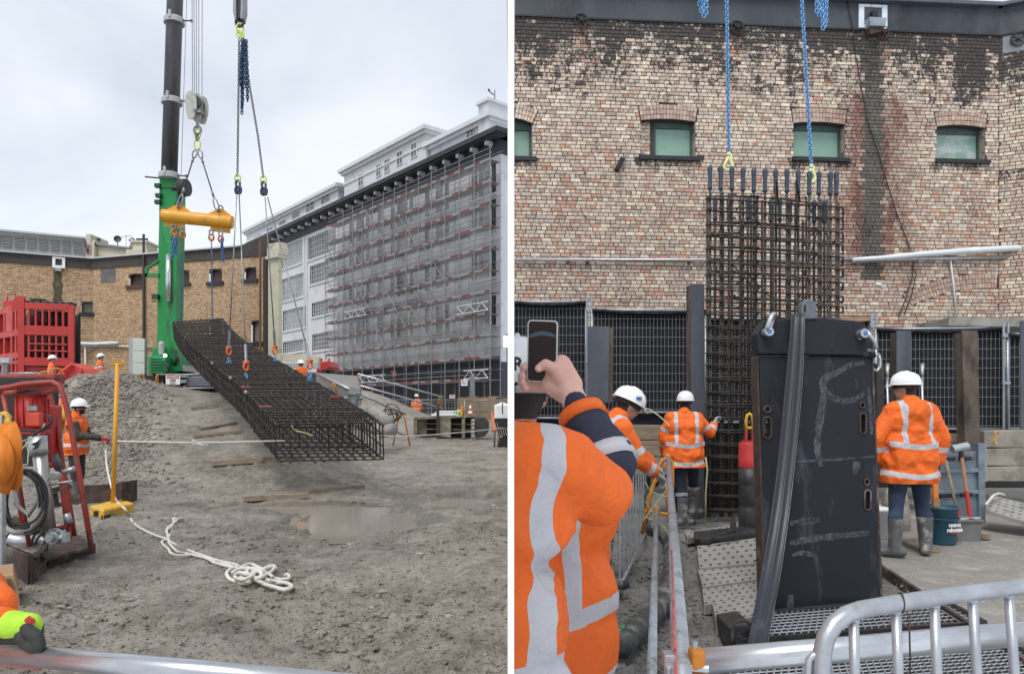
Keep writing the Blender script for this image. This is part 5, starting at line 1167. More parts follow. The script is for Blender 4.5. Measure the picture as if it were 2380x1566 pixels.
# tag lines
t = thing('tag_line', 'taut white rope from the side worker to the cage end', 'rope', A(450, 1028, 13)); mb = MB(); mb.tube([A(262, 1025, 12.4), A(450, 1029, 13.0), A(540, 1027, 13.3), A(662, 1024, 13.6)], .016, 7); mb.build('rope', m_rope, t, True)
mb = MB(); c = A(451, 1029, 13); mb.tube([c + V((-.03, 0, .05)), c + V((.04, -.02, .03)), c + V((0, 0, -.05)), c + V((-.05, -.02, 0)), c + V((.03, 0, .04)), c + V((.03, 0, -.09))], .013, 6); mb.tube([c, c + V((.16, -.02, -.035)), c + V((.26, -.02, -.03))], .012, 6); mb.build('knot', m_rope, t, True)
mb = MB(); mb.tube([A(877, 1012, 13.6), A(930, 1014, 16), A(1010, 1010, 19), A(1090, 1003, 23), A(1180, 1001 - 8, 25)], .016, 6); tag(mb.build('tag_line', m_rope, None, True), 'white rope from the cage corner past the tall hoop stand', 'rope')
# ---- grey parapet wall of the pad, pipe in the ditch
mb = MB(); top = [A(735, 866, 28), A(838, 872, 23.0), A(838, 909, 22.6)]
q = [A(735, 866, 28.5), A(800, 888, 24), A(834, 903, 22.5)]; e = [A(833, 871, 24.5)]
vs = [A(733, 866, 28.5), A(826, 873, 25.5), A(836, 884, 23.2), A(837, 905, 22.6), A(800, 900, 24.4)]
mb.prism([A(735, 866, 27), A(828, 873, 25), A(836, 905, 24.6), A(803, 897, 25), A(770, 882, 26)], (0, .25, 0)); mb.prism([A(735, 867, 26.9), A(803, 898, 24.9), A(836, 906, 24.5), A(836, 1000, 24.5), A(735, 1000, 26.9)], (0, .3, 0))
tag(mb.build('parapet_wall', M('smooth_concrete', (.30, .295, .285), (.25, .245, .24), .8, scale=.8)), 'smooth grey concrete parapet sloping down beyond the cage', 'wall')
mb = MB(); mb.tube([A(840, 955, 23.4), A(872, 962, 23.0), A(905, 985, 22.5)], .22, 14); t2 = tag(mb.build('concrete_pipe', m_conc, None, True), 'half buried concrete pipe in the ditch beyond the cage', 'pipe')
mb = MB(); mb.tube([A(850, 985, 22), A(890, 1003, 21.6), A(912, 998, 22)], .20, 14); tag(mb.build('concrete_pipe', m_conc, None, True), 'short round ended pipe lying beside the cage corner', 'pipe')
mb = MB(); c = A(912, 962, 24)
for i in range(7): ring(mb, c + V((rj.uniform(-.2, .2), 0, rj.uniform(-.1, .1))), rj.uniform(.15, .3), .018, 14, Matrix.Rotation(rj.uniform(-1, 1), 3, 'Z') @ Matrix.Rotation(rj.uniform(.2, 1.2), 3, 'X'))
tag(mb.build('wire_coil', m_rust, None, True), 'tangled rusty wire coil at the foot of the bank', 'wire')
for d, pts, lab in ((23, [(806, 900), (818, 1000)], 'grey valve post against the parapet end'),):
    mb = MB(); mb.cyl(A(822, 916, 23.5), A(822, 990, 23.5), .17); mb.cyl(A(822, 925, 23.5) - V((.3, 0, 0)), A(822, 925, 23.5) + V((.3, 0, 0)), .06); mb.cyl(A(822, 918, 23.5), A(822, 914, 23.5), .22); tag(mb.build('valve_post', m_steel, None, bevel=.01), lab, 'post')
# ---- pit frame with muddy panels, bucket, pipes on top
t = thing('trench_box', 'muddy steel trench box with dark openings on the mud', 'trench box', A(1035, 1023, 30.5)); DB = 30.5; m_mst = M('muddy_steel', (.20, .17, .125), (.11, .09, .07), .85, scale=3, dirt=(.30, .265, .2), damt=.5)
mb = MB(); pp(mb, [(961, 970), (1109, 965), (1109, 969), (961, 975)], DB, 1.6); mb.build('top_plate', m_mst, t)
mb = MB(); pp(mb, [(963, 975), (1106, 969), (1106, 1022), (963, 1010)], DB + .9, .05); mb.build('back_panel', m_black, t)
for x0, x1 in ((961, 970), (972, 992), (1018, 1048), (1073, 1081), (1094, 1109)):
    mb = MB(); pp(mb, [(x0, 974), (x1, 971), (x1, lerp(1008, 1024, (x1 - 961) / 148)), (x0, lerp(1008, 1024, (x0 - 961) / 148))], DB + (.0 if x0 not in (972,) else .3), .15); mb.build('post', m_mst, t, bevel=.02)
mb = MB()
for y in (984, 997): mb.cyl(A(992, y, DB + .2), A(1094, y + 2, DB + .2), .025, n=6)
mb.build('cross_bar', m_mst, t); mb = MB(); mb.cyl(A(1018, 940, DB - .1), A(1017, 1030, DB - .1), .06); mb.build('stake', m_rust, t)
t = thing('excavator_bucket', 'dark toothed excavator bucket lying beside the trench box', 'bucket', A(1118, 1015, 30)); mb = MB(); mb.prism([A(x, y, 29.8) for x, y in ((1104, 972), (1112, 967), (1126, 968), (1135, 980), (1136, 1000), (1128, 1012), (1112, 1016), (1102, 1010))], (0, .9, 0)); mb.build('shell', m_dsteel, t, bevel=.05)
for i in range(5): mb = MB(); mb.cyl(A(1103, 976 + i * 9, 29.7), A(1097, 978 + i * 9, 29.7), .07, .03); mb.build('tooth', m_concl, t)
t = thing('pipe_stack', 'pale pipes and fittings lying on top of the trench box', 'pipes', A(1035, 966, 30.8))
for i, (x0, x1, y, r_, m_) in enumerate(((1003, 1065, 965, .06, m_pvc), (1010, 1068, 960, .05, m_galv), (1020, 1072, 957, .05, m_galv))): mb = MB(); mb.cyl(A(x0, y, 30.9 + i * .15), A(x1, y - 1, 30.9 + i * .15), r_); mb.build('pipe', m_, t)
mb = MB(); mb.lathe([(.1, 0), (.13, .1), (.05, .2)], A(1058, 966, 31), 12); mb.build('blue_cap', m_blue, t); mb = MB(); ring(mb, A(1066, 960, 30.8), .13, .03); mb.build('lime_ring', M('lime', (.6, .75, .05), (.5, .7, .05), .6), t)
# ---- white tank on a black trailer at the right edge
t = thing('water_tank_trailer', 'white plastic tank on a black wheeled trailer by the divider', 'trailer', A(1165, 1060, 25)); DT = 25.0
mb = MB(); mb.box(A(1170, 957, DT + .5), (.62, .9, .50)); mb.box(A(1172, 940, DT + .5), (.5, .8, .06)); mb.build('tank', m_helm, t, bevel=.05, seg=3); mb = MB(); mb.cyl(A(1168, 940, DT + .4), A(1168, 935, DT + .4), .1); mb.build('cap', m_white, t)
mb = MB(); mb.beam(A(1150, 977, DT), A(1186, 977, DT), .3, .16); mb.beam(A(1160, 985, DT), A(1184, 985, DT), .5, .2); mb.build('frame', m_black, t)
for i in range(5): mb = MB(); mb.cyl(A(1153 + i * 5, 984, DT), A(1160 + i * 5, 1012, DT + .3), .025); mb.build('strut', m_dsteel, t)
mb = MB(); c = A(1176, 1032, DT + .2); mb.cyl(c - V((0, .12, 0)), c + V((0, .12, 0)), .30, n=24); mb.build('wheel', m_rubber, t, bevel=.04)
mb = MB(); mb.tube([A(1150, 1000, DT), A(1149, 1035, DT), A(1153, 1058, DT - .1), A(1160, 1060, DT - .1), A(1162, 1030, DT), A(1158, 1000, DT)], .03, 6); mb.build('prop_stand', m_dsteel, t, True)
mb = MB(); mb.cyl(A(1168, 936, DT - .2), A(1168, 962, DT - .2), .02); mb.cyl(A(1152, 926, DT - .2), A(1182, 922, DT - .2), .03); mb.build('handle', m_dsteel, t)
mb = MB(); mb.prism([A(x, y, 37.0) for x, y in ((735, 850), (741, 841), (765, 838), (768, 852), (758, 862), (735, 866))], (0, 2, 0)); mb.box(A(747, 842, 37.5), (.12, .1, .45)); mb.box(A(765, 838, 37.5), (.1, .1, .3))
t = thing('red_compressor', 'small red machine on black wheels beyond the orange vest worker', 'machine', A(750, 870, 37)); mb.build('body', m_red, t, bevel=.06)
for x in (757, 770): mb = MB(); c = A(x, 868, 36.8); mb.cyl(c - V((0, .1, 0)), c + V((0, .1, 0)), .22, n=16); mb.build('wheel', m_black, t)
# ---- boards lying on the mud
def board(label, x0, y0, x1, y1, dz, w=.14, h=.07):
    a, b_ = G(x0, y0, dz), G(x1, y1, dz); mb = MB(); mb.beam(a, b_, w, h); tag(mb.build('timber_board', m_wood, None, bevel=.008), label, 'timber', 'timber bearers laid out on the mud')
board('pale worn board in the puddle', 565, 1158, 716, 1151, .02, .16, .10); board('grey board end to end with the pale board at the puddle', 713, 1143, 843, 1131, .03, .16, .10)
def board2(label, x0, y0, d0, x1, y1, d1, w=.15, h=.08):
    a, b_ = A(x0, y0, d0), A(x1, y1, d1); a.z = ground_left(a.x, a.y) + .05; b_.z = ground_left(b_.x, b_.y) + .05; mb = MB(); mb.beam(a, b_, w, h); tag(mb.build('timber_board', m_wood, None, bevel=.008), label, 'timber', 'timber bearers laid out on the mud')
board2('board lowest on the ramp under the cage', 494, 1058, 16.3, 610, 1048, 16.6, .2, .12); board2('middle board on the ramp left of the cage', 451, 996, 18.9, 560, 986, 19.3); board2('board just above the middle one on the ramp', 466, 976, 19.6, 548, 967, 20.2, .12, .06); board2('thin pale stick near the top of the ramp', 444, 942, 21.8, 505, 932, 22.3, .09, .05)
board2('short board by the yellow tape under the cage', 612, 1050, 16.9, 700, 1046, 17.1)
# ---- red plant frame on the left
RF1, RF2 = Wall(pw(49, 30.0), pw(166, 30.6)), Wall(pw(49, 30.0), pw(-70, 34.0))
t = thing('screening_plant', 'tall red steel plant frame full of dark tubes at the left edge', 'plant frame', RF1.pt(0, ground_left(-19, 30), 0))
Z = lambda y: EYE + (HY - y) / FOC * 30.2
mr2 = M('red_frame_paint', (.50, .038, .030), (.42, .032, .027), .5, scale=1.5, dirt=(.28, .06, .04), damt=.3, dscale=3)
def rbar(wl, u0, u1, z0, z1, o0, o1, nm='beam'): mb = MB(); wl.box(mb, u0, u1, z0, z1, o0, o1); return mb.build(nm, mr2, t, bevel=.012)
l1 = RF1.len
rbar(RF1, -.12, .12, Z(905), Z(690), -.2, .05, 'post'); rbar(RF1, l1 - .12, l1 + .1, Z(905), Z(708), -.2, .05, 'post')
rbar(RF1, .12, l1 - .12, Z(719), Z(704), -.15, .03); rbar(RF1, .12, l1 - .12, Z(779), Z(757), -.15, .04); rbar(RF1, .12, l1 - .12, Z(850), Z(831), -.15, .04); rbar(RF1, .12, l1 - .12, Z(862), Z(852), -.3, -.1)
for i in range(6):
    u = .12 + (l1 - .24) * (i + .62) / 6.4
    rbar(RF1, u - .038, u + .038, Z(757), Z(719), -.13, .02, 'upright'); rbar(RF1, u - .038, u + .038, Z(831), Z(779), -.13, .02, 'upright')
for y in (799, 815): rbar(RF1, .3, l1 - .14, Z(y + 1.6), Z(y - 1.6), .025, .06, 'rail')
for i in range(7):
    u = .3 + (l1 - .5) * i / 6
    for z0, z1 in ((Z(757), Z(719)), (Z(831), Z(779))):
        mb = MB(); c = RF1.pt(u, z0, -.65); mb.cyl(c, c + V((0, 0, z1 - z0)), .16, n=12); mb.build('cyclone_tube', m_dsteel, t, True)
mb = MB(); RF1.box(mb, .1, l1 - .1, Z(862), Z(719), -2.2, -2.1); mb.build('back_sheet', m_black, t)
mb = MB()
for i in range(6): c = RF1.pt(.3 + i * .28, Z(703), -.4); mb.box(c + V((0, 0, .03)), (.24, .5, .14))
mb.build('top_motor', m_dsteel, t, bevel=.03)
mb = MB(); mb.prism([RF1.pt(-.35, Z(722), .0), RF1.pt(-.1, Z(722), .0), RF1.pt(-.08, Z(688), 0), RF1.pt(-.16, Z(692), 0), RF1.pt(-.33, Z(704), 0)], -RF1.n * .1); mb.build('lug', mr2, t)
mb = MB(); mb.prism([RF1.pt(l1 - .2, Z(710), .06), RF1.pt(l1 + .12, Z(716), .06), RF1.pt(l1 + .1, Z(706), .06), RF1.pt(l1 - .08, Z(705), .06)], -RF1.n * .25); mb.build('lug', mr2, t)
l2 = RF2.len
for y0, y1 in ((722, 710), (780, 765), (832, 818), (845, 838)): rbar(RF2, .1, l2, Z(y0), Z(y1), -.2, .03)
for px in (37, 27, 10, -4, -22, -40): u = RF2.inv(px, 800)[0]; rbar(RF2, u - .08, u + .08, Z(905), Z(712), -.2, .02, 'upright')
u0, u1 = RF2.inv(32, 700)[0], RF2.inv(16, 700)[0]; rbar(RF2, min(u0, u1), max(u0, u1), Z(768), Z(706), -.1, .05, 'door')
for i in range(5): u = .8 + i * .9; mb = MB(); c = RF2.pt(u, Z(850), -.9); mb.cyl(c, c + V((0, 0, 2.2)), .2, n=12); mb.build('cyclone_tube', m_dsteel, t, True)
mb = MB(); RF2.box(mb, .1, l2, Z(862), Z(719), -2.3, -2.2); mb.build('back_sheet', m_black, t)
mb = MB(); c = RF2.pt(RF2.inv(8, 700)[0], Z(706), -.3); mb.box(c, (.45, .4, .6)); mb.tube([c + V((-.2, 0, .3)), c + V((-.15, 0, .62)), c + V((.15, 0, .62)), c + V((.2, 0, .3))], .03, 6); mb.build('top_box', mr2, t, bevel=.02)
rail('grey handrail in front of the red plant frame', [(-5, 868, 27), (105, 866, 27)])
# clamp post at far left
t = thing('clamp_post', 'bolted steel clamp post before the red frame at the left edge', 'post', A(12, 905, 24)); mb = MB(); mb.beam(A(8, 905, 24), A(10, 832, 24), .1, .1, up=(0, 1, 0)); mb.beam(A(14, 895, 24), A(16, 836, 24), .08, .08, up=(0, 1, 0)); mb.build('post', m_steel, t)
mb = MB(); mb.box(A(12, 893, 23.9), (.3, .2, .14)); mb.build('clamp', m_galv, t); mb = MB(); mb.box(A(13, 838, 23.9), (.34, .2, .16)); mb.build('clamp', m_galv, t, bevel=.01)
# orange red skip
t = thing('tipping_skip', 'bright orange red tipping skip tilted before the red frame', 'skip', A(165, 892, 23)); mk = M('skip_paint', (.62, .075, .035), (.55, .06, .03), .5, scale=2, dirt=(.35, .10, .06), damt=.25)
mb = MB(); pp(mb, [(104, 879), (130, 867), (163, 842), (190, 856), (216, 887), (182, 896), (150, 884), (122, 886)], 23, 1.0); mb.build('tub', mk, t, bevel=.05)
mb = MB(); mb.prism([A(163, 842, 22.9), A(188, 856, 22.85), A(182, 895, 22.9), A(150, 884, 22.9), A(132, 872, 22.95)], (0, .08, 0)); mb.build('side_sheet', m_red, t, bevel=.01)
mb = MB(); mb.cyl(A(140, 868, 22.8), A(168, 846, 22.8), .05); mb.cyl(A(182, 895, 22.8), A(189, 856, 22.8), .04); mb.build('rim', mk, t)
for px, py in ((105, 875), (131, 867)): mb = MB(); ring(mb, A(px, py, 22.7), .17, .03, sx=1.1, sz=.9, M_=Matrix.Rotation(.5, 3, 'Z')); mb.build('handle', m_oran, t, True)
# dark container and red-brown beam behind the pump skid
t = thing('site_container', 'dark grey ribbed container end behind the pump skid', 'container', A(165, 960, 24.5)); mb = MB(); pp(mb, [(60, 905), (183, 872), (183, 965), (60, 965)], 24.5, 2); mb.build('body', m_dsteel, t)
for i in range(6): mb = MB(); pp(mb, [(140 + 0 * i, 897 + i * 10), (183, 884 + i * 12), (183, 890 + i * 12), (140, 902 + i * 10)], 24.38, .1); mb.build('rib', M('rib_grey', (.19, .20, .20), (.14, .145, .15), .6) if i == 0 else bpy.data.materials['rib_grey'], t)
mb = MB(); mb.beam(A(185, 872, 24.4), A(185, 965, 24.4), .12, .12, up=(0, 1, 0)); mb.beam(A(190, 874, 24.6), A(190, 965, 24.6), .07, .07, up=(0, 1, 0)); mb.build('corner_post', m_galv, t)
t = thing('welded_beam', 'dark red welded frame beam with round lugs above the pump skid', 'steel beam', A(80, 905, 13)); mb = MB(); mb.beam(A(-20, 889, 13), A(140, 885, 13), .3, .25); mb.build('beam', m_redrust, t, bevel=.02)
mb = MB(); pp(mb, [(28, 893), (35, 884), (42, 882), (50, 886), (56, 894)], 12.6, .08); mb.build('lug', m_redrust, t); mb = MB(); pp(mb, [(-20, 905), (-20, 893), (130, 889), (150, 893), (150, 900)], 12.75, .1); mb.build('flange', m_rust, t); mb = MB(); mb.cyl(A(42, 889, 12.58), A(42, 889, 12.55), .05); mb.build('hole', m_black, t)
# ---- pump skid in the left foreground
DP = 7.3; DPB = 7.55
ps = thing('pump_skid', 'red tube framed pump skid with motor, silver cylinder and black cables', 'pump', G(150, 1290, .12))
def zz(x, y): return .368 * x, 806.8 + .368 * y
def T(pts, d, r, nm, mat, n=10, dz=None):
    mb = MB(); mb.tube([A(*zz(*p[:2]), p[2] if len(p) > 2 else d) for p in pts], r, n); return mb.build(nm, mat, ps, True)
T([(-90, 272), (60, 252), (150, 232), (250, 224), (330, 218), (375, 240), (400, 300), (440, 460), (500, 800), (560, 1160), (578, 1262, 7.5)], DP, .027, 'frame_tube', m_redrust)
T([(-90, 272, 8.0), (30, 262, 8.0), (160, 240, 8.0), (290, 235, 8.0), (320, 310, 8.0), (365, 520, 8.0), (400, 770, 8.0), (440, 1000, 8.0), (470, 1190, 8.0)], 8.0, .026, 'frame_tube', m_redrust)
mb = MB(); mb.prism([A(*zz(x, y), 7.34) for x, y in ((-90, 275), (150, 240), (330, 222), (372, 245), (350, 280), (290, 300), (240, 285), (180, 275), (60, 300), (-90, 300))], V((-.3, .55, 0)) * .5); mb.build('hood', m_redrust, ps, bevel=.03)
T([(20, 300), (70, 560), (110, 800), (150, 1050), (190, 1280)], 7.2, .022, 'frame_tube', m_redrust); T([(45, 420, 7.7), (75, 620, 7.7), (110, 900, 7.7), (160, 1290, 7.7)], 7.7, .021, 'frame_tube', m_redrust)
T([(30, 295), (105, 285)], 7.15, .03, 'frame_tube', m_redrust)
T([(285, 290, 7.8), (300, 480, 7.8), (300, 760, 7.8)], 7.8, .03, 'riser', M('crimson', (.38, .02, .06), (.3, .02, .05), .5), 10)
# motor
c0 = A(*zz(200, 410), 7.5); mb = MB(); mb.tube([A(*zz(200, 300), 7.5), A(*zz(205, 520), 7.5)], .140, 24); mo = mb.build('motor', m_red, ps, True)
for q in range(10):
    a = -2.6 + q * .52; mb = MB(); p = V((math.sin(a) * .14, -math.cos(a) * .14, 0)); mb.beam(A(*zz(200, 325), 7.5) + p, A(*zz(204, 500), 7.5) + p, .02, .03, up=p); mb.build('fin', m_red, mo)
mb = MB(); mb.box(A(*zz(217, 455), 7.33), (.145, .07, .14)); mb.build('terminal_box', mk, mo, bevel=.015)
mb = MB(); mb.box(A(*zz(203, 385), 7.34), (.10, .02, .05)); mb.build('name_plate', m_steel, mo)
mb = MB(); mb.lathe([(.17, 0), (.17, .03), (.12, .05)], A(*zz(205, 525), 7.5) - V((0, 0, .03)), 24); mb.build('flange', m_red, mo)
mb = MB(); mb.box(A(*zz(150, 470), 8.4), (.62, .3, 1.0)); mb.build('back_box', m_black, ps)
mb = MB(); mb.box(A(*zz(310, 540), 8.0), (.18, .2, .6)); mb.box(A(*zz(285, 620), 7.9), (.12, .1, .5)); mb.build('side_plate', m_red, ps, bevel=.02)
# silver cylinder
T([(238, 560), (243, 640), (250, 675)], DP, .082, 'cylinder_head', m_galv, 24); T([(250, 660), (310, 1165)], DP, .066, 'cylinder', M('brushed_steel', (.42, .41, .39), (.33, .32, .30), .35, .7, scale=3, stretch=(3, 3, .5), dirt=(.22, .2, .17), damt=.3), 24)
mb = MB(); c = A(*zz(237, 605), 7.215)
mb.prism([c + V((x, 0, z)) for x, z in ((-.06, -.01), (.0, .02), (.06, .06), (.01, 0), (-.02, -.03))], (0, -.006, 0)); mb.prism([c + V((x, 0, z)) for x, z in ((-.06, -.07), (-.02, -.03), (.05, .03), (.0, -.05))], (0, -.006, 0)); mb.build('emblem', m_black, ps)
mb = MB(); c = A(*zz(340, 1200), 7.1); 
for r_, y0, y1 in ((.09, .0, .03), (.065, -.04, 0), (.038, -.09, -.04)): mb.cyl(c + V((0, y1, 0)), c + V((0, y0, 0)), r_, n=20)
mb.cyl(c + V((.05, 0, 0)), c + V((.12, 0, -.01)), .035); mb.box(c + V((.12, 0, 0)), (.04, .08, .09)); fl = mb.build('valve_flange', m_galv, ps, bevel=.006)
for i in range(8): a = i * .785; mb = MB(); p = c + V((math.cos(a) * .078, -.008, math.sin(a) * .078)); mb.cyl(p, p + V((0, -.02, 0)), .009, n=6); mb.build('bolt', m_steel, fl)
# red pipework
T([(392, 790), (395, 860), (415, 1000), (430, 1130)], 7.4, .033, 'pipe', m_redrust, 12); T([(300, 745), (345, 740), (385, 790)], 7.5, .03, 'pipe', m_redrust, 12); T([(430, 1120), (440, 1215)], 7.4, .024, 'pipe', m_redrust); T([(355, 1150), (420, 1130)], 7.35, .027, 'pipe', m_redrust)
T([(400, 790), (430, 778), (475, 765)], 7.35, .027, 'pipe_union', m_galv, 12); T([(325, 865), (455, 845)], 7.3, .013, 'pipe_union', m_galv, 8); T([(420, 1050), (438, 1110)], 7.3, .036, 'pipe_union', m_galv, 12)
T([(345, 680), (365, 720), (378, 765)], 7.45, .032, 'valve', M('grey_green', (.09, .11, .10), (.07, .09, .08), .5), 12)
mb = MB(); c = A(*zz(345, 810), 7.15); mb.cyl(c + V((0, -.02, 0)), c + V((0, .04, 0)), .04, n=20); mb.build('gauge', m_galv, ps, bevel=.006)
mb = MB(); mb.cyl(A(*zz(345, 920), 7.6), A(*zz(355, 1005), 7.6), .03); mb.beam(A(*zz(330, 905), 7.6), A(*zz(430, 880), 7.6), .12, .05); mb.beam(A(*zz(330, 1000), 7.6), A(*zz(400, 990), 7.6), .1, .04); mb.build('stand', m_dsteel, ps)
# cables
rc = random.Random(21)
for i in range(9):
    cx, cy = 150 + rc.uniform(-18, 18), 965 + rc.uniform(-20, 20); rx, ry = rc.uniform(95, 138), rc.uniform(160, 215); tw = rc.uniform(-.2, .35); mb = MB(); d = 7.0 + rc.uniform(-.12, .15)
    mb.tube([A(*zz(cx + math.cos(a) * rx + math.sin(a) * tw * 60, cy + math.sin(a) * ry), d + .06 * math.sin(a * 2 + i)) for a in [2 * math.pi * j / 28 for j in range(28)]], .0115, 6, closed=True); mb.build('cable_loop', m_rubber, ps, True)
T([(130, 775), (95, 880), (110, 1000), (180, 1060), (245, 960), (250, 870)], 7.05, .022, 'grey_cable', M('grey_cable', (.35, .34, .33), (.28, .27, .26), .6), 8)
T([(30, 1140), (90, 1168), (180, 1165), (250, 1080), (262, 960)], 6.98, .028, 'grey_cable', bpy.data.materials['grey_cable'], 8)
mlc = M('pale_wire', (.62, .68, .45), (.55, .6, .4), .6)
T([(285, 480), (240, 560), (180, 580), (120, 600), (105, 640)], 7.05, .007, 'wire', m_concl, 5); T([(220, 560), (215, 580), (165, 600), (180, 660), (175, 740), (110, 745)], 7.04, .006, 'wire', mlc, 5); T([(190, 590), (120, 660), (90, 720)], 7.04, .006, 'wire', mlc, 5); T([(290, 430), (330, 440), (320, 480), (250, 530), (205, 560)], 7.0, .013, 'cable_loop', m_rubber, 6)
T([(310, 500), (250, 530), (120, 520)], 7.05, .016, 'cable_loop', m_rubber, 6)
# corrugated hose lying in the tray
hp_ = [(-30, 1170), (60, 1210), (150, 1225), (230, 1215), (290, 1235)]
mb = MB(); P_ = [A(*zz(*p), 7.35) for p in hp_]; pts = spl(P_, 60); mb.tube(pts, [.072 + .008 * (i % 2) for i in range(60)], 14); mb.build('corrugated_hose', m_galv, ps, True)
for i in (9, 14, 44, 49): mb = MB(); mb.tube([pts[i], pts[i + 2]], .086, 14); mb.build('hose_band', m_rubber, ps, True)
# base plate
mb = MB(); mb.prism([G(*zz(290, 1352), .10), G(*zz(588, 1272), .10), G(*zz(470, 1180), .10), G(*zz(180, 1200), .10)], (0, 0, .03)); mb.build('base_plate', m_rust, ps)
mb = MB(); a, b_ = G(*zz(292, 1362), .05), G(*zz(590, 1282), .05); mb.beam(a + V((0, .02, .02)), b_ + V((0, .02, .02)), .03, .11); mb.build('base_edge', m_rust, ps)
t = thing('steel_channel', 'rusty brown steel channel full of mud at the skid foot', 'steel channel', G(60, 1330)); 
a, b_, c, d = G(*zz(-40, 1400), .0), G(*zz(175, 1500), .0), G(*zz(295, 1415), 0), G(*zz(90, 1330), 0)
mb = MB(); mb.hexa([a, b_, b_ + V((.02, .06, 0)), a + V((.02, .06, 0))] + [p + V((0, 0, .27)) for p in (a, b_, b_ + V((.02, .06, 0)), a + V((.02, .06, 0)))]); mb.build('web', m_rust, t, bevel=.005)
mb = MB(); mb.hexa([b_ + V((.03, .0, 0)), c, c + V((-.02, .03, 0)), b_ + V((0, .03, 0))] + [p + V((0, 0, .12)) for p in (b_ + V((.03, .0, 0)), c, c + V((-.02, .03, 0)), b_ + V((0, .03, 0)))]); mb.build('end_plate', m_rust, t)
mb = MB(); mb.prism([p + V((0, 0, .23)) for p in (a + V((0, .05, 0)), b_ + V((0, .05, 0)), c + V((0, 0, 0)), d)], (0, 0, .04)); mb.build('mud_fill', m_mud, t)
mb = MB(); mb.beam(d + V((0, 0, .36)), c + V((0, 0, .30)), .03, .2); mb.build('flange', m_rust, t)
# orange sling, grey post and yellow hook
t = thing('grey_post', 'square galvanised post carrying the orange sling at the left edge', 'post', A(2, 1340, 6.6)); mb = MB(); mb.beam(A(2, 1345, 6.6), A(2, 965, 6.6), .06, .06, up=(0, 1, 0)); mb.build('post', m_galv, t, bevel=.004)
t = thing('web_sling', 'bright orange lifting sling draped over the post', 'lifting sling', A(15, 1160, 6.5)); mo_ = M('orange_webbing', (.72, .22, .02), (.60, .17, .015), .8, scale=6, bump=.4, bscale=60, stretch=(4, 4, 1))
def ribbon(pts, w, th, mat, parent, nm, wd=(1, 0, 0)):
    mb = MB(); P = spl([V(p) for p in pts], len(pts) * 6); wd = V(wd); n = len(P); vs = []
    for i, p in enumerate(P):
        tg = (P[min(i + 1, n - 1)] - P[max(i - 1, 0)]).normalized(); s_ = (wd - tg * wd.dot(tg)).normalized(); k = s_.cross(tg).normalized()
        ww = w[0] + (w[1] - w[0]) * math.sin(math.pi * i / (n - 1)) if isinstance(w, tuple) else w
        vs += [p - s_ * ww / 2 - k * th, p + s_ * ww / 2 - k * th, p + s_ * ww / 2 + k * th, p - s_ * ww / 2 + k * th]
    fs = [(0, 1, 2, 3)[::-1], tuple(4 * (n - 1) + q for q in range(4))]
    for i in range(n - 1):
        for q in range(4): fs.append((i * 4 + q, i * 4 + (q + 1) % 4, i * 4 + 4 + (q + 1) % 4, i * 4 + 4 + q))
    mb.add(vs, fs); return mb.build(nm, mat, parent, True)
ribbon([A(*zz(30, 520), 6.5), A(*zz(75, 600), 6.42), A(*zz(85, 720), 6.40), A(*zz(95, 820), 6.42), A(*zz(85, 900), 6.45)], (.08, .15), .006, mo_, t, 'fall')
ribbon([A(*zz(-30, 490), 6.5), A(*zz(15, 510), 6.40), A(*zz(45, 620), 6.36), A(*zz(30, 760), 6.36), A(*zz(10, 920), 6.4)], (.12, .26), .006, mo_, t, 'fall'); ribbon([A(*zz(-40, 560), 6.34), A(*zz(0, 640), 6.3), A(*zz(20, 740), 6.3), A(*zz(-10, 860), 6.33)], (.10, .2), .006, mo_, t, 'fall')
t = thing('grab_hook', 'yellow chain hook hanging above the orange sling', 'hook', A(*zz(55, 600), 6.6)); mb = MB(); mb.tube([A(*zz(x, y), 6.6) for x, y in ((10, 425), (35, 420), (58, 440), (45, 470), (40, 500), (62, 530), (60, 560), (50, 590))], .026, 8); mb.tube([A(*zz(x, y), 6.55) for x, y in ((45, 450), (62, 480), (55, 520), (70, 560), (65, 590))], .022, 8); mb.build('hook', m_yel2, t, True)
mb = MB(); mb.tube([A(*zz(x, y), 6.55) for x, y in ((90, 505), (102, 525), (85, 535), (78, 545), (85, 560), (102, 575), (90, 595), (75, 595))], .014, 6); mb.build('pink_clip', M('pink_plastic', (.6, .22, .2), (.5, .18, .16), .5), t, True)
t = thing('hung_jacket', 'orange vest and yellow bib hung up behind the pump skid', 'vest', A(136, 1010, 9.2))
ribbon([A(140, 925, 9.2), A(132, 955, 9.15), A(126, 990, 9.2), A(128, 1020, 9.2)], (.06, .14), .01, m_shk, t, 'orange_vest'); ribbon([A(150, 940, 9.1), A(143, 970, 9.05), A(138, 1000, 9.1), A(132, 1050, 9.1)], (.05, .10), .008, m_yel2, t, 'yellow_bib')
# cardboard box
t = thing('cardboard_box', 'torn brown cardboard box at the lower left edge', 'box', G(15, 1420)); m_card = M('cardboard', (.36, .22, .12), (.28, .17, .09), .85, scale=3, bump=.1, bscale=20)
mb = MB(); mb.prism([A(x, y, 5.9) for x, y in ((-60, 1428), (47, 1424), (44, 1378), (32, 1333), (-60, 1345))], A(20, 1375, 5.9).normalized() * .5 * V((1, 1, 0))); mb.build('body', m_card, t, bevel=.01); mb = MB(); mb.prism([A(-60, 1355, 5.86), A(20, 1345, 5.86), A(24, 1350, 5.84), A(-20, 1372, 5.82), A(-60, 1376, 5.82)], (0, .02, 0)); mb.build('flap', m_rust, t)
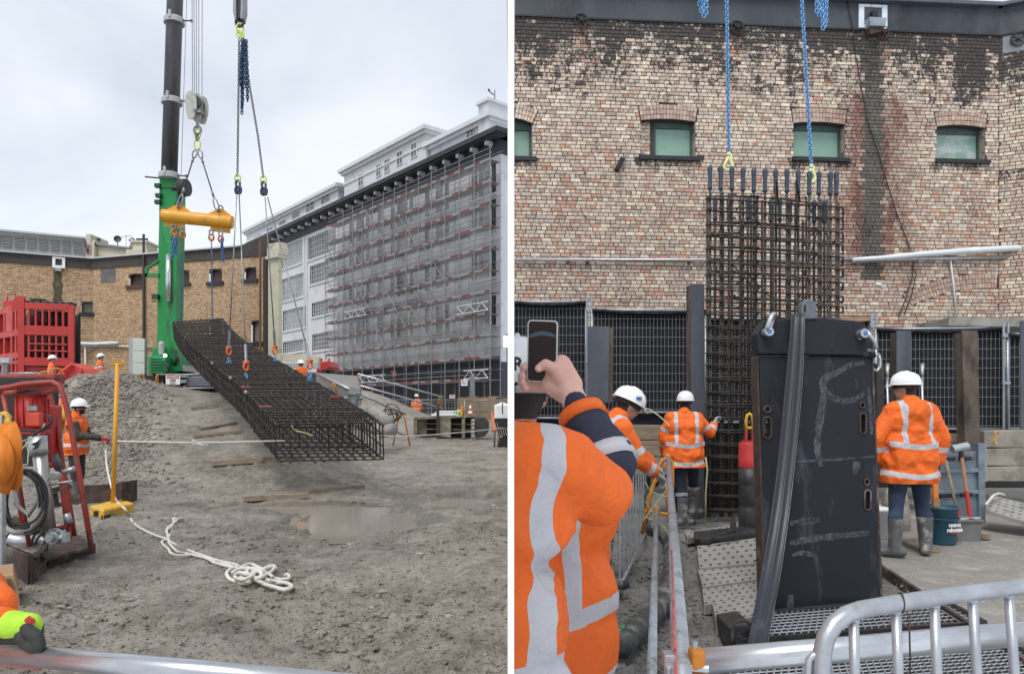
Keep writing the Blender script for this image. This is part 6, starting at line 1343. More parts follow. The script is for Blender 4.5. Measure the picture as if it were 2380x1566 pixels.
# steel box behind the worker
t = thing('steel_tray', 'open brown steel box behind the rope worker', 'steel box', G(240, 1190)); d = 12.4
mb = MB()
for q in ([(160, 1150), (192, 1150), (196, 1203), (165, 1203)], [(192, 1152), (275, 1130), (283, 1136), (283, 1180), (196, 1203)]): pp(mb, q, d, .05)
pp(mb, [(275, 1121), (284, 1121), (284, 1185), (275, 1185)], d + .1, .5); mb.build('side', m_rust, t); mb = MB(); pp(mb, [(160, 1130), (275, 1124), (275, 1180), (160, 1200)], d + 1.0, .05); mb.build('back', m_rust, t)
# yellow stand
yb = thing('barrier_stand', 'yellow pole with cable hook head on a chunky yellow base', 'stand', G(258, 1208)); 
q = [G(208, 1200), G(240, 1211), G(312, 1193), G(282, 1182)]; top = [p + V((0, 0, .17)) for p in q]
mb = MB(); mb.hexa(q + top); mb.build('base', m_yel2, yb, bevel=.03)
mb = MB(); c = q[0].lerp(q[1], .6); mb.box(c + V((0, -.0, .075)), (.09, .06, .10)); c = q[1].lerp(q[2], .08); mb.box(c + V((0, 0, .05)), (.09, .09, .07)); mb.build('slot', m_black, yb)
mb = MB(); c = (q[2] + q[3]) / 2; mb.beam(c + V((-.1, .05, .18)), c + V((.02, -.04, .2)), .18, .012); mb.build('mud_flap', m_rust, yb)
pb_, pt_ = A(262, 1183, 11.3), A(273, 846, 11.3)
mb = MB(); mb.cyl(pb_, pt_, .032, n=10); mb.build('pole', m_yel, yb, True)
mb = MB(); c = A(273.5, 846, 11.3)
mb.beam(c + V((-.075, 0, 0)), c + V((.075, 0, 0)), .03, .03)
for i in range(5): x = -.06 + i * .03; mb.tube([c + V((x - .012, 0, .02)), c + V((x - .008, 0, .05)), c + V((x + .008, 0, .05))], .007, 5)
for s_ in (-1, 1): mb.tube([c + V((s_ * .05, 0, .0)), c + V((s_ * .085, 0, .0)), c + V((s_ * .09, 0, .03)), c + V((s_ * .07, 0, .055))], .011, 6)
mb.build('hook_head', m_yel, yb, True)
# white rope from the worker's glove, over the base, to the coil
t = thing('white_rope', 'white rope running over the yellow base to a loose tangle on the mud', 'rope', G(600, 1345))
def gz(px, py, dz=.02):
    d = FOC * EYE / (py - HY)
    for _ in range(12): z = ground_left((px - CX) / FOC * d, d); d = FOC * (EYE - z - dz) / (py - HY)
    return A(px, py, d)
run = [A(246, 1046, 12.3), A(248, 1080, 12.2), A(256, 1120, 11.9), A(267, 1156, 11.5), A(278, 1172, 11.2), A(292, 1184, 10.75)]
for p in ((300, 1198), (308, 1212), (322, 1224), (340, 1234), (362, 1244), (386, 1252), (402, 1262), (424, 1273), (450, 1283), (476, 1292), (502, 1301), (526, 1307), (545, 1311), (556, 1316)): run.append(gz(*p))
mb = MB(); mb.tube(spl(run, 110), .0165, 8); mb.build('rope', m_rope, t, True)
for pts in ([(424, 1203), (412, 1206), (402, 1204), (404, 1214), (398, 1224), (388, 1232), (390, 1246), (386, 1254), (376, 1258), (382, 1268), (392, 1276), (396, 1284), (410, 1290), (432, 1290), (450, 1288)],
            [(412, 1208), (400, 1218), (390, 1226), (386, 1236), (394, 1244), (392, 1258), (400, 1270), (414, 1282), (436, 1286), (460, 1292), (482, 1298), (500, 1308), (520, 1310), (540, 1316), (552, 1322)],
            [(470, 1294), (490, 1302), (508, 1310), (530, 1316), (552, 1320)]):
    mb = MB(); mb.tube(spl([gz(*p) for p in pts], len(pts) * 7), .015, 7); mb.build('rope', m_rope, t, True)
rr_ = random.Random(2)
loops = [[(556, 1316), (536, 1322), (527, 1332), (534, 1345), (552, 1350), (572, 1342), (580, 1328), (566, 1318), (552, 1326), (548, 1340), (560, 1354), (582, 1352), (598, 1340)],
         [(560, 1318), (580, 1310), (600, 1318), (614, 1326), (596, 1334), (570, 1330), (560, 1340), (578, 1348), (604, 1340), (626, 1330), (640, 1320), (632, 1314), (612, 1322), (600, 1334)],
         [(585, 1340), (606, 1352), (630, 1362), (656, 1368), (672, 1366), (676, 1360), (664, 1354), (640, 1354), (616, 1350), (596, 1342)],
         [(590, 1345), (612, 1356), (640, 1364), (662, 1370), (678, 1364), (672, 1357), (648, 1351), (620, 1346), (604, 1336), (620, 1336), (640, 1344), (660, 1346), (672, 1342), (668, 1334), (662, 1338)],
         [(540, 1330), (556, 1322), (576, 1322), (590, 1330), (582, 1340), (562, 1346), (546, 1340), (556, 1330), (578, 1334), (600, 1330), (620, 1320), (636, 1318), (630, 1328), (608, 1340), (590, 1348)],
         [(575, 1318), (592, 1324), (608, 1332), (600, 1342), (584, 1338), (574, 1328), (584, 1320), (606, 1324), (622, 1332), (634, 1340)]]
for k, lp in enumerate(loops): mb = MB(); mb.tube(spl([gz(x, y, .02 + .012 * k + .01 * math.sin(i * 1.3 + k)) for i, (x, y) in enumerate(lp)], len(lp) * 8), .018, 8); mb.build('coil', m_rope, t, True)
# barrier rail at the bottom left
t = thing('crowd_rail', 'shiny galvanised barrier rail crossing the lower left corner', 'barrier', A(-80, 1800, 1.72)); mb = MB(); a, b_ = A(-120, 1506, 1.74), A(860, 1597, 1.49); mb.tube([a, b_], .0245, 20); mb.build('top_rail', M('shiny_galvanised', (.52, .54, .56), (.40, .42, .44), .33, .8, scale=8, stretch=(1, 6, 6), dirt=(.35, .33, .31), damt=.2, dscale=12), t, True)
mb = MB(); q0, q1 = a.lerp(b_, .125), a.lerp(b_, .245); mb.tube([q0 + V((0, .004, -.014)), q1 + V((0, .004, -.014))], .0175, 16)
mb.build('red_smear', M('red_smear', (.42, .08, .05), (.55, .30, .26), .45, .2, scale=9), t, True)
for f in (.02, .98): p = a.lerp(b_, f); mb = MB(); mb.cyl(V((p.x, p.y, 0)), p, .02); mb.build('leg', m_galv, t)
# ================================================================ RIGHT SITE OBJECTS
# ---- chains above the standing cage
DK = 10.8
def near_chain(label, x0, y0, x1, y1, d):
    t = thing('lifting_chain', label, 'chain', A(x1, y1, d), 'bright blue chains holding the standing cage'); a, b_ = A(x0, y0, d), A(x1, y1, d); pitch = .047; n = int((a - b_).length / pitch)
    base = link_pts(pitch, .019, 12); mb = MB(); mb.tube(base, .0095, 6, closed=True); proto = mb.build('link', m_bluel, None, True, origin=(0, 0, 0)); dr = (a - b_).normalized()
    for i in range(n):
        o = proto if i == 0 else bpy.data.objects.new('link', proto.data)
        if i: COL.objects.link(o)
        o.parent = t; o.location = b_ + dr * pitch * (i + .5) - t.location; o.rotation_euler = (0, math.atan2(dr.x, dr.z), (i % 2) * math.pi / 2 + .35 + .2 * math.sin(i * .37))
    h = A(x1, y1, d); mb = MB(); mb.tube([h + V((0, 0, .04)), h + V((.03, 0, 0)), h + V((.02, 0, -.05)), h + V((.05, 0, -.12)), h + V((.055, 0, -.17)), h + V((.02, 0, -.215)), h + V((-.04, 0, -.22)), h + V((-.075, 0, -.16)), h + V((-.04, 0, -.09)), h + V((-.005, 0, -.02))], [.02, .026, .024, .024, .026, .026, .026, .02, .018, .02], 10); mb.ball(h + V((0, 0, .02)), .034); mb.build('lime_hook', M('bright_lime_' + str(x0), (.66, .72, .30), (.72, .74, .42), .45, scale=20), t, True); return t
near_chain('left blue chain with lime hook, in front of the brick wall', 1689, -14, 1694, 362, DK); near_chain('right blue chain with lime hook, left of the moss streak', 1863, -14, 1886, 390, DK)
mbl = MB()
def near_bundle(label, px, y1, falls, seed):
    t = thing('chain_bundle', label, 'chain bundle', A(px, y1, DK), 'slack blue chain ends at the top edge'); rr = random.Random(seed); base = link_pts(.047, .019, 12); mb = MB(); mb.tube(base, .0095, 6, closed=True); me = None
    for (xa, ya, xb, yb) in falls:
        a, b_ = A(xa, ya, DK + rr.uniform(-.06, .06)), A(xb, yb, DK + rr.uniform(-.06, .06)); n = int((a - b_).length / .047); dr = (a - b_).normalized()
        for i in range(n):
            if me is None: o = mb.build('link', m_bluel, None, True, origin=(0, 0, 0)); me = o.data
            else: o = bpy.data.objects.new('link', me); COL.objects.link(o)
            o.parent = t; o.location = b_ + dr * .047 * (i + .5) - t.location; o.rotation_euler = (rr.uniform(-.15, .15), math.atan2(dr.x, dr.z), (i % 2) * math.pi / 2 + rr.uniform(-.3, .3))
near_bundle('bunch of blue chain at the top edge left of the left lifting chain', 1634, 40, [(1626, -12, 1626, 14), (1634, -12, 1636, 40), (1643, -12, 1641, 34), (1630, -12, 1630, 28)], 1)
near_bundle('bunch of blue chain at the top edge by the white hopper', 1905, 70, [(1898, -12, 1899, 30), (1906, -12, 1903, 38), (1916, -12, 1917, 62), (1921, -12, 1920, 50), (1912, -12, 1913, 68), (1902, 10, 1912, 40)], 2)
# ---- standing reinforcement cage
sc_ = thing('rebar_cage', 'standing reinforcement cage of thick bars with blue capped tops', 'rebar cage', G(1800, 1212)); 
m_rib = bpy.data.materials.new('ribbed_bar'); m_rib.use_nodes = True; nt = m_rib.node_tree; b = nt.nodes['Principled BSDF']; b.inputs['Roughness'].default_value = .6; b.inputs['Metallic'].default_value = .35
g = nt.nodes.new('ShaderNodeNewGeometry'); wv = nt.nodes.new('ShaderNodeTexWave'); wv.bands_direction = 'DIAGONAL'; wv.inputs['Scale'].default_value = 14; nt.links.new(g.outputs['Position'], wv.inputs['Vector'])
n1 = nnoise(nt, g.outputs['Position'], 9, 5); nt.links.new(mixc(nt, ramp(nt, wv.outputs[1], [(.4, (0, 0, 0)), (.7, (.75, .75, .75))]), ramp(nt, n1, [(.35, (.050, .042, .036)), (.68, (.085, .070, .060))]), (.16, .135, .115)), b.inputs['Base Color'])
u_ = nt.nodes.new('ShaderNodeBump'); u_.inputs['Strength'].default_value = .9; u_.inputs['Distance'].default_value = .02; nt.links.new(wv.outputs[1], u_.inputs['Height']); nt.links.new(u_.outputs[0], b.inputs['Normal'])
m_cap = M('blue_bar_cap', (.035, .055, .085), (.025, .04, .065), .5, scale=12, dirt=(.11, .12, .135), damt=.3, dscale=12)
D0, D1 = 10.55, 11.15
DR = D0 + .30     # right side of the front face stands a little farther off
FX = [(1650, 388), (1675, 389), (1701, 390), (1727, 392), (1752, 394), (1778, 395), (1803, 397), (1829, 396), (1855, 398), (1881, 401), (1903, 401), (1930, 402), (1944, 402)]
zb = 0.06
rj = random.Random(31)
def fd(px): return lerp(D0, DR, (px - 1640) / 320)
def vbar(px, py, d, cap, two=True, bend=0):
    x = (px - CX) / FOC * d; top = A(px, py, d); r = .019
    mb = MB(); pts = [V((x + bend * .02, d, zb)), V((x + bend * .01, d, 2.2)), V((x, d, top.z - .30))]; mb.tube(pts, r, 8); vb = mb.build('vertical_bar', m_rib, sc_, True)
    if two: mb = MB(); o = rj.choice((-1, 1)) * .038; mb.tube([V((x + o, d + .012, zb)), V((x + o, d + .012, top.z - .34 - rj.uniform(0, .15)))], .017, 8); mb.build('vertical_bar', m_rib, sc_, True)
    if cap:
        mb = MB(); s_ = 1; mb.lathe([(.022, -.33), (.034, -.32), (.036, -.30), (.030, -.28), (.031, -.12), (.037, -.06), (.038, -.02), (.034, 0), (.022, .004), (.022, .018), (0, .02)], top, 14); mb.build('bar_cap', m_cap, vb, True)
for px, py in FX: vbar(px, py, fd(px), True)
for i, (px, py, cp) in enumerate(((1662, 462, 1), (1694, 462, 1), (1722, 462, 0), (1738, 460, 1), (1757, 464, 1), (1792, 466, 1), (1812, 464, 1), (1836, 466, 1), (1866, 468, 0), (1892, 468, 1), (1916, 468, 1))): vbar(px, py, D1 + rj.uniform(-.1, .05), cp, False)
for i in range(0): vbar(1700 + i * 21 + rj.uniform(-4, 4), 490 + rj.uniform(-15, 20), lerp(D0, D1, rj.uniform(.35, .75)), 0, False)
# stirrups: rounded hoops with hooks, every 30 px in the photograph
xl, xr = A(1641, 0, D0).x, A(1957, 0, DR).x; zt = A(0, 461, D0).z; nS = 25; dzs = (zt - .16) / (nS - 1)
def hoop_pts(x0, x1, y0, y1, z, r=.05, tilt=0):
    k = y1 / y0; q = [V((x0, y0, z)), V((x1, DR - .03, z - tilt)), V((x1 * k * .995 + .02, y1 + .3, z - tilt)), V((x0 * k + .02, y1, z))]; out = []
    for k in range(4):
        a, c, b_ = q[k - 1], q[k], q[(k + 1) % 4]; da, db = (a - c).normalized() * r, (b_ - c).normalized() * r; out += [c + da, c + da * .3 + db * .3, c + db]
    return out
for i in range(nS):
    z = zt - i * dzs + rj.uniform(-.012, .012)
    mb = MB(); mb.tube(hoop_pts(xl, xr, D0 - .03, D1 + .03, z, tilt=.045 + rj.uniform(-.01, .01)), .0125, 6, closed=True); mb.build('stirrup', m_rebar, sc_, True)
    mb = MB(); m0, m1 = xl + .02, lerp(xl, xr, .36 + rj.uniform(-.01, .01)); z2 = z + .026; 
    mb.tube([V((m1, D0 + .18, z2 - .06)), V((m1 + .01, D0 + .05, z2 - .01)), V((m1, D0 - .045, z2)), V((m0, D0 - .045, z2)), V((m0, D0 + .1, z2))], .0115, 6); mb.build('link_tie', m_rebar, sc_, True)
    if i % 2: continue
    mb = MB(); m0, m1 = lerp(xl, xr, .27), lerp(xl, xr, .82); z2 = z + .024 + rj.uniform(-.006, .006); mb.tube([V((m0, D0 + .4, z2 - .08)), V((m0, D0 - .02, z2)), V((lerp(m0, m1, .5), D0 + .06, z2 - .012)), V((m1, DR - .03, z2 - .03)), V((m1, DR + .3, z2 - .08))], .0115, 6); mb.build('link_tie', m_rebar, sc_, True)
    for f in ((.1,), ())[i % 2]:
        mb = MB(); a = lerp(xl, xr, f) + rj.uniform(0, .05); mb.tube([V((a, D1 - .02, z + .03)), V((a + rj.uniform(.4, .6), D1 - .02, z + .02))], .0085, 5); mb.build('link_tie', m_rebar, sc_, True)
    mb = MB(); a = xr + .0; mb.tube([V((xr - .32, D1, z - .12)), V((xr - .12, DR + .35, z - .03 if i % 2 else z - .16)), V((xr + .05, DR + .05, z - .10)), V((xr - .1, DR + .2, z - .16))], .008, 5); mb.build('link_tie', m_rebar, sc_, True)
    for px in ((1704, 1868), (1806, 1906))[i % 2]:
        mb = MB(); c = V(((px - CX) / FOC * fd(px), fd(px), z + .09 + rj.uniform(-.03, .03))); ring(mb, c, .034, .007, 10, Matrix.Rotation(1.45, 3, 'X')); mb.build('wire_tie', m_rebar, sc_, True)
mb = MB()
for (x0, y0, x1, y1) in ((1722, 620, 1790, 690), (1700, 612, 1750, 668), (1798, 720, 1842, 790), (1930, 560, 1880, 480), (1905, 520, 1870, 640), (1845, 720, 1882, 640), (1960, 640, 1890, 700), (1770, 740, 1830, 830), (1690, 900, 1740, 850)): mb.cyl(A(x0, y0, D0 + .35), A(x1, y1, D0 + .45), .008, n=5)
mb.build('diagonal_bar', m_rebar, sc_)
for x0, x1, x2 in ((1857, 1862, 1867), (1906, 1909, 1918)):
    mb = MB(); mb.tube([A(x0 - 60 + 8, 560, D0 + .1), A(x1 - 60, 424, D0 + .1), A(x1 - 58, 420, D0 + .12), A(x2 - 58, 470, D0 + .12)], .012, 6); mb.build('lifting_loop', m_rebar, sc_, True)
# black sheet standing in for the dark pit behind / under the cage
mb = MB(); mb.prism([A(1560, 1215, 11.6), A(1780, 1212, 11.6), A(1780, 1000, 11.6), A(1560, 1000, 11.6)], (0, .15, 0)); tag(mb.build('dark_sheet', M('pit_shade_black', (.012, .012, .013), (.02, .02, .022), .45, scale=3, bump=.6, bscale=6, bdist=.05)), 'black sheet standing in for the dark of the pit behind the cage foot', 'dark sheet')
# ---- fence with black shade cloth
m_cloth = M('shade_cloth', (.008, .010, .016), (.014, .016, .024), .75, scale=5, bump=.8, bscale=5, bdist=.05, stretch=(1, 1, .5), spec=.3)
m_wire = M('fence_wire', (.46, .44, .41), (.36, .35, .33), .5, .2, scale=30)
m_ftube = M('fence_tube', (.40, .43, .47), (.32, .35, .38), .45, .6, scale=10, dirt=(.25, .24, .22), damt=.25)
FEN = [('mesh fence panel with black shade cloth behind the phone user', (1192, 698, 13.6), (1362, 702, 13.6), 975), ('mesh fence panel with black shade cloth between grey post and dark post', (1376, 708, 13.3), (1640, 722, 13.4), 962), ('mesh fence panel mostly hidden by the steel panel', (1640, 735, 13.2), (2023, 738, 13.0), 985), ('mesh fence panel with drooping cloth behind the right worker', (2036, 745, 12.7), (2332, 762, 12.5), 1000), ('mesh fence panel cut by the right edge', (2342, 768, 12.4), (2470, 774, 12.2), 1000)]
for lab, a, b_, yb in FEN:
    p, q = A(*a), A(*b_); z1, z0 = min(p.z, q.z), A(a[0], yb, a[2]).z
    t_, wl = mesh_fence('mesh_fence', lab, p, q, z0, z1, .0685, .165, .024, m_ftube, .0025); t_['group'] = 'mesh fence panels with shade cloth'
    for c in t_.children:
        if c.name.startswith('wire_mesh'): c.data.materials[0] = m_wire
    v, f = [], []; nu, nv_ = 40, 26; s_ = -1
    for j in range(nv_ + 1):
        for i in range(nu + 1):
            u = wl.len * i / nu; fz = j / nv_; z = lerp(z0 - .25, z1 + .02 + (-.05 * math.sin(math.pi * i / nu) + .02 * noi(i * .4, 3, 1)) , fz)
            v.append(wl.pt(u, z, -.05 + .03 * noi(u * 2.5, z * 1.5, 4) + (.08 * max(0, fz - .94) / .06)))
    for j in range(nv_):
        for i in range(nu): k = j * (nu + 1) + i; f.append((k, k + 1, k + nu + 2, k + nu + 1))
    link_mesh('shade_cloth', v, f, m_cloth, t_, True)
    mb = MB(); pts = [wl.pt(wl.len * i / 20, z1 + .0 - .05 * math.sin(math.pi * i / 20) - .01 + .02 * noi(i * .7, 1, 2), .03) for i in range(21)]; mb.tube(pts, [.035 + .012 * noi(i, 5, 5) for i in range(21)], 8); mb.build('rolled_edge', m_cloth, t_, True)
for px, y0, y1, d in ((1369, 690, 960, 13.4), (2030, 728, 1010, 12.8), (2337, 750, 1010, 12.4)):
    mb = MB(); mb.cyl(A(px - 4.5, y1, d), A(px - 4.5, y0, d), .022, n=8); mb.cyl(A(px + 6, y1, d), A(px + 6, y0, d), .022, n=8); mb.box(A(px + 1, y0 + 30, d - .02), (.13, .05, .05)); mb.box(A(px + 1, y1 - 120, d - .02), (.13, .05, .05))
    tag(mb.build('fence_coupler', m_ftube), {1369: 'coupled fence tubes behind the grey post', 2030: 'coupled fence tubes right of the steel panel top', 2337: 'coupled fence tubes near the right edge'}[px], 'fence post')
# dark ground strip + low dark wall behind the fence
mb = MB(); RWb = Wall((.02, 15.4), (12.5, 15.2)); RWb.box(mb, 0, RWb.len, 0, 1.4, -.1, 0); tag(mb.build('low_wall', m_black), 'low dark wall behind the mesh fence', 'wall')
mb = MB(); p, q = A(2205, 738, 14.6), A(2480, 742, 14.6); mb.hexa([p, q, q + V((0, 1.2, 0)), p + V((0, 1.2, 0))] + [r_ + V((0, 0, -.16)) for r_ in (p, q, q + V((0, 1.2, 0)), p + V((0, 1.2, 0)))][::1]); tag(mb.build('concrete_ledge', m_conc), 'concrete ledge showing above the right fence panel', 'ledge')
# ---- steel soldier posts
m_post = M('mill_scale_steel', (.115, .125, .145), (.075, .083, .10), .5, .35, scale=3, dirt=(.13, .085, .055), damt=.3, stretch=(1, 1, .4))
m_postr = M('rusted_post', (.15, .115, .085), (.085, .062, .05), .75, .1, scale=4, dirt=(.045, .035, .03), damt=.45, dscale=3, stretch=(1, 1, .5), bump=.2, bscale=30)
def hpost(label, x0, x1, yt, yb, d, mat, side=1, xf=None, lean=0):
    t = thing('soldier_post', label, 'steel post', A((x0 + x1) / 2, yb, d), 'steel soldier posts of the retaining wall'); mb = MB(); pts = [(x0, yb), (x1, yb), (x1 - lean, yt + 1), (x0 - lean, yt)]; pp(mb, pts, d, .025); mb.build('face_flange', mat, t, bevel=.003)
    mb = MB(); s0 = xf if xf else (x1 if side > 0 else x0); pp(mb, [(s0 - 7 if side > 0 else s0, yb), (s0 if side > 0 else s0 + 7, yb), ((s0 if side > 0 else s0 + 7) - lean, yt + 6), ((s0 - 7 if side > 0 else s0) - lean, yt + 5)], d + .026, .20); mb.build('web', m_postr, t)
    mb = MB(); e = 10 * side; pp(mb, [((x1 if side > 0 else x0) - (2 if side > 0 else -2) + e * 0, yb), ((x1 if side > 0 else x0) + e, yb), ((x1 if side > 0 else x0) + e - lean, yt + 6), ((x1 if side > 0 else x0) - lean, yt + 5)], d + .23, .025); mb.build('rear_flange', m_postr, t)
hpost('blue grey steel post left of the bending worker', 1365, 1414, 758, 935, 8.6, m_post, 1, lean=-2); hpost('tall dark steel post left of the standing cage', 1606, 1637, 659, 1185, 10.9, m_post, -1)
hpost('grey steel post behind the right worker', 2084, 2118, 768, 1000, 11.6, m_post, -1); hpost('rusty brown steel post right of the right worker', 2246, 2282, 768, 1150, 11.0, m_postr, -1, lean=10); hpost('dark steel post at the right edge', 2372, 2400, 745, 1010, 11.4, m_post, 1)
# concrete lagging between the posts
m_lag = M('concrete_lagging', (.33, .305, .255), (.25, .23, .195), .85, scale=2.5, bump=.25, bscale=18, dirt=(.17, .15, .12), damt=.4)
t = thing('retaining_wall', 'low retaining wall of stacked concrete lagging at the right', 'retaining wall', A(2330, 1115, 11.3))
for i, (y0, y1) in enumerate(((1000, 1040), (1042, 1082), (1084, 1118))): mb = MB(); pp(mb, [(2288, y0 + 1), (2470, y0 - 3), (2470, y1 + 1), (2288, y1)], 11.3 - .02 * i, .25); mb.build('lagging_block', m_lag, t, bevel=.012)
for i, (y0, y1) in enumerate(((1008, 1030), (1031, 1060), (1061, 1090))): mb = MB(); pp(mb, [(2110, y0), (2250, y0), (2250, y1), (2110, y1)], 11.5 - .02 * i, .25); mb.build('lagging_board', m_wood if i == 0 else m_lag, t, bevel=.01)
mb = MB(); pp(mb, [(2284, 1030), (2292, 1030), (2296, 1118), (2252, 1118), (2250, 1060), (2284, 1050)], 11.2, .1); mb.build('grout', m_conc, t)
for i, (y0, y1) in enumerate(((985, 1020), (1022, 1058), (1060, 1100))): mb = MB(); pp(mb, [(1385, y0), (1605, y0 + 4), (1605, y1 + 4), (1385, y1)], 11.2 - .03 * i, .08); tag(mb.build('lagging_board', m_wood, None, bevel=.008), ('top', 'middle', 'lowest')[i] + ' timber lagging board behind the bending worker', 'timber')
t = thing('chain_hook', 'yellow S hook hanging on the concrete lagging', 'hook', A(2316, 1034, 11.1)); mb = MB(); mb.tube([A(x, y, 11.15) for x, y in ((2321, 1008), (2319, 1003), (2313, 1003), (2312, 1009), (2315, 1016), (2310, 1022), (2311, 1030), (2315, 1032), (2316, 1027))], .014, 7); mb.build('hook', m_yel, t, True)
# ---- steel bin, tools
t = thing('steel_bin', 'pale blue galvanised steel bin side leaning behind the right worker', 'steel panel', A(2230, 1215, 9.6)); m_bin = M('pale_blue_steel', (.23, .29, .34), (.18, .23, .275), .5, .4, scale=4, dirt=(.13, .13, .13), damt=.35)
mb = MB(); pp(mb, [(2180, 1052), (2276, 1048), (2281, 1210), (2176, 1215)], 9.55, .06); mb.build('panel', m_bin, t, bevel=.006)
mb = MB(); pp(mb, [(2274, 1030), (2290, 1030), (2290, 1216), (2276, 1216)], 9.5, .12); mb.build('edge_channel', m_bin, t)
for y in (1090, 1140): mb = MB(); pp(mb, [(2182, y), (2275, y - 2), (2275, y + 8), (2182, y + 10)], 9.50, .05); mb.build('rib', m_bin, t, bevel=.01)
for x, y in ((2206, 1067), (2245, 1066), (2200, 1152), (2248, 1150)): mb = MB(); pp(mb, [(x - 14, y - 4), (x + 14, y - 5), (x + 14, y + 4), (x - 14, y + 5)], 9.42, .03); mb.build('tool_bracket', m_black, t)
m_hand = M('wood_handle', (.42, .22, .11), (.33, .17, .09), .6, scale=5, stretch=(1, 1, 5))
t = thing('sledge_hammer', 'long sledge hammer standing head up against the blue panel', 'hammer', A(2255, 1213, 9.3)); mb = MB(); mb.cyl(A(2246, 1140, 9.33), A(2233, 1046, 9.4), .022, n=10); mb.build('handle', m_hand, t); mb = MB(); mb.cyl(A(2256, 1212, 9.28), A(2246, 1140, 9.33), .025, n=10); mb.build('red_grip', m_red, t); mb = MB(); mb.cyl(A(2213, 1044, 9.4), A(2250, 1036, 9.4), .055, n=10); mb.build('head', m_galv, t, bevel=.01); mb = MB(); mb.cyl(A(2233, 1046, 9.39), A(2235, 1062, 9.39), .03, n=10); mb.build('collar', m_black, t)
t = thing('shovel_handle', 'bare wooden tool handle leaning between worker and sledge hammer', 'tool handle', A(2222, 1190, 9.35)); mb = MB(); mb.tube([A(2225, 1195, 9.3), A(2212, 1130, 9.35), A(2196, 1060, 9.45)], .019, 8); mb.build('handle', m_wood, t, True)
t = thing('orange_handle', 'orange tool grip hanging behind the right worker', 'tool', A(2174, 1160, 8.6)); mb = MB(); mb.beam(A(2173, 1100, 8.6), A(2174, 1158, 8.6), .06, .04, up=(0, 1, 0)); mb.build('grip', M('orange_grip', (.75, .22, .02), (.7, .2, .02), .6), t, bevel=.008); mb = MB(); mb.beam(A(2174, 1158, 8.6), A(2175, 1180, 8.6), .07, .05, up=(0, 1, 0)); mb.build('ferrule', m_hand, t)
for px, yb, lab in ((2144, 985, 'right crowbar leaning on the fence beside the helmet'), (2063, 985, 'left crowbar leaning on the fence by the steel panel')): mb = MB(); mb.tube([A(px + 2, yb, 11.0), A(px - 1, 895, 11.4), A(px, 876, 11.5)], [.02, .02, .02], 8); mb.tube([A(px, 878, 11.5), A(px - 1, 864, 11.5), A(px, 846, 11.55)], [.02, .028, .034], 8); tag(mb.build('crowbar', m_galv, None, True), lab, 'crowbar')
# bucket, crate, bags, litter
m_buck = M('teal_bucket', (.02, .085, .12), (.016, .065, .10), .5, scale=4, dirt=(.22, .22, .21), damt=.25, dscale=8)
bc = V(((2190 - CX) / FOC * 8.5, 8.5, .055)); t = thing('bucket', 'dark teal bucket with white lettering between the boots', 'bucket', bc); mb = MB(); mb.lathe([(0, .0), (.135, .0), (.14, .02), (.165, .40), (.178, .41), (.178, .44), (.16, .44), (.13, .03), (0, .03)], bc, 28); mb.build('shell', m_buck, t, True); mb = MB(); ring(mb, bc + V((0, 0, .30)), .176, .008, 24, Matrix.Rotation(math.pi / 2, 3, 'X')); mb.build('rim', m_buck, t, True)
text('NNING', bc + V((.05, -.160, .235)), .05, m_white, t, rot=(math.pi / 2, 0, .25), bold=.002); text('rehouse', bc + V((.05, -.158, .185)), .065, m_white, t, rot=(math.pi / 2, 0, .25), bold=.003)
mb = MB(); mb.box(bc + V((.05, -.155, .152)), (.12, .004, .012), Matrix.Rotation(.25, 3, 'Z')); mb.build('red_line', m_red, t)
cc = V(((2238 - CX) / FOC * 8.75, 8.75, .055)); t = thing('plastic_crate', 'grey plastic tub of tools beside the teal bucket', 'tub', cc); m_tub = M('grey_tub', (.16, .165, .16), (.12, .125, .12), .6, scale=5, dirt=(.28, .265, .24), damt=.4)
for q in ([(-.14, -.12, 0), (.13, -.12, 0), (.15, -.13, .25), (-.16, -.13, .25)], [(.13, -.12, 0), (.13, .12, 0), (.15, .13, .25), (.15, -.13, .25)], [(.13, .12, 0), (-.14, .12, 0), (-.16, .13, .25), (.15, .13, .25)], [(-.14, .12, 0), (-.14, -.12, 0), (-.16, -.13, .25), (-.16, .13, .25)]):
    mb = MB(); pts = [cc + V(p) for p in q]; n_ = (pts[1] - pts[0]).cross(pts[3] - pts[0]).normalized(); mb.prism(pts, -n_ * .012); mb.build('side', m_tub, t)
mb = MB(); mb.box(cc + V((0, 0, .01)), (.27, .24, .02)); mb.build('bottom', m_tub, t); mb = MB(); mb.box(cc + V((0, -.13, .245)), (.33, .03, .03)); mb.box(cc + V((0, .13, .245)), (.33, .03, .03)); mb.build('rim', m_tub, t, bevel=.006)
mb = MB(); mb.beam(cc + V((-.12, .0, .2)), cc + V((-.02, .04, .36)), .06, .05); mb.build('red_tool', m_red, t, bevel=.01); mb = MB(); mb.cyl(cc + V((-.08, .1, .22)), cc + V((.28, .12, .24)), .02); mb.build('steel_bar', m_galv, t)
m_bag = M('sand_bag', (.34, .30, .25), (.24, .21, .175), .85, scale=5, bump=.8, bscale=9, bdist=.05, dirt=(.14, .12, .10), damt=.35)
def lump(name, label, cat, c, r, seed, mat, sc=(1, 1, 1), n=20):
    rr = random.Random(seed); mb = MB(); mb.ball((0, 0, 0), 1, n, n // 2 + 2); o = rr.random() * 50; v = []
    for p in mb.v: q = V(p); k = 1 + .35 * noi(q.x * 1.6 + o, q.y * 1.6, q.z * 1.6) + .16 * noi(q.x * 4 + o, q.y * 4, q.z * 4); v.append((c[0] + q.x * k * r * sc[0], c[1] + q.y * k * r * sc[1], c[2] + max(-.9, q.z) * k * r * sc[2]))
    return tag(link_mesh(name, v, mb.f, mat, None, True), label, cat)
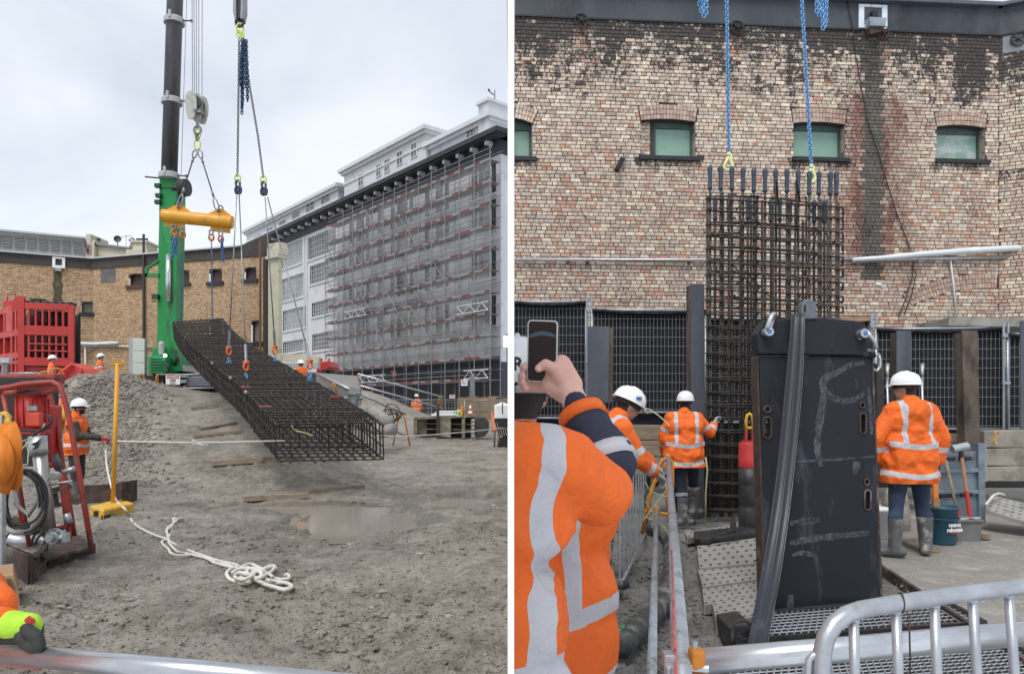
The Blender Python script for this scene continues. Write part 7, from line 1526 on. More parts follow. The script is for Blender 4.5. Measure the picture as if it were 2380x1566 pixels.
lump('rubble_bag', 'tall dirty sack standing between the worker legs', 'sack', G(2135, 1240, .1) + V((0, .5, .22)), .26, 1, m_bag, (.6, .5, 1.3))
for i, (px, py, r, lab) in enumerate(((2068, 1205, .13, 'upper pale plastic bag beside the steel panel'), (2058, 1225, .12, 'lower pale plastic bag beside the steel panel'), (2082, 1222, .12, 'crumpled grey plastic bag next to the boot'))): lump('plastic_bag', lab, 'bag', G(px, py, .1) + V((0, .3, .05)), r, 5 + i, M('plastic_bag%d' % i, (.40, .38, .36), (.28, .26, .24), .4, scale=6, bump=.9, bscale=12, bdist=.04), (1.1, .8, .8), 16)
t = thing('white_bucket', 'white plastic bucket half hidden by the steel panel', 'bucket', A(2045, 1195, 8.9)); mb = MB(); c = V((A(2040, 0, 8.9).x, 8.9, .06)); mb.lathe([(.11, 0), (.13, .32), (.14, .32), (.14, .36), (.1, .37), (0, .37)], c, 22); mb.build('shell', m_white, t, True)
mb = MB(); a, b_ = G(2110, 1255, .08), G(2160, 1278, .08); mb.beam(a, b_, .22, .04); tag(mb.build('timber_offcut', m_wood), 'muddy timber offcut lying between the boots', 'timber')
mb = MB(); a, b_ = A(2245, 1222, 8.9), A(2300, 1228, 8.7); mb.beam(V((a.x, a.y, .10)), V((b_.x, b_.y, .10)), .1, .06); tag(mb.build('timber_offcut', m_wood), 'short timber offcut beside the grey tub', 'timber')
# ---- perforated mats
m_mat = M('dusty_mat', (.29, .28, .255), (.235, .225, .205), .75, scale=5, dirt=(.18, .17, .15), damt=.3, bump=.15, bscale=40)
def perforated(name, label, cat, corners, th, nx, ny, mat, slot=(.34, .40), group=None, stag=False):
    "corners: near-left, near-right, far-right, far-left of the top face"
    a, b_, c, d = [V(p) for p in corners]; up = (b_ - a).cross(d - a).normalized()
    if up.z < 0: up = -up
    t = thing(name, label, cat, (a + b_ + c + d) / 4 - up * th, group)
    P = lambda u, v: (a * (1 - u) + b_ * u) * (1 - v) + (d * (1 - u) + c * u) * v
    mb = MB()
    for j in range(ny):
        off = .5 / nx if (stag and j % 2) else 0
        for i in range(nx):
            u0, u1, v0, v1 = i / nx, (i + 1) / nx, j / ny, (j + 1) / ny; um, vm = (u0 + u1) / 2 + (off - .25 / nx if stag else 0), (v0 + v1) / 2; su, sv = slot[0] / nx / 2, slot[1] / ny / 2
            g = [(u0, v0), (u1, v0), (u1, v1), (u0, v1)]; h = [(um - su, vm - sv), (um + su, vm - sv), (um + su, vm + sv), (um - su, vm + sv)]
            o = len(mb.v); mb.v += [P(*q) for q in g] + [P(*q) for q in h] + [P(*q) - up * min(th, .02) for q in h]
            for k in range(4): k2 = (k + 1) % 4; mb.f.append((o + k, o + k2, o + 4 + k2, o + 4 + k)); mb.f.append((o + 4 + k, o + 4 + k2, o + 8 + k2, o + 8 + k)); mb.m += [0, 0]
    mb.build('top_sheet', mat, t)
    mb = MB(); e = [a, b_, c, d]
    for k in range(4): q, r_ = e[k], e[(k + 1) % 4]; n_ = (r_ - q).cross(up).normalized(); mb.hexa([q - up * th, r_ - up * th, r_ - up * th - n_ * .008, q - up * th - n_ * .008, q - up * .0015, r_ - up * .0015, r_ - up * .0015 - n_ * .008, q - up * .0015 - n_ * .008])
    mb.build('edge_strip', mat, t)
    mb = MB(); mb.quad(*[p - up * (th * .85 + .004) + (0 * up) for p in e]); mb.build('slot_backing', m_black, t); return t  # black sheet below the slots stands in for their shade
def mat4(label, pts, zt, nx, ny, lean=0):
    c = [G(px, py, zt) for px, py in pts]; return perforated('perforated_mat', label, 'floor mat', c, zt - .01, nx, ny, m_mat, group='slotted grey walkway mats beside the pit', stag=True)
mat4('small slotted mat at the back by the cage foot', [(1598, 1250), (1740, 1228), (1740, 1215), (1592, 1236)], .08, 9, 2); mat4('slotted mat below the black tray', [(1625, 1320), (1790, 1306), (1790, 1245), (1620, 1268)], .12, 8, 5)
mat4('slotted mat third from the back', [(1634, 1364), (1790, 1342), (1790, 1306), (1622, 1322)], .10, 9, 4); mat4('slotted mat fourth from the back', [(1637, 1406), (1790, 1380), (1790, 1345), (1632, 1366)], .085, 9, 4); mat4('nearest slotted mat with mud edged side', [(1666, 1448), (1800, 1424), (1800, 1372), (1655, 1400)], .10, 7, 5)
t = perforated('perforated_tray', 'slotted steel tray lying against the right edge', 'steel tray', [A(2290, 1183, 9.3), A(2470, 1240, 8.6), A(2470, 1190, 9.3), A(2302, 1150, 9.9)], .05, 10, 5, m_conc, (.45, .3)); mb = MB(); mb.tube([A(2291, 1172, 9.2), A(2310, 1150, 9.5), A(2322, 1146, 9.7), A(2335, 1150, 9.7)], .015, 6); tag(mb.build('rope_offcut', m_rope, None, True), 'scrap of white rope on the slotted tray at right', 'rope')
# black tray and hose behind the mats
t = thing('black_tray', 'black muddy steel tray under the black bollard tool', 'tray', G(1680, 1262)); mb = MB(); mb.prism([G(1616, 1258, .10), G(1790, 1240, .10), G(1790, 1222, .10), G(1612, 1240, .10)], (0, 0, .03)); mb.build('floor', m_rubber, t)
mb = MB(); mb.beam(G(1616, 1262, .12), G(1790, 1244, .12), .03, .09); mb.beam(G(1636, 1258, .16), G(1700, 1232, .16), .10, .05); mb.beam(G(1660, 1252, .2), G(1720, 1240, .2), .04, .03); mb.build('lip', m_rubber, t, bevel=.006); mb = MB(); p = G(1705, 1245, .1); mb.prism([p + V(q) for q in ((-.05, 0, 0), (.05, 0, 0), (.03, 0, .16), (-.0, 0, .26), (-.03, 0, .14))], (0, .03, 0)); mb.build('tab', m_dsteel, t)
# ---- black canister with red head and yellow handle
dc = 9.35; c = A(1742, 1228, dc); c.z = A(0, 1231, dc).z; Kc = dc / FOC
t = thing('core_tool', 'black cylindrical tool with red head and yellow lifting handle', 'tool', c)
hh = lambda y: (1231 - y) * Kc
mb = MB(); mb.lathe([(.0, 0), (.125, 0), (.135, .02), (.135, hh(1180)), (.128, hh(1178)), (.128, hh(1173)), (.135, hh(1170)), (.135, hh(1130)), (.131, hh(1128)), (.135, hh(1124)), (.136, hh(1086))], c, 28); mb.build('body', m_rubber, t, True)
mb = MB(); mb.lathe([(.136, hh(1086)), (.139, hh(1084)), (.139, hh(1066)), (.134, hh(1064)), (.134, hh(1032)), (.125, hh(1028)), (.0, hh(1028))], c, 28); mb.build('red_head', m_red, t, True)
mb = MB(); mb.lathe([(.10, hh(1028)), (.10, hh(1024)), (0, hh(1024))], c, 20)
for s_ in (-1, 1): mb.tube([c + V((s_ * .045, 0, hh(1028))), c + V((s_ * .043, 0, hh(1000)))], .018, 8)
mb.build('red_stem', m_red, t); mb = MB(); mb.tube([c + V((x, 0, hh(y))) for x, y in ((-.043, 1002), (-.043, 975), (-.03, 965), (0, 961), (.03, 966), (.045, 978), (.044, 1002))], .019, 10); mb.cyl(c + V((-.043, 0, hh(994))), c + V((.043, 0, hh(994))), .016); mb.build('yellow_handle', m_yel2, t, True)
# ---- big black steel panel
dp = 5.85; m_pan = M('black_panel', (.007, .009, .013), (.014, .017, .023), .5, 0, spec=.3, scale=2.2, dirt=(.050, .060, .072), damt=.36, dscale=6, stretch=(1, 1, .22), bump=.12, bscale=30, rvar=.2)
pn = thing('stop_end_panel', 'tall black steel stop end panel with lifting head and rubber strip', 'steel panel', G(1930, 1440))
tilt = lambda y: dp + (1440 - y) / 740 * .25
AP = lambda x, y, o=0: A(x, y, tilt(y) + o)
th = .10
def plate(name, pts, o, thick, mat, bev=.008):
    mb = MB(); P = [AP(x, y, o) for x, y in pts]; mb.prism(P, (0, thick, 0)); return mb.build(name, mat, pn, bevel=bev)
# main sheet with slot holes: build as strips round the holes
XL = lambda y: lerp(1763, 1800, (y - 830) / 610) if False else lerp(1764, 1782, (y - 830) / 610)
XR = lambda y: lerp(2026, 2051, (y - 800) / 620)
holes = [(1776, 1791, 944, 958), (1774, 1793, 969, 1019), (1999, 2010, 936, 948), (1999, 2013, 960, 1008), (2010, 2020, 1113, 1127), (2010, 2024, 1139, 1185)]
ysplit = sorted({828, 1432} | {h[2] for h in holes} | {h[3] for h in holes}); mb = MB()
for y0, y1 in zip(ysplit[:-1], ysplit[1:]):
    ym = (y0 + y1) / 2; xs = [None]; hs_ = sorted([h for h in holes if h[2] <= ym <= h[3]]); cur = 'L'; segs = []; left = 'L'
    for h in hs_: segs.append((left, h[0])); left = h[1]
    segs.append((left, 'R'))
    for a, b_ in segs:
        fa = (lambda y: XL(y)) if a == 'L' else (lambda y, a=a: a); fb = (lambda y: XR(y)) if b_ == 'R' else (lambda y, b_=b_: b_)
        mb.prism([AP(fa(y1), y1), AP(fb(y1), y1), AP(fb(y0), y0), AP(fa(y0), y0)], (0, th, 0))
mb.build('sheet', m_pan, pn)
for h in holes:   # rounded rust rimmed slots
    cx, cy = (h[0] + h[1]) / 2, (h[2] + h[3]) / 2; w_, hh_ = (h[1] - h[0]) / 2, (h[3] - h[2]) / 2; pts = []
    for k in range(20):
        a = 2 * math.pi * k / 20; sx_, sy_ = math.cos(a), math.sin(a); pts.append(AP(cx + w_ * sx_, cy + (hh_ - w_ if hh_ > w_ else 0) * (1 if sy_ > 0 else -1) + w_ * sy_, -.004))
    mb = MB(); mb.tube(pts, .008, 6, closed=True); mb.build('slot_rim', m_rust, pn, True)
plate('left_edge', [(1759, 830), (1763, 826), (1783, 1432), (1776, 1432)], -.01, .16, m_rust); plate('right_edge', [(2025, 800), (2030, 800), (2054, 1415), (2048, 1420)], -.008, .15, m_rust)
plate('head', [(1764, 823), (1757, 776), (1775, 744), (1850, 738), (1868, 736), (1990, 745), (2010, 752), (2034, 790), (2038, 832), (1990, 826)], -.03, .14, m_pan, .012)
mb = MB(); mb.prism([AP(x, y, -.05) for x, y in [(1864 + 0, 742)] + [(1881 + 18 * math.cos(a), 712 - 18 * math.sin(a)) for a in [math.pi - i * math.pi / 10 for i in range(11)]] + [(1900, 742)]], (0, .10, 0)); lg = mb.build('lifting_eye', M('scuffed_steel', (.14, .16, .185), (.07, .08, .10), .5, .3, scale=6, dirt=(.22, .23, .24), damt=.4), pn, bevel=.015)
mb = MB(); p = AP(1871, 717, -.056); mb.lathe([(.022, 0), (.0, .001)], p, 14, Matrix.Rotation(math.pi / 2, 3, 'X') @ Matrix.Diagonal((.55, 1, 1)), 1, 1.6); mb.build('eye_hole', m_black, lg)
plate('bottom_flange', [(1792, 1432), (2052, 1410), (2052, 1424), (1792, 1448)], -.07, .2, m_pan)
# chalky scuffs
m_chalk = M('pale_scuff', (.17, .185, .21), (.10, .11, .13), .7, scale=6)
nt = m_chalk.node_tree; g = nt.nodes.new('ShaderNodeNewGeometry'); nt.links.new(ramp(nt, nnoise(nt, g.outputs['Position'], 22, 8, .7), [(.36, (.02, .02, .02)), (.66, (.75, .75, .75))]), nt.nodes['Principled BSDF'].inputs['Alpha'])
def scuff(pts, w):
    P = spl([AP(x, y, -.0035) for x, y in pts], len(pts) * 5); mb = MB(); n = len(P); rr = random.Random(len(pts) * 7 + int(pts[0][0])); vs = []
    for i, p in enumerate(P):
        tg = (P[min(i + 1, n - 1)] - P[max(0, i - 1)]); s_ = V((tg.z, 0, -tg.x)).normalized() * w * (.55 + .45 * math.sin(math.pi * i / (n - 1))) * (.8 + .4 * rr.random()); vs += [p - s_, p + s_]
    mb.add(vs, [(2 * i, 2 * i + 1, 2 * i + 3, 2 * i + 2) for i in range(n - 1)]); mb.build('scuff_mark', m_chalk, pn)
scuff([(2010, 842), (1978, 848), (1958, 858), (1936, 870), (1916, 880), (1912, 898), (1928, 920), (1962, 932), (1992, 926), (2008, 912)], .028); scuff([(1916, 900), (1912, 930), (1904, 990), (1900, 1040), (1908, 1084)], .03); scuff([(1850, 1072), (1930, 1068), (2036, 1060)], .012); scuff([(1836, 1216), (1880, 1210), (1905, 1206)], .03); scuff([(1835, 1262), (1900, 1250), (2020, 1238)], .028); scuff([(1840, 1290), (1870, 1284), (1890, 1292)], .02); scuff([(1985, 1090), (1992, 1075), (1986, 1100)], .03); scuff([(1890, 800), (1900, 770), (1915, 745)], .035); scuff([(1940, 780), (1960, 790), (1975, 770)], .03); scuff([(1870, 830), (1880, 815), (1885, 770)], .02); scuff([(2018, 900), (2024, 960), (2026, 1010)], .015); scuff([(1838, 1380), (1836, 1420), (1840, 1432)], .03)
# rubber strip hanging over the head
rub = thing('rubber_strip', 'long grooved black rubber strip draped over the panel head to the ground', 'rubber strip', G(1750, 1520)); m_rs = M('blue_black_rubber', (.012, .014, .021), (.022, .025, .034), .45, scale=3, stretch=(1, 1, .3), dirt=(.09, .10, .12), damt=.2)
RS = [(1836, 1868, 748, .14), (1838, 1870, 736, -.02), (1838, 1869, 742, -.09), (1828, 1866, 850, -.16), (1818, 1858, 960, -.22), (1806, 1846, 1080, -.30), (1790, 1832, 1200, -.42), (1770, 1815, 1320, -.62), (1752, 1797, 1420, -.85), (1735, 1782, 1500, -1.05), (1722, 1771, 1560, -1.2)]
la, ra = spl([AP(a, y, o) for a, b_, y, o in RS], 60), spl([AP(b_, y, o) for a, b_, y, o in RS], 60)
prof = [(0, 0), (.03, .008), (.08, .010), (.12, .004), (.40, .003), (.44, .009), (.48, .009), (.51, .001), (.55, .009), (.59, .009), (.63, .003), (.88, .004), (.92, .010), (.97, .008), (1, 0)]
vs, fs = [], []; k = len(prof)
for i in range(60):
    a, b_ = la[i], ra[i]; t0, t1 = (la[max(i - 1, 0)]), la[min(i + 1, 59)]; n_ = (b_ - a).cross(t1 - t0).normalized()
    if n_.y > 0 and i > 6: n_ = -n_
    for f, h in prof: vs.append(a.lerp(b_, f) + n_ * h)
    for f, h in prof[::-1]: vs.append(a.lerp(b_, f) - n_ * .012)
for i in range(59):
    for j in range(2 * k): j2 = (j + 1) % (2 * k); fs.append((i * 2 * k + j, i * 2 * k + j2, (i + 1) * 2 * k + j2, (i + 1) * 2 * k + j))
fs += [tuple(range(2 * k)), tuple(range(59 * 2 * k, 60 * 2 * k))]
link_mesh('strip', vs, fs, m_rs, rub, True); mb = MB()
for P in (ra,): mb.tube([p + V((0, -.008, 0)) for p in P], .0018, 5)
mb.build('pale_edge', m_steel, rub, True)  # thin pale line along the right edge of the strip
# bow shackles on the panel head
def shackle(label, px, py, ang, s_=1.0):
    c = AP(px, py, -.06); t = thing('bow_shackle', label, 'shackle', c, 'galvanised bow shackles on the black panel'); M_ = Matrix.Rotation(ang, 3, 'Y'); mb = MB(); r = .035 * s_
    pts = [(-.042, 0), (-.05, .04), (-.056, .085), (-.04, .125), (0, .14), (.04, .125), (.056, .085), (.05, .04), (.042, 0)]
    mb.tube([c + M_ @ V((x * s_ * .42, (x) * s_ * .8 , z * s_)) for x, z in pts], [.02 * s_, .017 * s_, .016 * s_, .016 * s_, .017 * s_, .016 * s_, .016 * s_, .017 * s_, .02 * s_], 10); mb.build('bow', m_galv, t, True)
    mb = MB(); mb.cyl(c + V((0, -.05 * s_, 0)), c + V((0, .05 * s_, 0)), .034 * s_, n=18); mb.build('pin_boss', m_galv, t, bevel=.006); mb = MB(); mb.cyl(c + V((0, -.056 * s_, 0)), c + V((0, -.05 * s_, 0)), .015 * s_, n=14); mb.build('pin_mark', M('blue_mark' + label[:4], (.06, .20, .50), (.05, .17, .45), .5), t)
shackle('bow shackle standing on the left shoulder of the black panel', 1783, 772, .35, 1.15); shackle('bow shackle hanging on the right shoulder of the black panel', 2004, 776, math.pi - .55, 1.15)
c = A(2036, 838, 6.2); t = thing('bow_shackle', 'small bow shackle dangling at the right edge of the black panel', 'shackle', c, 'galvanised bow shackles on the black panel'); mb = MB(); mb.tube([c + V((x, 0, z)) for x, z in ((-.028, .06), (-.036, .01), (-.034, -.05), (-.015, -.08), (.012, -.085), (.035, -.05), (.034, .01), (.026, .05))], .012, 8); mb.cyl(c + V((-.03, 0, .05)), c + V((.03, 0, .05)), .014); mb.build('bow', m_galv, t, True)
mb = MB(); mb.beam(A(2042, 845, 8.7), A(2042, 1100, 8.9), .09, .08, up=(0, 1, 0)); tag(mb.build('steel_bar', m_dsteel), 'narrow dark steel bar standing behind the right edge of the black panel', 'steel bar')
mb = MB(); pp(mb, [(1955, 737), (2022, 736), (2022, 745), (1955, 748)], 8.5, .2); tag(mb.build('timber_packer', M('pale_timber', (.36, .22, .14), (.28, .17, .11), .8)), 'pale timber packer showing above the black panel head', 'timber')
# ---- floor grating over the pit
def grating(label, pts, z, nx, ny):
    a, b_, c, d = [G(x, y, z) for x, y in pts]; t = thing('steel_grating', label, 'grating', (a + b_ + c + d) / 4, 'steel mesh gratings over the pit'); P = lambda u, v: (a * (1 - u) + b_ * u) * (1 - v) + (d * (1 - u) + c * u) * v
    mb = MB()
    for i in range(1, nx): mb.tube([P(i / nx, 0) + V((0, 0, .004)), P(i / nx, .5) + V((0, 0, .004)), P(i / nx, 1) + V((0, 0, .004))], .0055, 4, caps=False)
    stuff(mb.build('mesh_bar', m_galv, t)); mb = MB()
    for j in range(1, ny): mb.tube([P(0, j / ny), P(.5, j / ny), P(1, j / ny)], .0055, 4, caps=False)
    stuff(mb.build('cross_rod', m_galv, t)); mb = MB()
    for p, q in ((a, b_), (b_, c), (c, d), (d, a)): mb.beam(p, q, .03, .05)
    mb.build('frame', m_rubber, t); return t
grating('rear steel mesh grating at the foot of the black panel', [(1715, 1492), (2290, 1450), (2180, 1390), (1780, 1425)], .075, 34, 9); grating('front steel mesh grating under the barrier', [(1600, 1720), (2560, 1620), (2300, 1468), (1712, 1506)], .085, 44, 22)
mb = MB(); q = [G(1690, 1800, .03), G(2700, 1700, .03), G(2260, 1392, .03), G(1745, 1430, .03)]; mb.prism([p + V((0, 0, .012)) for p in q], (0, 0, -.01)); struct(mb.build('pit_dark_sheet', M('pit_dark_paint', (.020, .019, .018), (.034, .032, .03), .4, scale=3, bump=.4, bscale=14)))  # dark sheet close under the gratings paints the shade of a deep pit
t = thing('black_box', 'black steel box corner with wire loop left of the rubber strip', 'box', G(1715, 1500)); mb = MB(); pp(mb, [(1692, 1455), (1745, 1446), (1740, 1506), (1698, 1512)], 4.9, .3); mb.build('body', m_rubber, t, bevel=.01); mb = MB(); mb.tube([A(x, y, 4.85) for x, y in ((1703, 1500), (1702, 1470), (1706, 1448), (1718, 1441), (1735, 1442), (1742, 1450))], .01, 6); mb.build('wire_loop', m_rust, t, True)
# ---- scaffold tube handrails on the left of the pit
m_pt = M('splashed_galvanised', (.46, .49, .52), (.34, .36, .38), .4, .5, scale=12, dirt=(.22, .20, .18), damt=.42, dscale=7, bump=.1, bscale=90)
t = thing('handrail_tube', 'long upper scaffold handrail tube running away from the camera', 'handrail', A(1580, 1566, 2.0), 'scaffold tubes beside the pit'); mb = MB(); mb.tube([A(1553, 1062, 8.2), A(1566, 1250, 3.6), A(1591, 1680, 1.42)], .0242, 18); mb.build('tube', m_pt, t, True); mb = MB(); mb.tube([A(1553, 1058, 8.2), A(1553, 1066, 8.15)], .032, 12); mb.build('orange_clip', m_oran, t, True)
mb = MB(); a, b_ = A(1566, 1250, 3.6), A(1591, 1680, 1.42); mb.tube([a.lerp(b_, .2) + V((-.0105, -.0, .0142)), a.lerp(b_, .97) + V((-.0105, 0, .0142))], .008, 8); mb.build('red_stripe', M('red_stripe', (.50, .05, .045), (.55, .25, .23), .5, scale=14), t, True)
t = thing('handrail_tube', 'lower scaffold tube parallel to the upper handrail', 'handrail', A(1515, 1566, 3.0), 'scaffold tubes beside the pit'); mb = MB(); mb.tube([A(1526, 1180, 8.0), A(1521, 1330, 4.9), A(1513, 1640, 2.7)], .0215, 14); mb.build('tube', m_pt, t, True); mb = MB(); mb.tube([A(1526, 1178, 8.0), A(1526, 1186, 7.9)], .03, 10); mb.build('orange_clip', m_oran, t, True)
t = thing('handrail_tube', 'thick bright tube crossing the lower right from the orange clamp', 'handrail', A(1620, 1535, 1.9), 'scaffold tubes beside the pit'); mb = MB(); mb.tube([A(1612, 1538, 1.88), A(2000, 1505, 1.93), A(2480, 1462, 1.99)], .033, 20); mb.build('tube', M('bright_galvanised', (.62, .65, .68), (.48, .51, .54), .32, .7, scale=9, dirt=(.34, .32, .30), damt=.3, dscale=8), t, True)
t = thing('scaffold_clamp', 'orange scaffold clamp joining the two tubes', 'clamp', A(1618, 1560, 1.75)); mb = MB(); c = A(1619, 1528, 1.76); mb.box(c, (.032, .05, .045)); mb.box(c + V((.002, 0, -.042)), (.036, .05, .022)); mb.build('body', m_oran, t, bevel=.006); mb = MB(); mb.cyl(c + V((-.005, 0, .02)), c + V((-.005, 0, .04)), .008); mb.cyl(c + V((-.018, -.01, -.02)), c + V((.024, -.02, -.02)), .01); mb.build('bolt', m_galv, t)
mb = MB(); mb.cyl(A(1555, 1545, 1.7), A(1555, 1700, 1.7), .012); mb.box(A(1553, 1530, 1.72), (.025, .04, .03)); tag(mb.build('tube_coupler', m_galv, None, bevel=.003), 'galvanised coupler under the long handrail tube', 'coupler')
# trestles, hoses, mesh of the grey barrier beyond the phone user
t = thing('barrier_stand', 'orange hoop trestle carrying the scaffold tubes by the bending worker', 'trestle', G(1530, 1240)); mb = MB(); mb.tube([A(x, y, 8.0) for x, y in ((1492, 1240), (1512, 1150), (1531, 1083), (1541, 1068), (1553, 1065), (1562, 1073), (1563, 1120), (1560, 1235))], .021, 8); mb.build('hoop', m_oran, t, True); mb = MB(); mb.cyl(A(1498, 1186, 8.0), A(1560, 1196, 8.0), .018); mb.build('cross_bar', m_oran, t)
t = thing('barrier_stand', 'orange hoop trestle in the shade behind the first one', 'trestle', G(1520, 1190)); mb = MB(); mb.tube([A(x, y, 9.2) for x, y in ((1502, 1215), (1516, 1130), (1528, 1112), (1540, 1112), (1548, 1130), (1556, 1215))], .021, 8); mb.build('hoop', m_oran, t, True)
m_lw = M('lime_wire', (.40, .44, .26), (.3, .33, .2), .6)
for i, (pts, lab, mt) in enumerate((([(1478, 962), (1500, 950), (1520, 958), (1545, 978), (1556, 990)], 'pale wire arching from the bending worker to the red glove', mlc), ([(1500, 1155), (1520, 1110), (1545, 1090)], 'dark cord sagging under the trestle', m_rubber), ([(1500, 1120), (1512, 1140), (1540, 1152), (1560, 1152)], 'pale cord looped through the trestle', m_lw), ([(1497, 1200), (1530, 1215), (1562, 1240)], 'upper green wire crossing the trestle', m_lw), ([(1500, 1165), (1525, 1205), (1560, 1250)], 'second green wire crossing the trestle', m_lw), ([(1495, 1210), (1525, 1170), (1556, 1130)], 'third green wire slanting up through the trestle', m_lw))):
    mb = MB(); mb.tube(spl([A(x, y, 7.9 if i else 8.2) for x, y in pts], 24), .007, 6); tag(mb.build('wire', mt, None, True), lab, 'wire')
mb = MB(); mb.tube([A(1640, 1062, 9.7), A(1644, 1090, 9.7), A(1640, 1150, 9.7), A(1640, 1220, 9.8)], .012, 6); tag(mb.build('hose', m_lw, None, True), 'thin green hose hanging between worker and cage', 'hose')
hz_ = [G(1440, 1500, .09), G(1480, 1462, .09), G(1520, 1420, .09), G(1551, 1370, .09), G(1562, 1318, .09), G(1560, 1262, .09), G(1540, 1232, .09), G(1500, 1222, .09)]
t = thing('lay_flat_hose', 'fat muddy hose with green print snaking along the pit', 'hose', G(1500, 1450)); P_ = spl(hz_, 60); mb = MB(); mb.tube(P_, .085, 16); mb.build('hose', M('muddy_hose', (.075, .075, .072), (.045, .045, .045), .55, scale=3, dirt=(.24, .23, .21), damt=.5, dscale=4, bump=.25, bscale=20), t, True)
d_ = (P_[10] - P_[4]); ang = math.atan2(d_.y, d_.x); m_gtx = M('green_print', (.02, .42, .12), (.015, .36, .1), .6)
text('www.ok', P_[9] + V((-.03, -.062, .066)), .085, m_gtx, t, rot=(.75, 0, ang), bold=.002); text('TRES', P_[4] + V((-.03, -.062, .066)), .085, m_gtx, t, rot=(.75, 0, ang), bold=.002)
t = thing('crowd_barrier', 'grey barred crowd barrier between phone user and pit', 'barrier', G(1465, 1360)); a, b_ = G(1440, 1385), G(1500, 1255); mb = MB()
for q in range(10):
    f = q / 9; p = a.lerp(b_, f); mb = MB(); mb.cyl(p + V((0, 0, .08)), p + V((0, 0, 1.05)), .0095, n=6); mb.build('bar', m_galv, t)
mb = MB(); mb.tube([a + V((0, 0, .08)), b_ + V((0, 0, .08))], .016, 8); mb.tube([a + V((0, 0, 1.05)), b_ + V((0, 0, 1.05)), b_ + V((0, 0, .0))], .016, 8); mb.build('frame', m_galv, t, True)
# ---- bright barrier in the lower right corner
db = 1.62; t = thing('crowd_barrier', 'bright galvanised crowd barrier with rounded corner at lower right', 'barrier', A(2150, 1900, db)); m_bb = M('wet_galvanised', (.50, .52, .55), (.36, .38, .41), .42, .6, scale=12, dirt=(.34, .33, .32), damt=.3, dscale=9, bump=.08, bscale=120)
DBf = lambda x: lerp(1.50, 1.70, (x - 1910) / 500)
top = [(1910, 1700), (1909, 1600), (1910, 1540), (1912, 1512), (1920, 1480), (1938, 1450), (1966, 1428), (2000, 1416), (2080, 1402), (2200, 1384), (2380, 1362), (2520, 1345)]
mb = MB(); mb.tube([A(x, y, DBf(x)) for x, y in top], .0185, 16); mb.build('frame', m_bb, t, True)
for x0, y0, x1 in ((1984, 1424, 1990), (2082, 1404, 2094), (2171, 1390, 2185), (2260, 1378, 2280), (2344, 1367, 2370)):
    mb = MB(); p, q = A(x0, y0 + 4, DBf(x0) + .002), A(x1, 1720, DBf(x0) - .03); mb.tube([p, q], .0105, 12); o = mb.build('bar', m_bb, t, True); mb = MB(); mb.ball(p - V((0, 0, .012)), .0125); mb.build('weld', m_bb, o, True)
mb = MB(); mb.tube([A(1908, 1520, DBf(1910)), A(1890, 1522, DBf(1910)), A(1880, 1532, DBf(1910)), A(1877, 1570, DBf(1910)), A(1878, 1640, DBf(1910))], .0075, 10); mb.build('hook', m_bb, t, True)
mb = MB(); c = A(2094, 1400, DBf(2094)); ring(mb, c, .021, .002, 16, Matrix.Rotation(1.4, 3, 'Z')); mb.tube([c + V((.01, -.01, -.02)), c + V((.012, -.012, -.06)), c + V((.02, 0, -.12)), c + V((.03, .02, -.16))], .002, 5); mb.build('tie_wire', m_rust, t, True)
# ================================================================ PEOPLE
def hivis(name, base, sleeve=None, hem=None):
    m = bpy.data.materials.new(name); m.use_nodes = True; nt = m.node_tree; b = nt.nodes['Principled BSDF']; b.inputs['Roughness'].default_value = .62; b.inputs['Specular IOR Level'].default_value = .35
    g = nt.nodes.new('ShaderNodeNewGeometry'); a1 = nt.nodes.new('ShaderNodeAttribute'); a1.attribute_name = 'band'; a2 = nt.nodes.new('ShaderNodeAttribute'); a2.attribute_name = 'arm'
    n1 = nnoise(nt, g.outputs['Position'], 7, 4); col = ramp(nt, n1, [(.35, base), (.65, tuple(x * .86 for x in base))])
    if sleeve: col = mixc(nt, mth(nt, 'GREATER_THAN', a2.outputs['Fac'], .5), col, sleeve)
    f = mth(nt, 'LESS_THAN', a1.outputs['Fac'], 0.0); col = mixc(nt, f, col, (.50, .50, .53)); nt.links.new(col, b.inputs['Base Color'])
    n3 = nnoise(nt, g.outputs['Position'], 26, 4, .6); u = nt.nodes.new('ShaderNodeBump'); u.inputs['Strength'].default_value = .42; u.inputs['Distance'].default_value = .025; nt.links.new(n3, u.inputs['Height']); nt.links.new(u.outputs[0], b.inputs['Normal']); return m
m_hv = hivis('hi_vis_orange', (.88, .155, .018)); m_hvd = hivis('hi_vis_vest_dark_sleeves', (.88, .155, .018), (.045, .042, .036)); m_hvn = hivis('hi_vis_navy_sleeve', (.90, .17, .018), (.016, .018, .034))
def remesh(mb, vox, it=4, cut=None, hem=None):
    me = bpy.data.meshes.new('tmp'); me.from_pydata(mb.v, [], mb.f); o = bpy.data.objects.new('tmp', me); COL.objects.link(o)
    r = o.modifiers.new('r', 'REMESH'); r.mode = 'VOXEL'; r.voxel_size = vox; s_ = o.modifiers.new('s', 'SMOOTH'); s_.iterations = it; s_.factor = .5
    dg = bpy.context.evaluated_depsgraph_get(); out = bpy.data.meshes.new_from_object(o.evaluated_get(dg)); bpy.data.objects.remove(o)
    if hem is not None or cut is not None:
        bm = bmesh.new(); bm.from_mesh(out)
        for co, no in ((hem, cut and None),) if cut is None else (): pass
        if hem is not None:
            for co, no in hem: bmesh.ops.bisect_plane(bm, geom=bm.verts[:] + bm.edges[:] + bm.faces[:], plane_co=co, plane_no=no, clear_inner=True)
        bm.to_mesh(out); bm.free()
    n = len(out.vertices); P = np.empty(n * 3); out.vertices.foreach_get('co', P); return P.reshape(-1, 3), [tuple(p.vertices) for p in out.polygons]
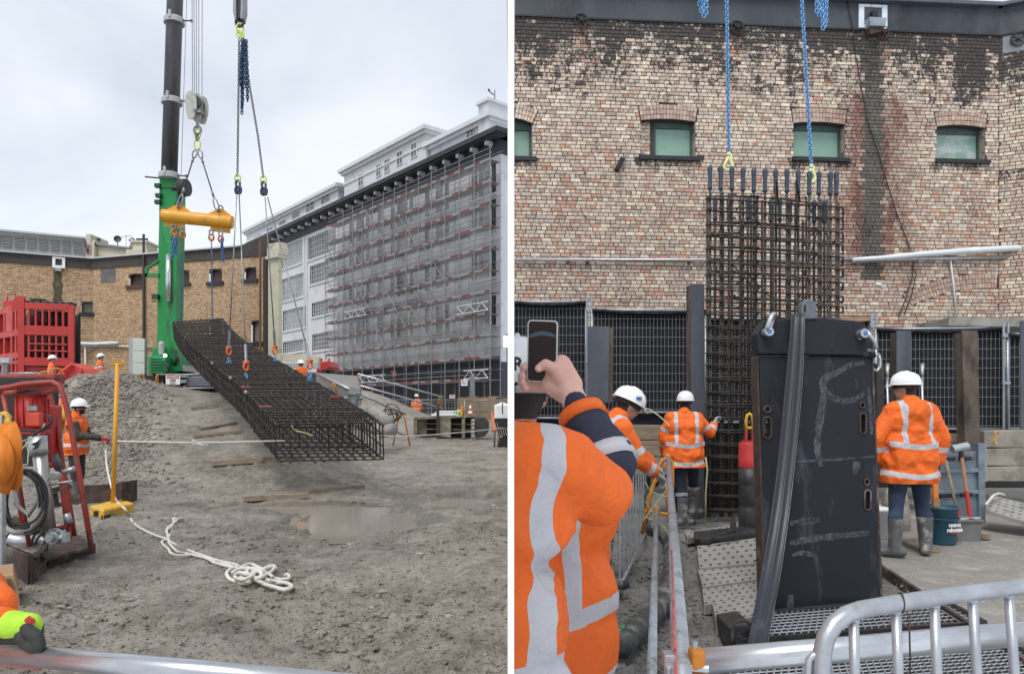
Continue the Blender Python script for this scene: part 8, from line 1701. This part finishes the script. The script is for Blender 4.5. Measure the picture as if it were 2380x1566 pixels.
def segd(P, a, b):
    a, b = np.array(a), np.array(b); d = b - a; t = np.clip(((P - a) @ d) / max(1e-9, d @ d), 0, 1); return np.linalg.norm(P - (a + t[:, None] * d), axis=1), t * np.linalg.norm(d)
def hand_mb(mb, w, d, nrm, side, curl=.5, sc=1.0):
    w, d, nrm = V(w), V(d).normalized(), V(nrm); nrm = (nrm - d * nrm.dot(d)).normalized(); s_ = d.cross(nrm) * side
    for k in (-1, 0, 1): mb.capsule(w + s_ * k * .014 * sc, w + d * .085 * sc + s_ * k * .025 * sc, .017 * sc, .016 * sc, 8)
    for i, ln in enumerate((.070, .080, .074, .058)):
        p = w + d * .088 * sc + s_ * (1.5 - i) * .0215 * sc; a = 0
        for j in range(3):
            a += curl * (.55 if j == 0 else .8); q = p + (d * math.cos(a) + nrm * math.sin(a)) * ln * (.45, .32, .25)[j] * sc; mb.capsule(p, q, (.0105 - .0008 * j) * sc, (.0098 - .001 * j) * sc, 7); p = q
    p = w + d * .025 * sc + s_ * .03 * sc; q = p + (s_ * .75 + d * .6 + nrm * .35).normalized() * .045 * sc; mb.capsule(p, q, .014 * sc, .012 * sc, 7); mb.capsule(q, q + (s_ * .25 + d * .85 + nrm * .45 * (1 + curl)).normalized() * .04 * sc, .012 * sc, .010 * sc, 7)
STAND = dict(pelvis=(0, 0, .98), chest=(0, 0, 1.33), neck=(0, -.01, 1.50), head=(0, .03, 1.665), hipR=(.10, 0, .92), knR=(.11, .02, .50), anR=(.11, -.01, .09), hipL=(-.10, 0, .92), knL=(-.11, .02, .50), anL=(-.11, -.01, .09), shR=(.185, -.01, 1.43), elR=(.27, -.02, 1.15), wrR=(.28, .08, .92), shL=(-.185, -.01, 1.43), elL=(-.27, -.02, 1.15), wrL=(-.28, .08, .92), toeR=(.04, .17), toeL=(-.04, .17))
def person(label, loc, yaw, pose=None, hyaw=0, hpitch=0, hroll=0, sc=1.0, jacket=None, trousers=None, boots=None, hand=None, bands=(.02, .30), strap=.115, fore='RL', slv=1.0, arm_bands=(.17, .38), girth=1.0, hem=.80, hood=False, vox=.022, hands=(.5, .5), palms=((0, 0, -1), (0, 0, -1)), skin=None, group=None, cut=False, glasses=False, beard=False, fold=.012, knee_band=False, badge=None, legs=True, eyes=False, squash=1.0, helmet=True):
    j = {k: V(v) if len(v) == 3 else v for k, v in {**STAND, **(pose or {})}.items()}; t = thing('person', label, 'person', loc, group); Rz = Matrix.Rotation(yaw, 3, 'Z')
    jacket, trousers, boots, hand, skin = jacket or m_hv, trousers or m_navy, boots or m_boot, hand or m_glove, skin or m_skin
    def put(name, P, F, mat, parent=t, smooth=True, attr=None, mi=None):
        P = np.array(P) * sc; P = P @ np.array(Rz).T; P[:, 0] *= squash; P = P + np.array(loc)
        if cut:
            me = bpy.data.meshes.new('c'); me.from_pydata(P.tolist(), [], F)
            if attr:
                for k, v in attr.items(): me.attributes.new(k, 'FLOAT', 'POINT').data.foreach_set('value', v)
            if mi is not None: me.polygons.foreach_set('material_index', [int(q) for q in mi])
            bm = bmesh.new(); bm.from_mesh(me); bmesh.ops.bisect_plane(bm, geom=bm.verts[:] + bm.edges[:] + bm.faces[:], plane_co=(.0062, 0, 0), plane_no=(1, 0, 0), clear_inner=True)
            for v in bm.verts: v.co -= V(wloc(parent))
            bm.to_mesh(me); bm.free(); me.name = name
            if not len(me.polygons): return None
            for m in (mat if isinstance(mat, list) else [mat]): me.materials.append(m)
            me.polygons.foreach_set('use_smooth', [smooth] * len(me.polygons)); o = bpy.data.objects.new(name, me); COL.objects.link(o); o.parent = parent; return o
        o = link_mesh(name, P, F, mat, parent, smooth, mi=mi)
        if attr:
            for k, v in attr.items(): o.data.attributes.new(k, 'FLOAT', 'POINT').data.foreach_set('value', v)
        return o
    Rh = (Matrix.Rotation(hyaw, 3, 'Z') @ Matrix.Rotation(hpitch, 3, 'X') @ Matrix.Rotation(hroll, 3, 'Y')); H = j['head']; hp = lambda x, y, z: H + Rh @ V((x, y, z)); g = girth
    lat = (j['shR'] - j['shL']).normalized()
    # body: one continuous mesh, materials by region
    mb = MB(); mb.ball(hp(0, -.005, .02), (.076, .095, .105), 16, 12, Rh); mb.ball(hp(0, .035, -.055), (.055, .058, .06), 12, 8, Rh); mb.capsule(hp(0, .09, .01), hp(0, .108, -.022), .012, .016, 8); mb.ball(hp(0, .085, -.06), (.026, .015, .012), 10, 6, Rh); mb.capsule(hp(-.03, .078, .03), hp(.03, .078, .03), .014, .014, 8)
    for s_ in (-1, 1): mb.ball(hp(s_ * .078, -.005, -.01), (.012, .022, .034), 8, 6, Rh)
    mb.capsule(j['neck'] - V((0, 0, .06)), hp(0, -.02, -.03), .058, .056); mb.capsule(j['shL'] * .8 + j['neck'] * .2, j['shR'] * .8 + j['neck'] * .2, .06); mb.capsule(j['chest'], j['neck'], .09 * g, .05); mb.capsule(j['chest'] - lat * .06, j['chest'] + lat * .06, .095 * g); mb.capsule(j['pelvis'] - lat * .06, j['pelvis'] + lat * .06, .13 * g); mb.capsule(j['pelvis'], j['chest'], .12 * g, .09 * g)
    for S_ in 'RL':
        mb.capsule(j['sh' + S_], j['el' + S_], .05, .042); mb.capsule(j['el' + S_], j['wr' + S_], .042, .03)
        if legs:
            mb.capsule(j['hip' + S_], j['kn' + S_], .092 * g, .072); mb.capsule(j['kn' + S_], j['an' + S_] + V((0, 0, .05)), .070, .064); an = j['an' + S_]; tx, ty = j['toe' + S_]
            mb.capsule(an + V((-tx * .3, -ty * .3, -.03)), an + V((tx, ty, -.045)), .052, .044); mb.capsule(an + V((0, 0, .0)), an + V((0, 0, .3)), .062, .070)
    P, F = remesh(mb, vox, 3); C = np.array([P[list(f)].mean(0) for f in F]); Hn = np.array(H); Ri = np.array(Rh); L_ = (C - Hn) @ Ri; mi = np.full(len(F), 1)
    dn, _ = segd(C, j['neck'], H); mi[dn < .14] = 0
    hair = (dn < .14) & (L_[:, 2] > -.075) & ((L_[:, 1] < -.02) | (L_[:, 2] > .05)) & (np.abs(L_[:, 2]) < .2) & (np.linalg.norm(L_, axis=1) < .15); mi[hair] = 3
    if beard: mi[(dn < .2) & (np.linalg.norm(L_, axis=1) < .16) & (L_[:, 2] < -.035) & (L_[:, 1] > .015)] = 3
    if legs:
        for S_ in 'RL': da, _ = segd(C, j['an' + S_], (j['an' + S_] * .15 + j['kn' + S_] * .85)); mi[(da < .16) & (C[:, 2] < j['an' + S_].z + .30)] = 2
    for S_ in 'RL': dw, _ = segd(C, j['el' + S_], j['wr' + S_]); mi[(dw < .06)] = 0 if hand is m_skin else 1
    put('body', P, F, [skin, trousers, boots, m_hair], mi=mi)
    # jacket shell
    mb = MB(); up = (j['neck'] - j['pelvis']).normalized(); pz = j['pelvis']
    mb.capsule(j['shL'] * .86 + j['neck'] * .14, j['shR'] * .86 + j['neck'] * .14, .083 * g); mb.capsule(j['chest'] - lat * .10 * g, j['chest'] + lat * .10 * g, .130 * g); m_ = pz.lerp(j['chest'], .4); mb.capsule(m_ - lat * .085 * g, m_ + lat * .085 * g, .142 * g); mb.capsule(pz - lat * .085 * g - up * .02, pz + lat * .085 * g - up * .02, .150 * g); e_ = pz - up * .20; mb.capsule(e_ - lat * .085 * g, e_ + lat * .085 * g, .150 * g); mb.capsule(e_, j['chest'], .15 * g, .13 * g); mb.capsule(j['neck'] - up * .06, j['neck'] + up * .025, .085, .075)
    if hood: b_ = j['neck'] - V((0, .105, .06)); mb.ball(b_, (.15, .065, .115), 14, 8); mb.capsule(b_ + lat * .10 + V((0, .07, .06)), b_ - lat * .10 + V((0, .07, .06)), .05); mb.capsule(b_ + lat * .11 + V((0, .12, .05)), b_ + lat * .05 + V((0, 0, .05)), .04); mb.capsule(b_ - lat * .11 + V((0, .12, .05)), b_ - lat * .05 + V((0, 0, .05)), .04)
    for S_ in 'RL':
        mb.capsule(j['sh' + S_], j['el' + S_], .078 * slv, .070 * slv); w2 = j['el' + S_].lerp(j['wr' + S_], .9)
        if S_ in fore: mb.capsule(j['el' + S_], w2, .069 * slv, .056 * slv)
    P, F = remesh(mb, vox * .8, 4, hem=[(pz + up * (hem - .98), up)])
    o3 = R.random() * 30; disp = np.array([fold * noi(p[0] * 6 + o3, p[1] * 6, p[2] * 8) + fold * .9 * (.4 - abs(noi(p[0] * 9 + .6 * p[2], p[1] * 9 + o3, p[2] * 7 + 2 * p[0])) * 2) + fold * .35 * (.4 - abs(noi(p[0] * 24, p[1] * 24 + o3, p[2] * 15)) * 2) for p in P]); cen = np.array(pz) + ((P - np.array(pz)) @ np.array(up))[:, None] * np.array(up); nd = P - cen; nd /= np.linalg.norm(nd, axis=1)[:, None] + 1e-6
    dt = segd(P, pz - up * .2, j['chest'])[0] / (.15 * g); dt = np.minimum(dt, segd(P, j['shL'] * .8 + j['neck'] * .2, j['shR'] * .8 + j['neck'] * .2)[0] / .085)
    arm = np.zeros(len(P)); ab = np.full(len(P), 1.0)
    for S_ in 'RL':
        d1, t1 = segd(P, j['sh' + S_], j['el' + S_]); d2, t2 = segd(P, j['el' + S_], j['wr' + S_]); l1 = (j['sh' + S_] - j['el' + S_]).length; dd = np.minimum(d1, d2); tt = np.where(d1 < d2, t1, l1 + t2); isarm = (dd / .078 < dt) & (tt > .06); arm[isarm] = 1
        for c in arm_bands: ab = np.where(isarm, np.minimum(ab, np.abs(tt - c) - .026), ab)
    s_ = (P - np.array(pz)) @ np.array(up); x_ = (P - np.array(pz)) @ np.array(lat); tb = np.full(len(P), 1.0)
    for c in bands: tb = np.minimum(tb, np.abs(s_ - c + .02 * np.cos(x_ * 9)) - .026)
    if strap: tb = np.minimum(tb, np.maximum(np.abs(np.abs(x_) - strap * g) - .024, max(bands) - s_))
    band = np.where(arm > .5, ab, tb); P2 = P + nd * (disp + .45 * fold)[:, None] * np.where(arm > .5, .8, 1)[:, None]
    put('jacket', P2, F, jacket, attr={'band': band, 'arm': arm})
    # helmet
    if helmet:
        mb = MB(); prof = [(.118, .0), (.121, .012), (.119, .03), (.112, .065), (.094, .098), (.064, .120), (.03, .130), (.0, .132)]; o_ = hp(0, -.005, .028); mb.lathe(prof, o_, 28, Rh, .95, 1.18); mb.lathe([(.116, .0), (.128, -.004), (.130, .004), (.118, .012)], o_, 28, Rh, .95, 1.18)
        n_ = 13; a_ = [(-.7 + 1.4 * i / (n_ - 1)) for i in range(n_)]; top = [hp(math.sin(a) * .112, -.005 + math.cos(a) * .135, .036) for a in a_]; out = [hp(math.sin(a) * .115, -.005 + math.cos(a) * (.145 + .045 * math.cos(a * 2.0)), .020) for a in a_]; dn_ = Rh @ V((0, 0, -.007))
        b0 = len(mb.v); mb.v += [tuple(p) for p in top + out] + [tuple(p + dn_) for p in top + out]; 
        for i in range(n_ - 1): mb.f += [(b0 + i, b0 + i + 1, b0 + n_ + i + 1, b0 + n_ + i)[::-1], (b0 + 2 * n_ + i, b0 + 2 * n_ + i + 1, b0 + 3 * n_ + i + 1, b0 + 3 * n_ + i), (b0 + n_ + i, b0 + n_ + i + 1, b0 + 3 * n_ + i + 1, b0 + 3 * n_ + i)[::-1]]; mb.m += [0] * 3
        for q in (-.035, 0, .035): mb.tube([hp(q, y, z - abs(q) * .16) for y, z in ((-.115, .085), (-.075, .132), (-.02, .161), (.04, .154), (.09, .12))], .0085, 8)
        he = put('helmet', mb.v, mb.f, m_helm)
        if badge: mb = MB(); c = hp(*badge); nn_ = (c - hp(0, -.005, .05)).normalized(); rt = nn_.cross(V((0, 0, 1))).normalized(); uz = rt.cross(nn_); mb.hexa([c + rt * a + uz * b_ + nn_ * q for q in (-.004, .005) for a, b_ in ((-.024, -.013), (.024, -.013), (.024, .013), (-.024, .013))]); put('badge', mb.v, mb.f, m_blue, he if he else t, False)
        mb = MB(); mb.lathe([(.10, -.03), (.104, .0)], hp(0, -.008, .024), 22, Rh, .92, 1.16); put('helmet_band', mb.v, mb.f, m_dark, t)
    if eyes or glasses:
        for s_ in (-1, 1): mb = MB(); mb.ball(hp(s_ * .032, .078, .004), .011, 8, 6); put('eye', mb.v, mb.f, m_black)
    if glasses:
        mb = MB(); mb.tube([hp(x, y, .008) for x, y in ((-.08, 0), (-.074, .07), (-.05, .098), (0, .106), (.05, .098), (.074, .07), (.08, 0))], .004, 6); mb.prism([hp(-.062, .094, -.014), hp(-.008, .108, -.014), hp(-.008, .108, .02), hp(-.062, .094, .02)], Rh @ V((0, .004, 0))); mb.prism([hp(.062, .094, -.014), hp(.008, .108, -.014), hp(.008, .108, .02), hp(.062, .094, .02)], Rh @ V((0, .004, 0))); put('safety_glasses', mb.v, mb.f, m_black)
    for i, S_ in enumerate('RL'):
        if hands[i] is None: continue
        mb = MB(); w = j['wr' + S_]; d_ = (w - j['el' + S_]).normalized(); hand_mb(mb, w, d_, palms[i], 1 if S_ == 'R' else -1, hands[i], 1.12 if hand is not m_skin else 1); mb.capsule(w - d_ * .045, w + d_ * .02, .038, .032, 10); P, F = remesh(mb, .0065 if vox < .03 else .010, 2); put('glove' if hand is not m_skin else 'hand', P, F, hand)
    if knee_band and legs:
        for S_ in 'RL':
            mb = MB(); k, a = j['kn' + S_], j['an' + S_]; mb.tube([k.lerp(a, .12), k.lerp(a, .24)], .083, 14, caps=False); put('reflective_band', mb.v, mb.f, m_galv)
    return t
def at(px, pyf, d): p = A(px, pyf, d); return p
# right worker seen from behind beside the steel panel
p4 = A(2114, 1303, 7.75)
person('person in orange hi vis rain jacket and white helmet standing right of the steel panel', V((p4.x, 7.75, .055)), .10, dict(anR=(.205, .05, .09), knR=(.165, .05, .52), anL=(-.17, -.03, .09), knL=(-.14, 0, .52), elR=(.315, -.03, 1.16), wrR=(.31, .02, .93), elL=(-.335, -.0, 1.16), wrL=(-.335, .06, .94), toeR=(.10, .14), toeL=(-.15, .11), head=(-.02, .04, 1.665)), hyaw=.75, sc=1.075, girth=1.18, hood=True, trousers=m_jean, vox=.018, hand=m_gblk, hem=.735, slv=1.12, fold=.018, bands=(-.16, .13), arm_bands=(.40,), glasses=True, palms=((-1, 0, 0), (1, 0, 0)), hands=(.45, .45))
# worker touching the cage
p3 = A(1590, 1224, 9.95)
person('person in orange shirt seen from behind, gloved hand on the standing cage', V((p3.x, 9.95, .02)), .0, dict(anR=(.20, .30, .20), knR=(.17, .18, .58), anL=(-.02, 0, .09), knL=(-.03, .03, .5), hipL=(-.08, 0, .92), elR=(.36, .06, 1.24), wrR=(.44, .17, 1.36), elL=(-.27, .04, 1.17), wrL=(-.22, .20, .98), toeL=(.16, .08), toeR=(.15, .1), head=(.03, .05, 1.65)), hyaw=-.35, sc=1.02, girth=1.16, vox=.02, fold=.017, hem=.80, bands=(-.12, .12), arm_bands=(.15, .36), palms=((1, .2, 0), (0, 1, 0)), knee_band=True, hands=(.8, .6))
# worker bending over the pit
p2 = A(1430, 1260, 6.4)
person('person in orange jacket and white helmet with blue badge leaning over the barrier', V((p2.x - .15, 6.4, .06)), -1.25, dict(pelvis=(0, -.10, .92), chest=(0, .06, 1.20), neck=(0, .17, 1.36), head=(0, .27, 1.47), hipR=(.1, -.1, .88), hipL=(-.1, -.1, .88), shR=(.19, .13, 1.28), shL=(-.19, .15, 1.29), elR=(.21, .26, 1.04), wrR=(.17, .42, .93), elL=(-.22, .42, 1.12), wrL=(-.16, .58, .98)), hyaw=-.1, hpitch=-.45, sc=1.08, girth=1.05, hood=True, vox=.02, bands=(.0, .25), badge=(.112, .02, .075), eyes=True, hands=(.9, .6), arm_bands=(.2, .40), hem=.78)
# helmeted person half hidden behind the phone
person('person with white helmet marked R half hidden behind the raised phone', V((.018, 2.05, .0)), .0, dict(elR=(.22, .2, 1.16), wrR=(.1, .42, 1.2), elL=(-.22, .2, 1.16), wrL=(-.1, .42, 1.2)), sc=1.0, girth=1.2, slv=.9, bands=(-.1, .10), hem=.74, vox=.016, cut=True, hands=(None, None), legs=True)
t_ = [o for o in COL.objects if o.get('label', '').startswith('person with white helmet marked')][0]
text('R.', V((.024, 1.896, 1.735)), .05, m_navy, t_, rot=(1.35, 0, .25), bold=.001)
mb = MB(); mb.tube([V((.012, 1.909, 1.672)), V((.06, 1.922, 1.672)), V((.10, 1.955, 1.672))], .011, 6); mb.build('ratchet_strap', m_concl, t_)
# phone user in front, cut off by the divider
m_hs = V((.095 - .185, 1.42, .14))
tp = person('person in orange hi vis jacket with navy sleeve holding up a phone', V((-.09, 1.46, .09)), .0, dict(elR=(.272, .07, 1.355), wrR=(.239, .22, 1.545), shR=(.185, .0, 1.415), elL=(-.3, .1, 1.2), wrL=(-.2, .3, 1.2), head=(-.03, .05, 1.66)), sc=1.0, girth=.92, vox=.0115, cut=True, jacket=m_hv, hands=(None, None), hem=.70, bands=(-.16, .06), arm_bands=(), fore='', slv=1.04, strap=.15, fold=.015, legs=True)
mb = MB(); el, wr = A(1418, 1098, 1.58), A(1338, 935, 1.68); ax = (wr - el)
P, F = None, None
mb.capsule(el + ax * .12 + V((0, 0, .004)), el + ax * .72, .068, .052, 16); P, F = remesh(mb, .010, 3); P = P + np.array([[.006 * noi(p[0] * 30, p[1] * 30, p[2] * 45)] * 3 for p in P])
link_mesh('navy_sleeve', P, F, m_navy, tp, True)
mb = MB(); pts = [el + ax * (.70 + .02 * i) for i in range(10)]; mb.tube(pts, [.048 + .003 * (i % 2) for i in range(10)], 18); mb.build('ribbed_cuff', m_navy, tp, True)
mb = MB(); c = el + ax * .80; sd_ = V((0, -1, .2)).cross(ax).normalized(); f_ = ax.normalized().cross(sd_).normalized()
mb.tube([el + ax * .70, el + ax * .80, el + ax * .86], [.058, .056, .054], 18); o = mb.build('cuff_flap', m_hv, tp, True); [o.data.attributes.new(k, 'FLOAT', 'POINT').data.foreach_set('value', [1.0 if k == 'band' else 0.0] * len(o.data.vertices)) for k in ('band', 'arm')]
mb = MB(); mb.tube([el + ax * .06, el + ax * .24], [.073, .070], 18); mb.build('reflective_band', M('reflective_tape', (.50, .50, .53), (.44, .44, .47), .5, scale=6, bump=.2, bscale=20), tp, True)
# bare right hand: fingers behind the phone, thumb across its screen
D_ = 1.72; K_ = lambda x, y, o=0: A(x, y, D_ + o)
mb = MB(); w0 = el + ax * .86
mb.capsule(w0, K_(1322, 905), .029, .031, 14); mb.capsule(K_(1322, 905), K_(1292, 868, .012), .032, .030, 14); mb.capsule(K_(1330, 895), K_(1306, 845, .015), .026, .022, 14); mb.capsule(K_(1318, 915), K_(1278, 892, .010), .028, .024, 14); mb.capsule(K_(1312, 880, .0), K_(1300, 850, .01), .026, .020, 12)
mb.capsule(K_(1300, 880, -.012), K_(1290, 858, -.022), .019, .015, 10); mb.capsule(K_(1290, 858, -.022), K_(1268, 846, -.026), .0145, .013, 10); mb.capsule(K_(1268, 846, -.026), K_(1252, 856, -.024), .0128, .0105, 10)
for (x0, y0, x1, y1, x2, y2) in ((1296, 850, 1240, 846, 1216, 853), (1296, 868, 1236, 868, 1212, 874), (1290, 884, 1236, 886, 1212, 889), (1284, 898, 1240, 901, 1220, 903)):
    mb.capsule(K_(x0, y0, .022), K_(x1, y1, .024), .0125, .011, 9); mb.capsule(K_(x1, y1, .024), K_(x2, y2, .010), .011, .0105, 9); mb.capsule(K_(x2, y2, .010), K_(x2 + 4, y2 + 1, -.008), .0105, .0085, 9)
P, F = remesh(mb, .0042, 3); m_hs = M('pale_skin', (.74, .47, .38), (.66, .37, .30), .5, scale=22, bump=.06, bscale=180, bdist=.002); link_mesh('hand', P, F, m_hs, tp, True)
mb = MB(); mb.ball(K_(1252, 857, -.036), (.007, .003, .006), 10, 6); mb.build('nail', M('nail', (.75, .50, .43), (.7, .45, .4), .3), tp, True)
t = thing('phone', 'dark phone in a pale case held up in a bare hand', 'phone', A(1260, 890, D_)); 
def rrect(x0, y0, x1, y1, r, o): 
    out = []
    for cx, cy, a0 in ((x1 - r, y0 + r, -90), (x1 - r, y1 - r, 0), (x0 + r, y1 - r, 90), (x0 + r, y0 + r, 180)):
        for k in range(5): a = math.radians(a0 + 90 * k / 4); out.append((cx + r * math.cos(a), cy + r * math.sin(a), o))
    return out
sk = lambda x, y: (x + (y - 820) * -.02, y + (x - 1260) * .035)
mb = MB(); mb.prism([K_(*sk(x, y), o) for x, y, o in rrect(1225, 744, 1296, 888, 9, .0)], (0, .0095, 0)); mb.build('case', M('phone_case', (.62, .60, .57), (.5, .48, .46), .35), t, bevel=.0015)
mb = MB(); mb.prism([K_(*sk(x, y), o) for x, y, o in rrect(1228, 747, 1292.5, 885, 7, -.0014)], (0, .0013, 0)); mb.build('screen', M('phone_glass', (.010, .005, .006), (.02, .008, .009), .3, scale=4, spec=.25, rvar=0), t)
mb = MB(); mb.prism([K_(*sk(x, y), -.0019) for x, y in ((1229, 780), (1245, 772), (1260, 769), (1277, 772), (1291, 777), (1291, 783), (1260, 779), (1229, 786))], (0, .0004, 0)); mb.build('screen_image', M('screen_blue', (.05, .07, .12), (.04, .05, .09), .3), t)
# rope worker on the left
p5 = A(178, 1178, 12.55)
person('person in orange vest and dark jacket with red gloves pulling the white rope', V((p5.x, 12.55, .0)), -1.45, dict(elR=(.20, .12, 1.17), wrR=(.12, .48, 1.13), elL=(-.22, .10, 1.16), wrL=(-.12, .40, 1.10), anR=(.10, .05, .09), anL=(-.10, -.06, .09), head=(0, .05, 1.64), toeR=(.03, .17), toeL=(-.03, .17)), hyaw=.12, hpitch=.02, sc=1.0, girth=1.12, jacket=m_hvd, trousers=m_dark, boots=m_boot, hand=m_gred, glasses=True, beard=True, skin=m_skin2, bands=(.02, ), arm_bands=(), strap=0, vox=.02, palms=((0, 0, -1), (0, 0, -1)), hands=(.9, .9), hem=.84, squash=.92)
mb = MB(); mb.box(A(165, 1072, 12.35), (.3, .25, .30)); 
# workers by the crane and the red frame
p7 = A(233, 893, 27.5)
person('person in orange jacket standing by the crane looking up with arms hanging', V((p7.x, 27.5, p7.z - .62)), -1.0, dict(elR=(.29, .02, 1.14), wrR=(.36, .10, .90), elL=(-.29, .05, 1.14), wrL=(-.33, .12, .9)), hpitch=.35, hyaw=-.3, sc=.98, girth=1.15, vox=.034, hands=(.4, .4), squash=.95)
p6 = A(120, 895, 25.2)
person('person in orange jacket and helmet standing behind the red skip', V((p6.x, 25.2, p6.z - .78)), -.9, dict(), hpitch=.15, hyaw=-.4, sc=1.0, vox=.034, hands=(None, None), squash=.95)
p8 = A(700, 905, 26.5)
person('person in orange vest with dark sleeves standing behind the cage', V((p8.x, 26.5, p8.z - .75)), .9, dict(), hyaw=.3, sc=1.0, girth=1.12, jacket=m_hvd, vox=.034, hands=(None, None), strap=0)
p9 = A(968, 960, 41)
person('small person in orange and white helmet behind the spoil bank', V((p9.x, 41, p9.z - .75)), .3, dict(), vox=.05, hands=(None, None))
p10 = FA.pt(FA.inv(937, 845)[0], lifts[10], 1.1)
person('small person in orange top standing on the lowest scaffold lift', V((p10.x, p10.y, lifts[10])), 2.5, dict(chest=(0, .15, 1.25), neck=(0, .3, 1.35), head=(0, .42, 1.4)), vox=.05, hands=(None, None), helmet=False)
# gloved hand on the rail, bottom left: a worker whose body is outside the frame
hb = V((-1.28, 1.74, -.06))
wL = A(30, 1487, 1.74)
tg = person('person with lime backed black glove resting on the shiny rail', V((wL.x - .42, 1.78, -.05)), -1.3, dict(elR=(.28, .12, 1.12), wrR=(.14, .36, 1.16), elL=(-.22, .16, 1.19), wrL=(.055, .325, 1.175)), sc=1.0, vox=.022, hands=(None, None), jacket=m_hv, eyes=True)
m_lg = M('lime_knit', (.42, .72, .05), (.36, .64, .04), .8, scale=30, bump=.3, bscale=120)
gm = MB(); B_ = lambda x, y, o=0: A(x, y, 1.71 + o)
gm.capsule(B_(10, 1480, .02), B_(62, 1470, .01), .034, .036, 12); gm.capsule(B_(14, 1455, .03), B_(62, 1455, .03), .026, .026, 12)
for i, o in enumerate((-.05, -.022, .006, .032)): gm.capsule(B_(62 + i * 2, 1462, o), B_(86, 1478 - i, o), .0155, .0145, 10); gm.capsule(B_(86, 1478 - i, o), B_(94, 1500, o), .0145, .013, 10)
gm.capsule(B_(50, 1480, -.03), B_(72, 1502, -.045), .017, .015, 10); gm.capsule(B_(72, 1502, -.045), B_(90, 1512, -.04), .0145, .012, 10)
P, F = remesh(gm, .0055, 3); link_mesh('glove', P, F, m_gblk, tg, True)
gm = MB(); gm.capsule(B_(24, 1455, .0), B_(66, 1452, -.01), .031, .030, 12); gm.capsule(B_(26, 1442, .02), B_(62, 1446, .02), .026, .024, 12); P, F = remesh(gm, .006, 3); o = link_mesh('lime_back', P, F, m_lg, tg, True)
mb = MB(); mb.prism([B_(x, y, -.034) for x, y in ((56, 1440), (64, 1432), (76, 1440), (78, 1448), (58, 1449))], (0, .008, 0)); mb.build('red_logo', m_red, tg)
mb = MB(); mb.tube([B_(-60, 1470, .03), B_(-5, 1465, .02), B_(17, 1462, .01)], [.062, .056, .05], 16); o = mb.build('sleeve_cuff', m_hv, tg, True); [o.data.attributes.new(k, 'FLOAT', 'POINT').data.foreach_set('value', [1.0 if k == 'band' else 0.0] * len(o.data.vertices)) for k in ('band', 'arm')]
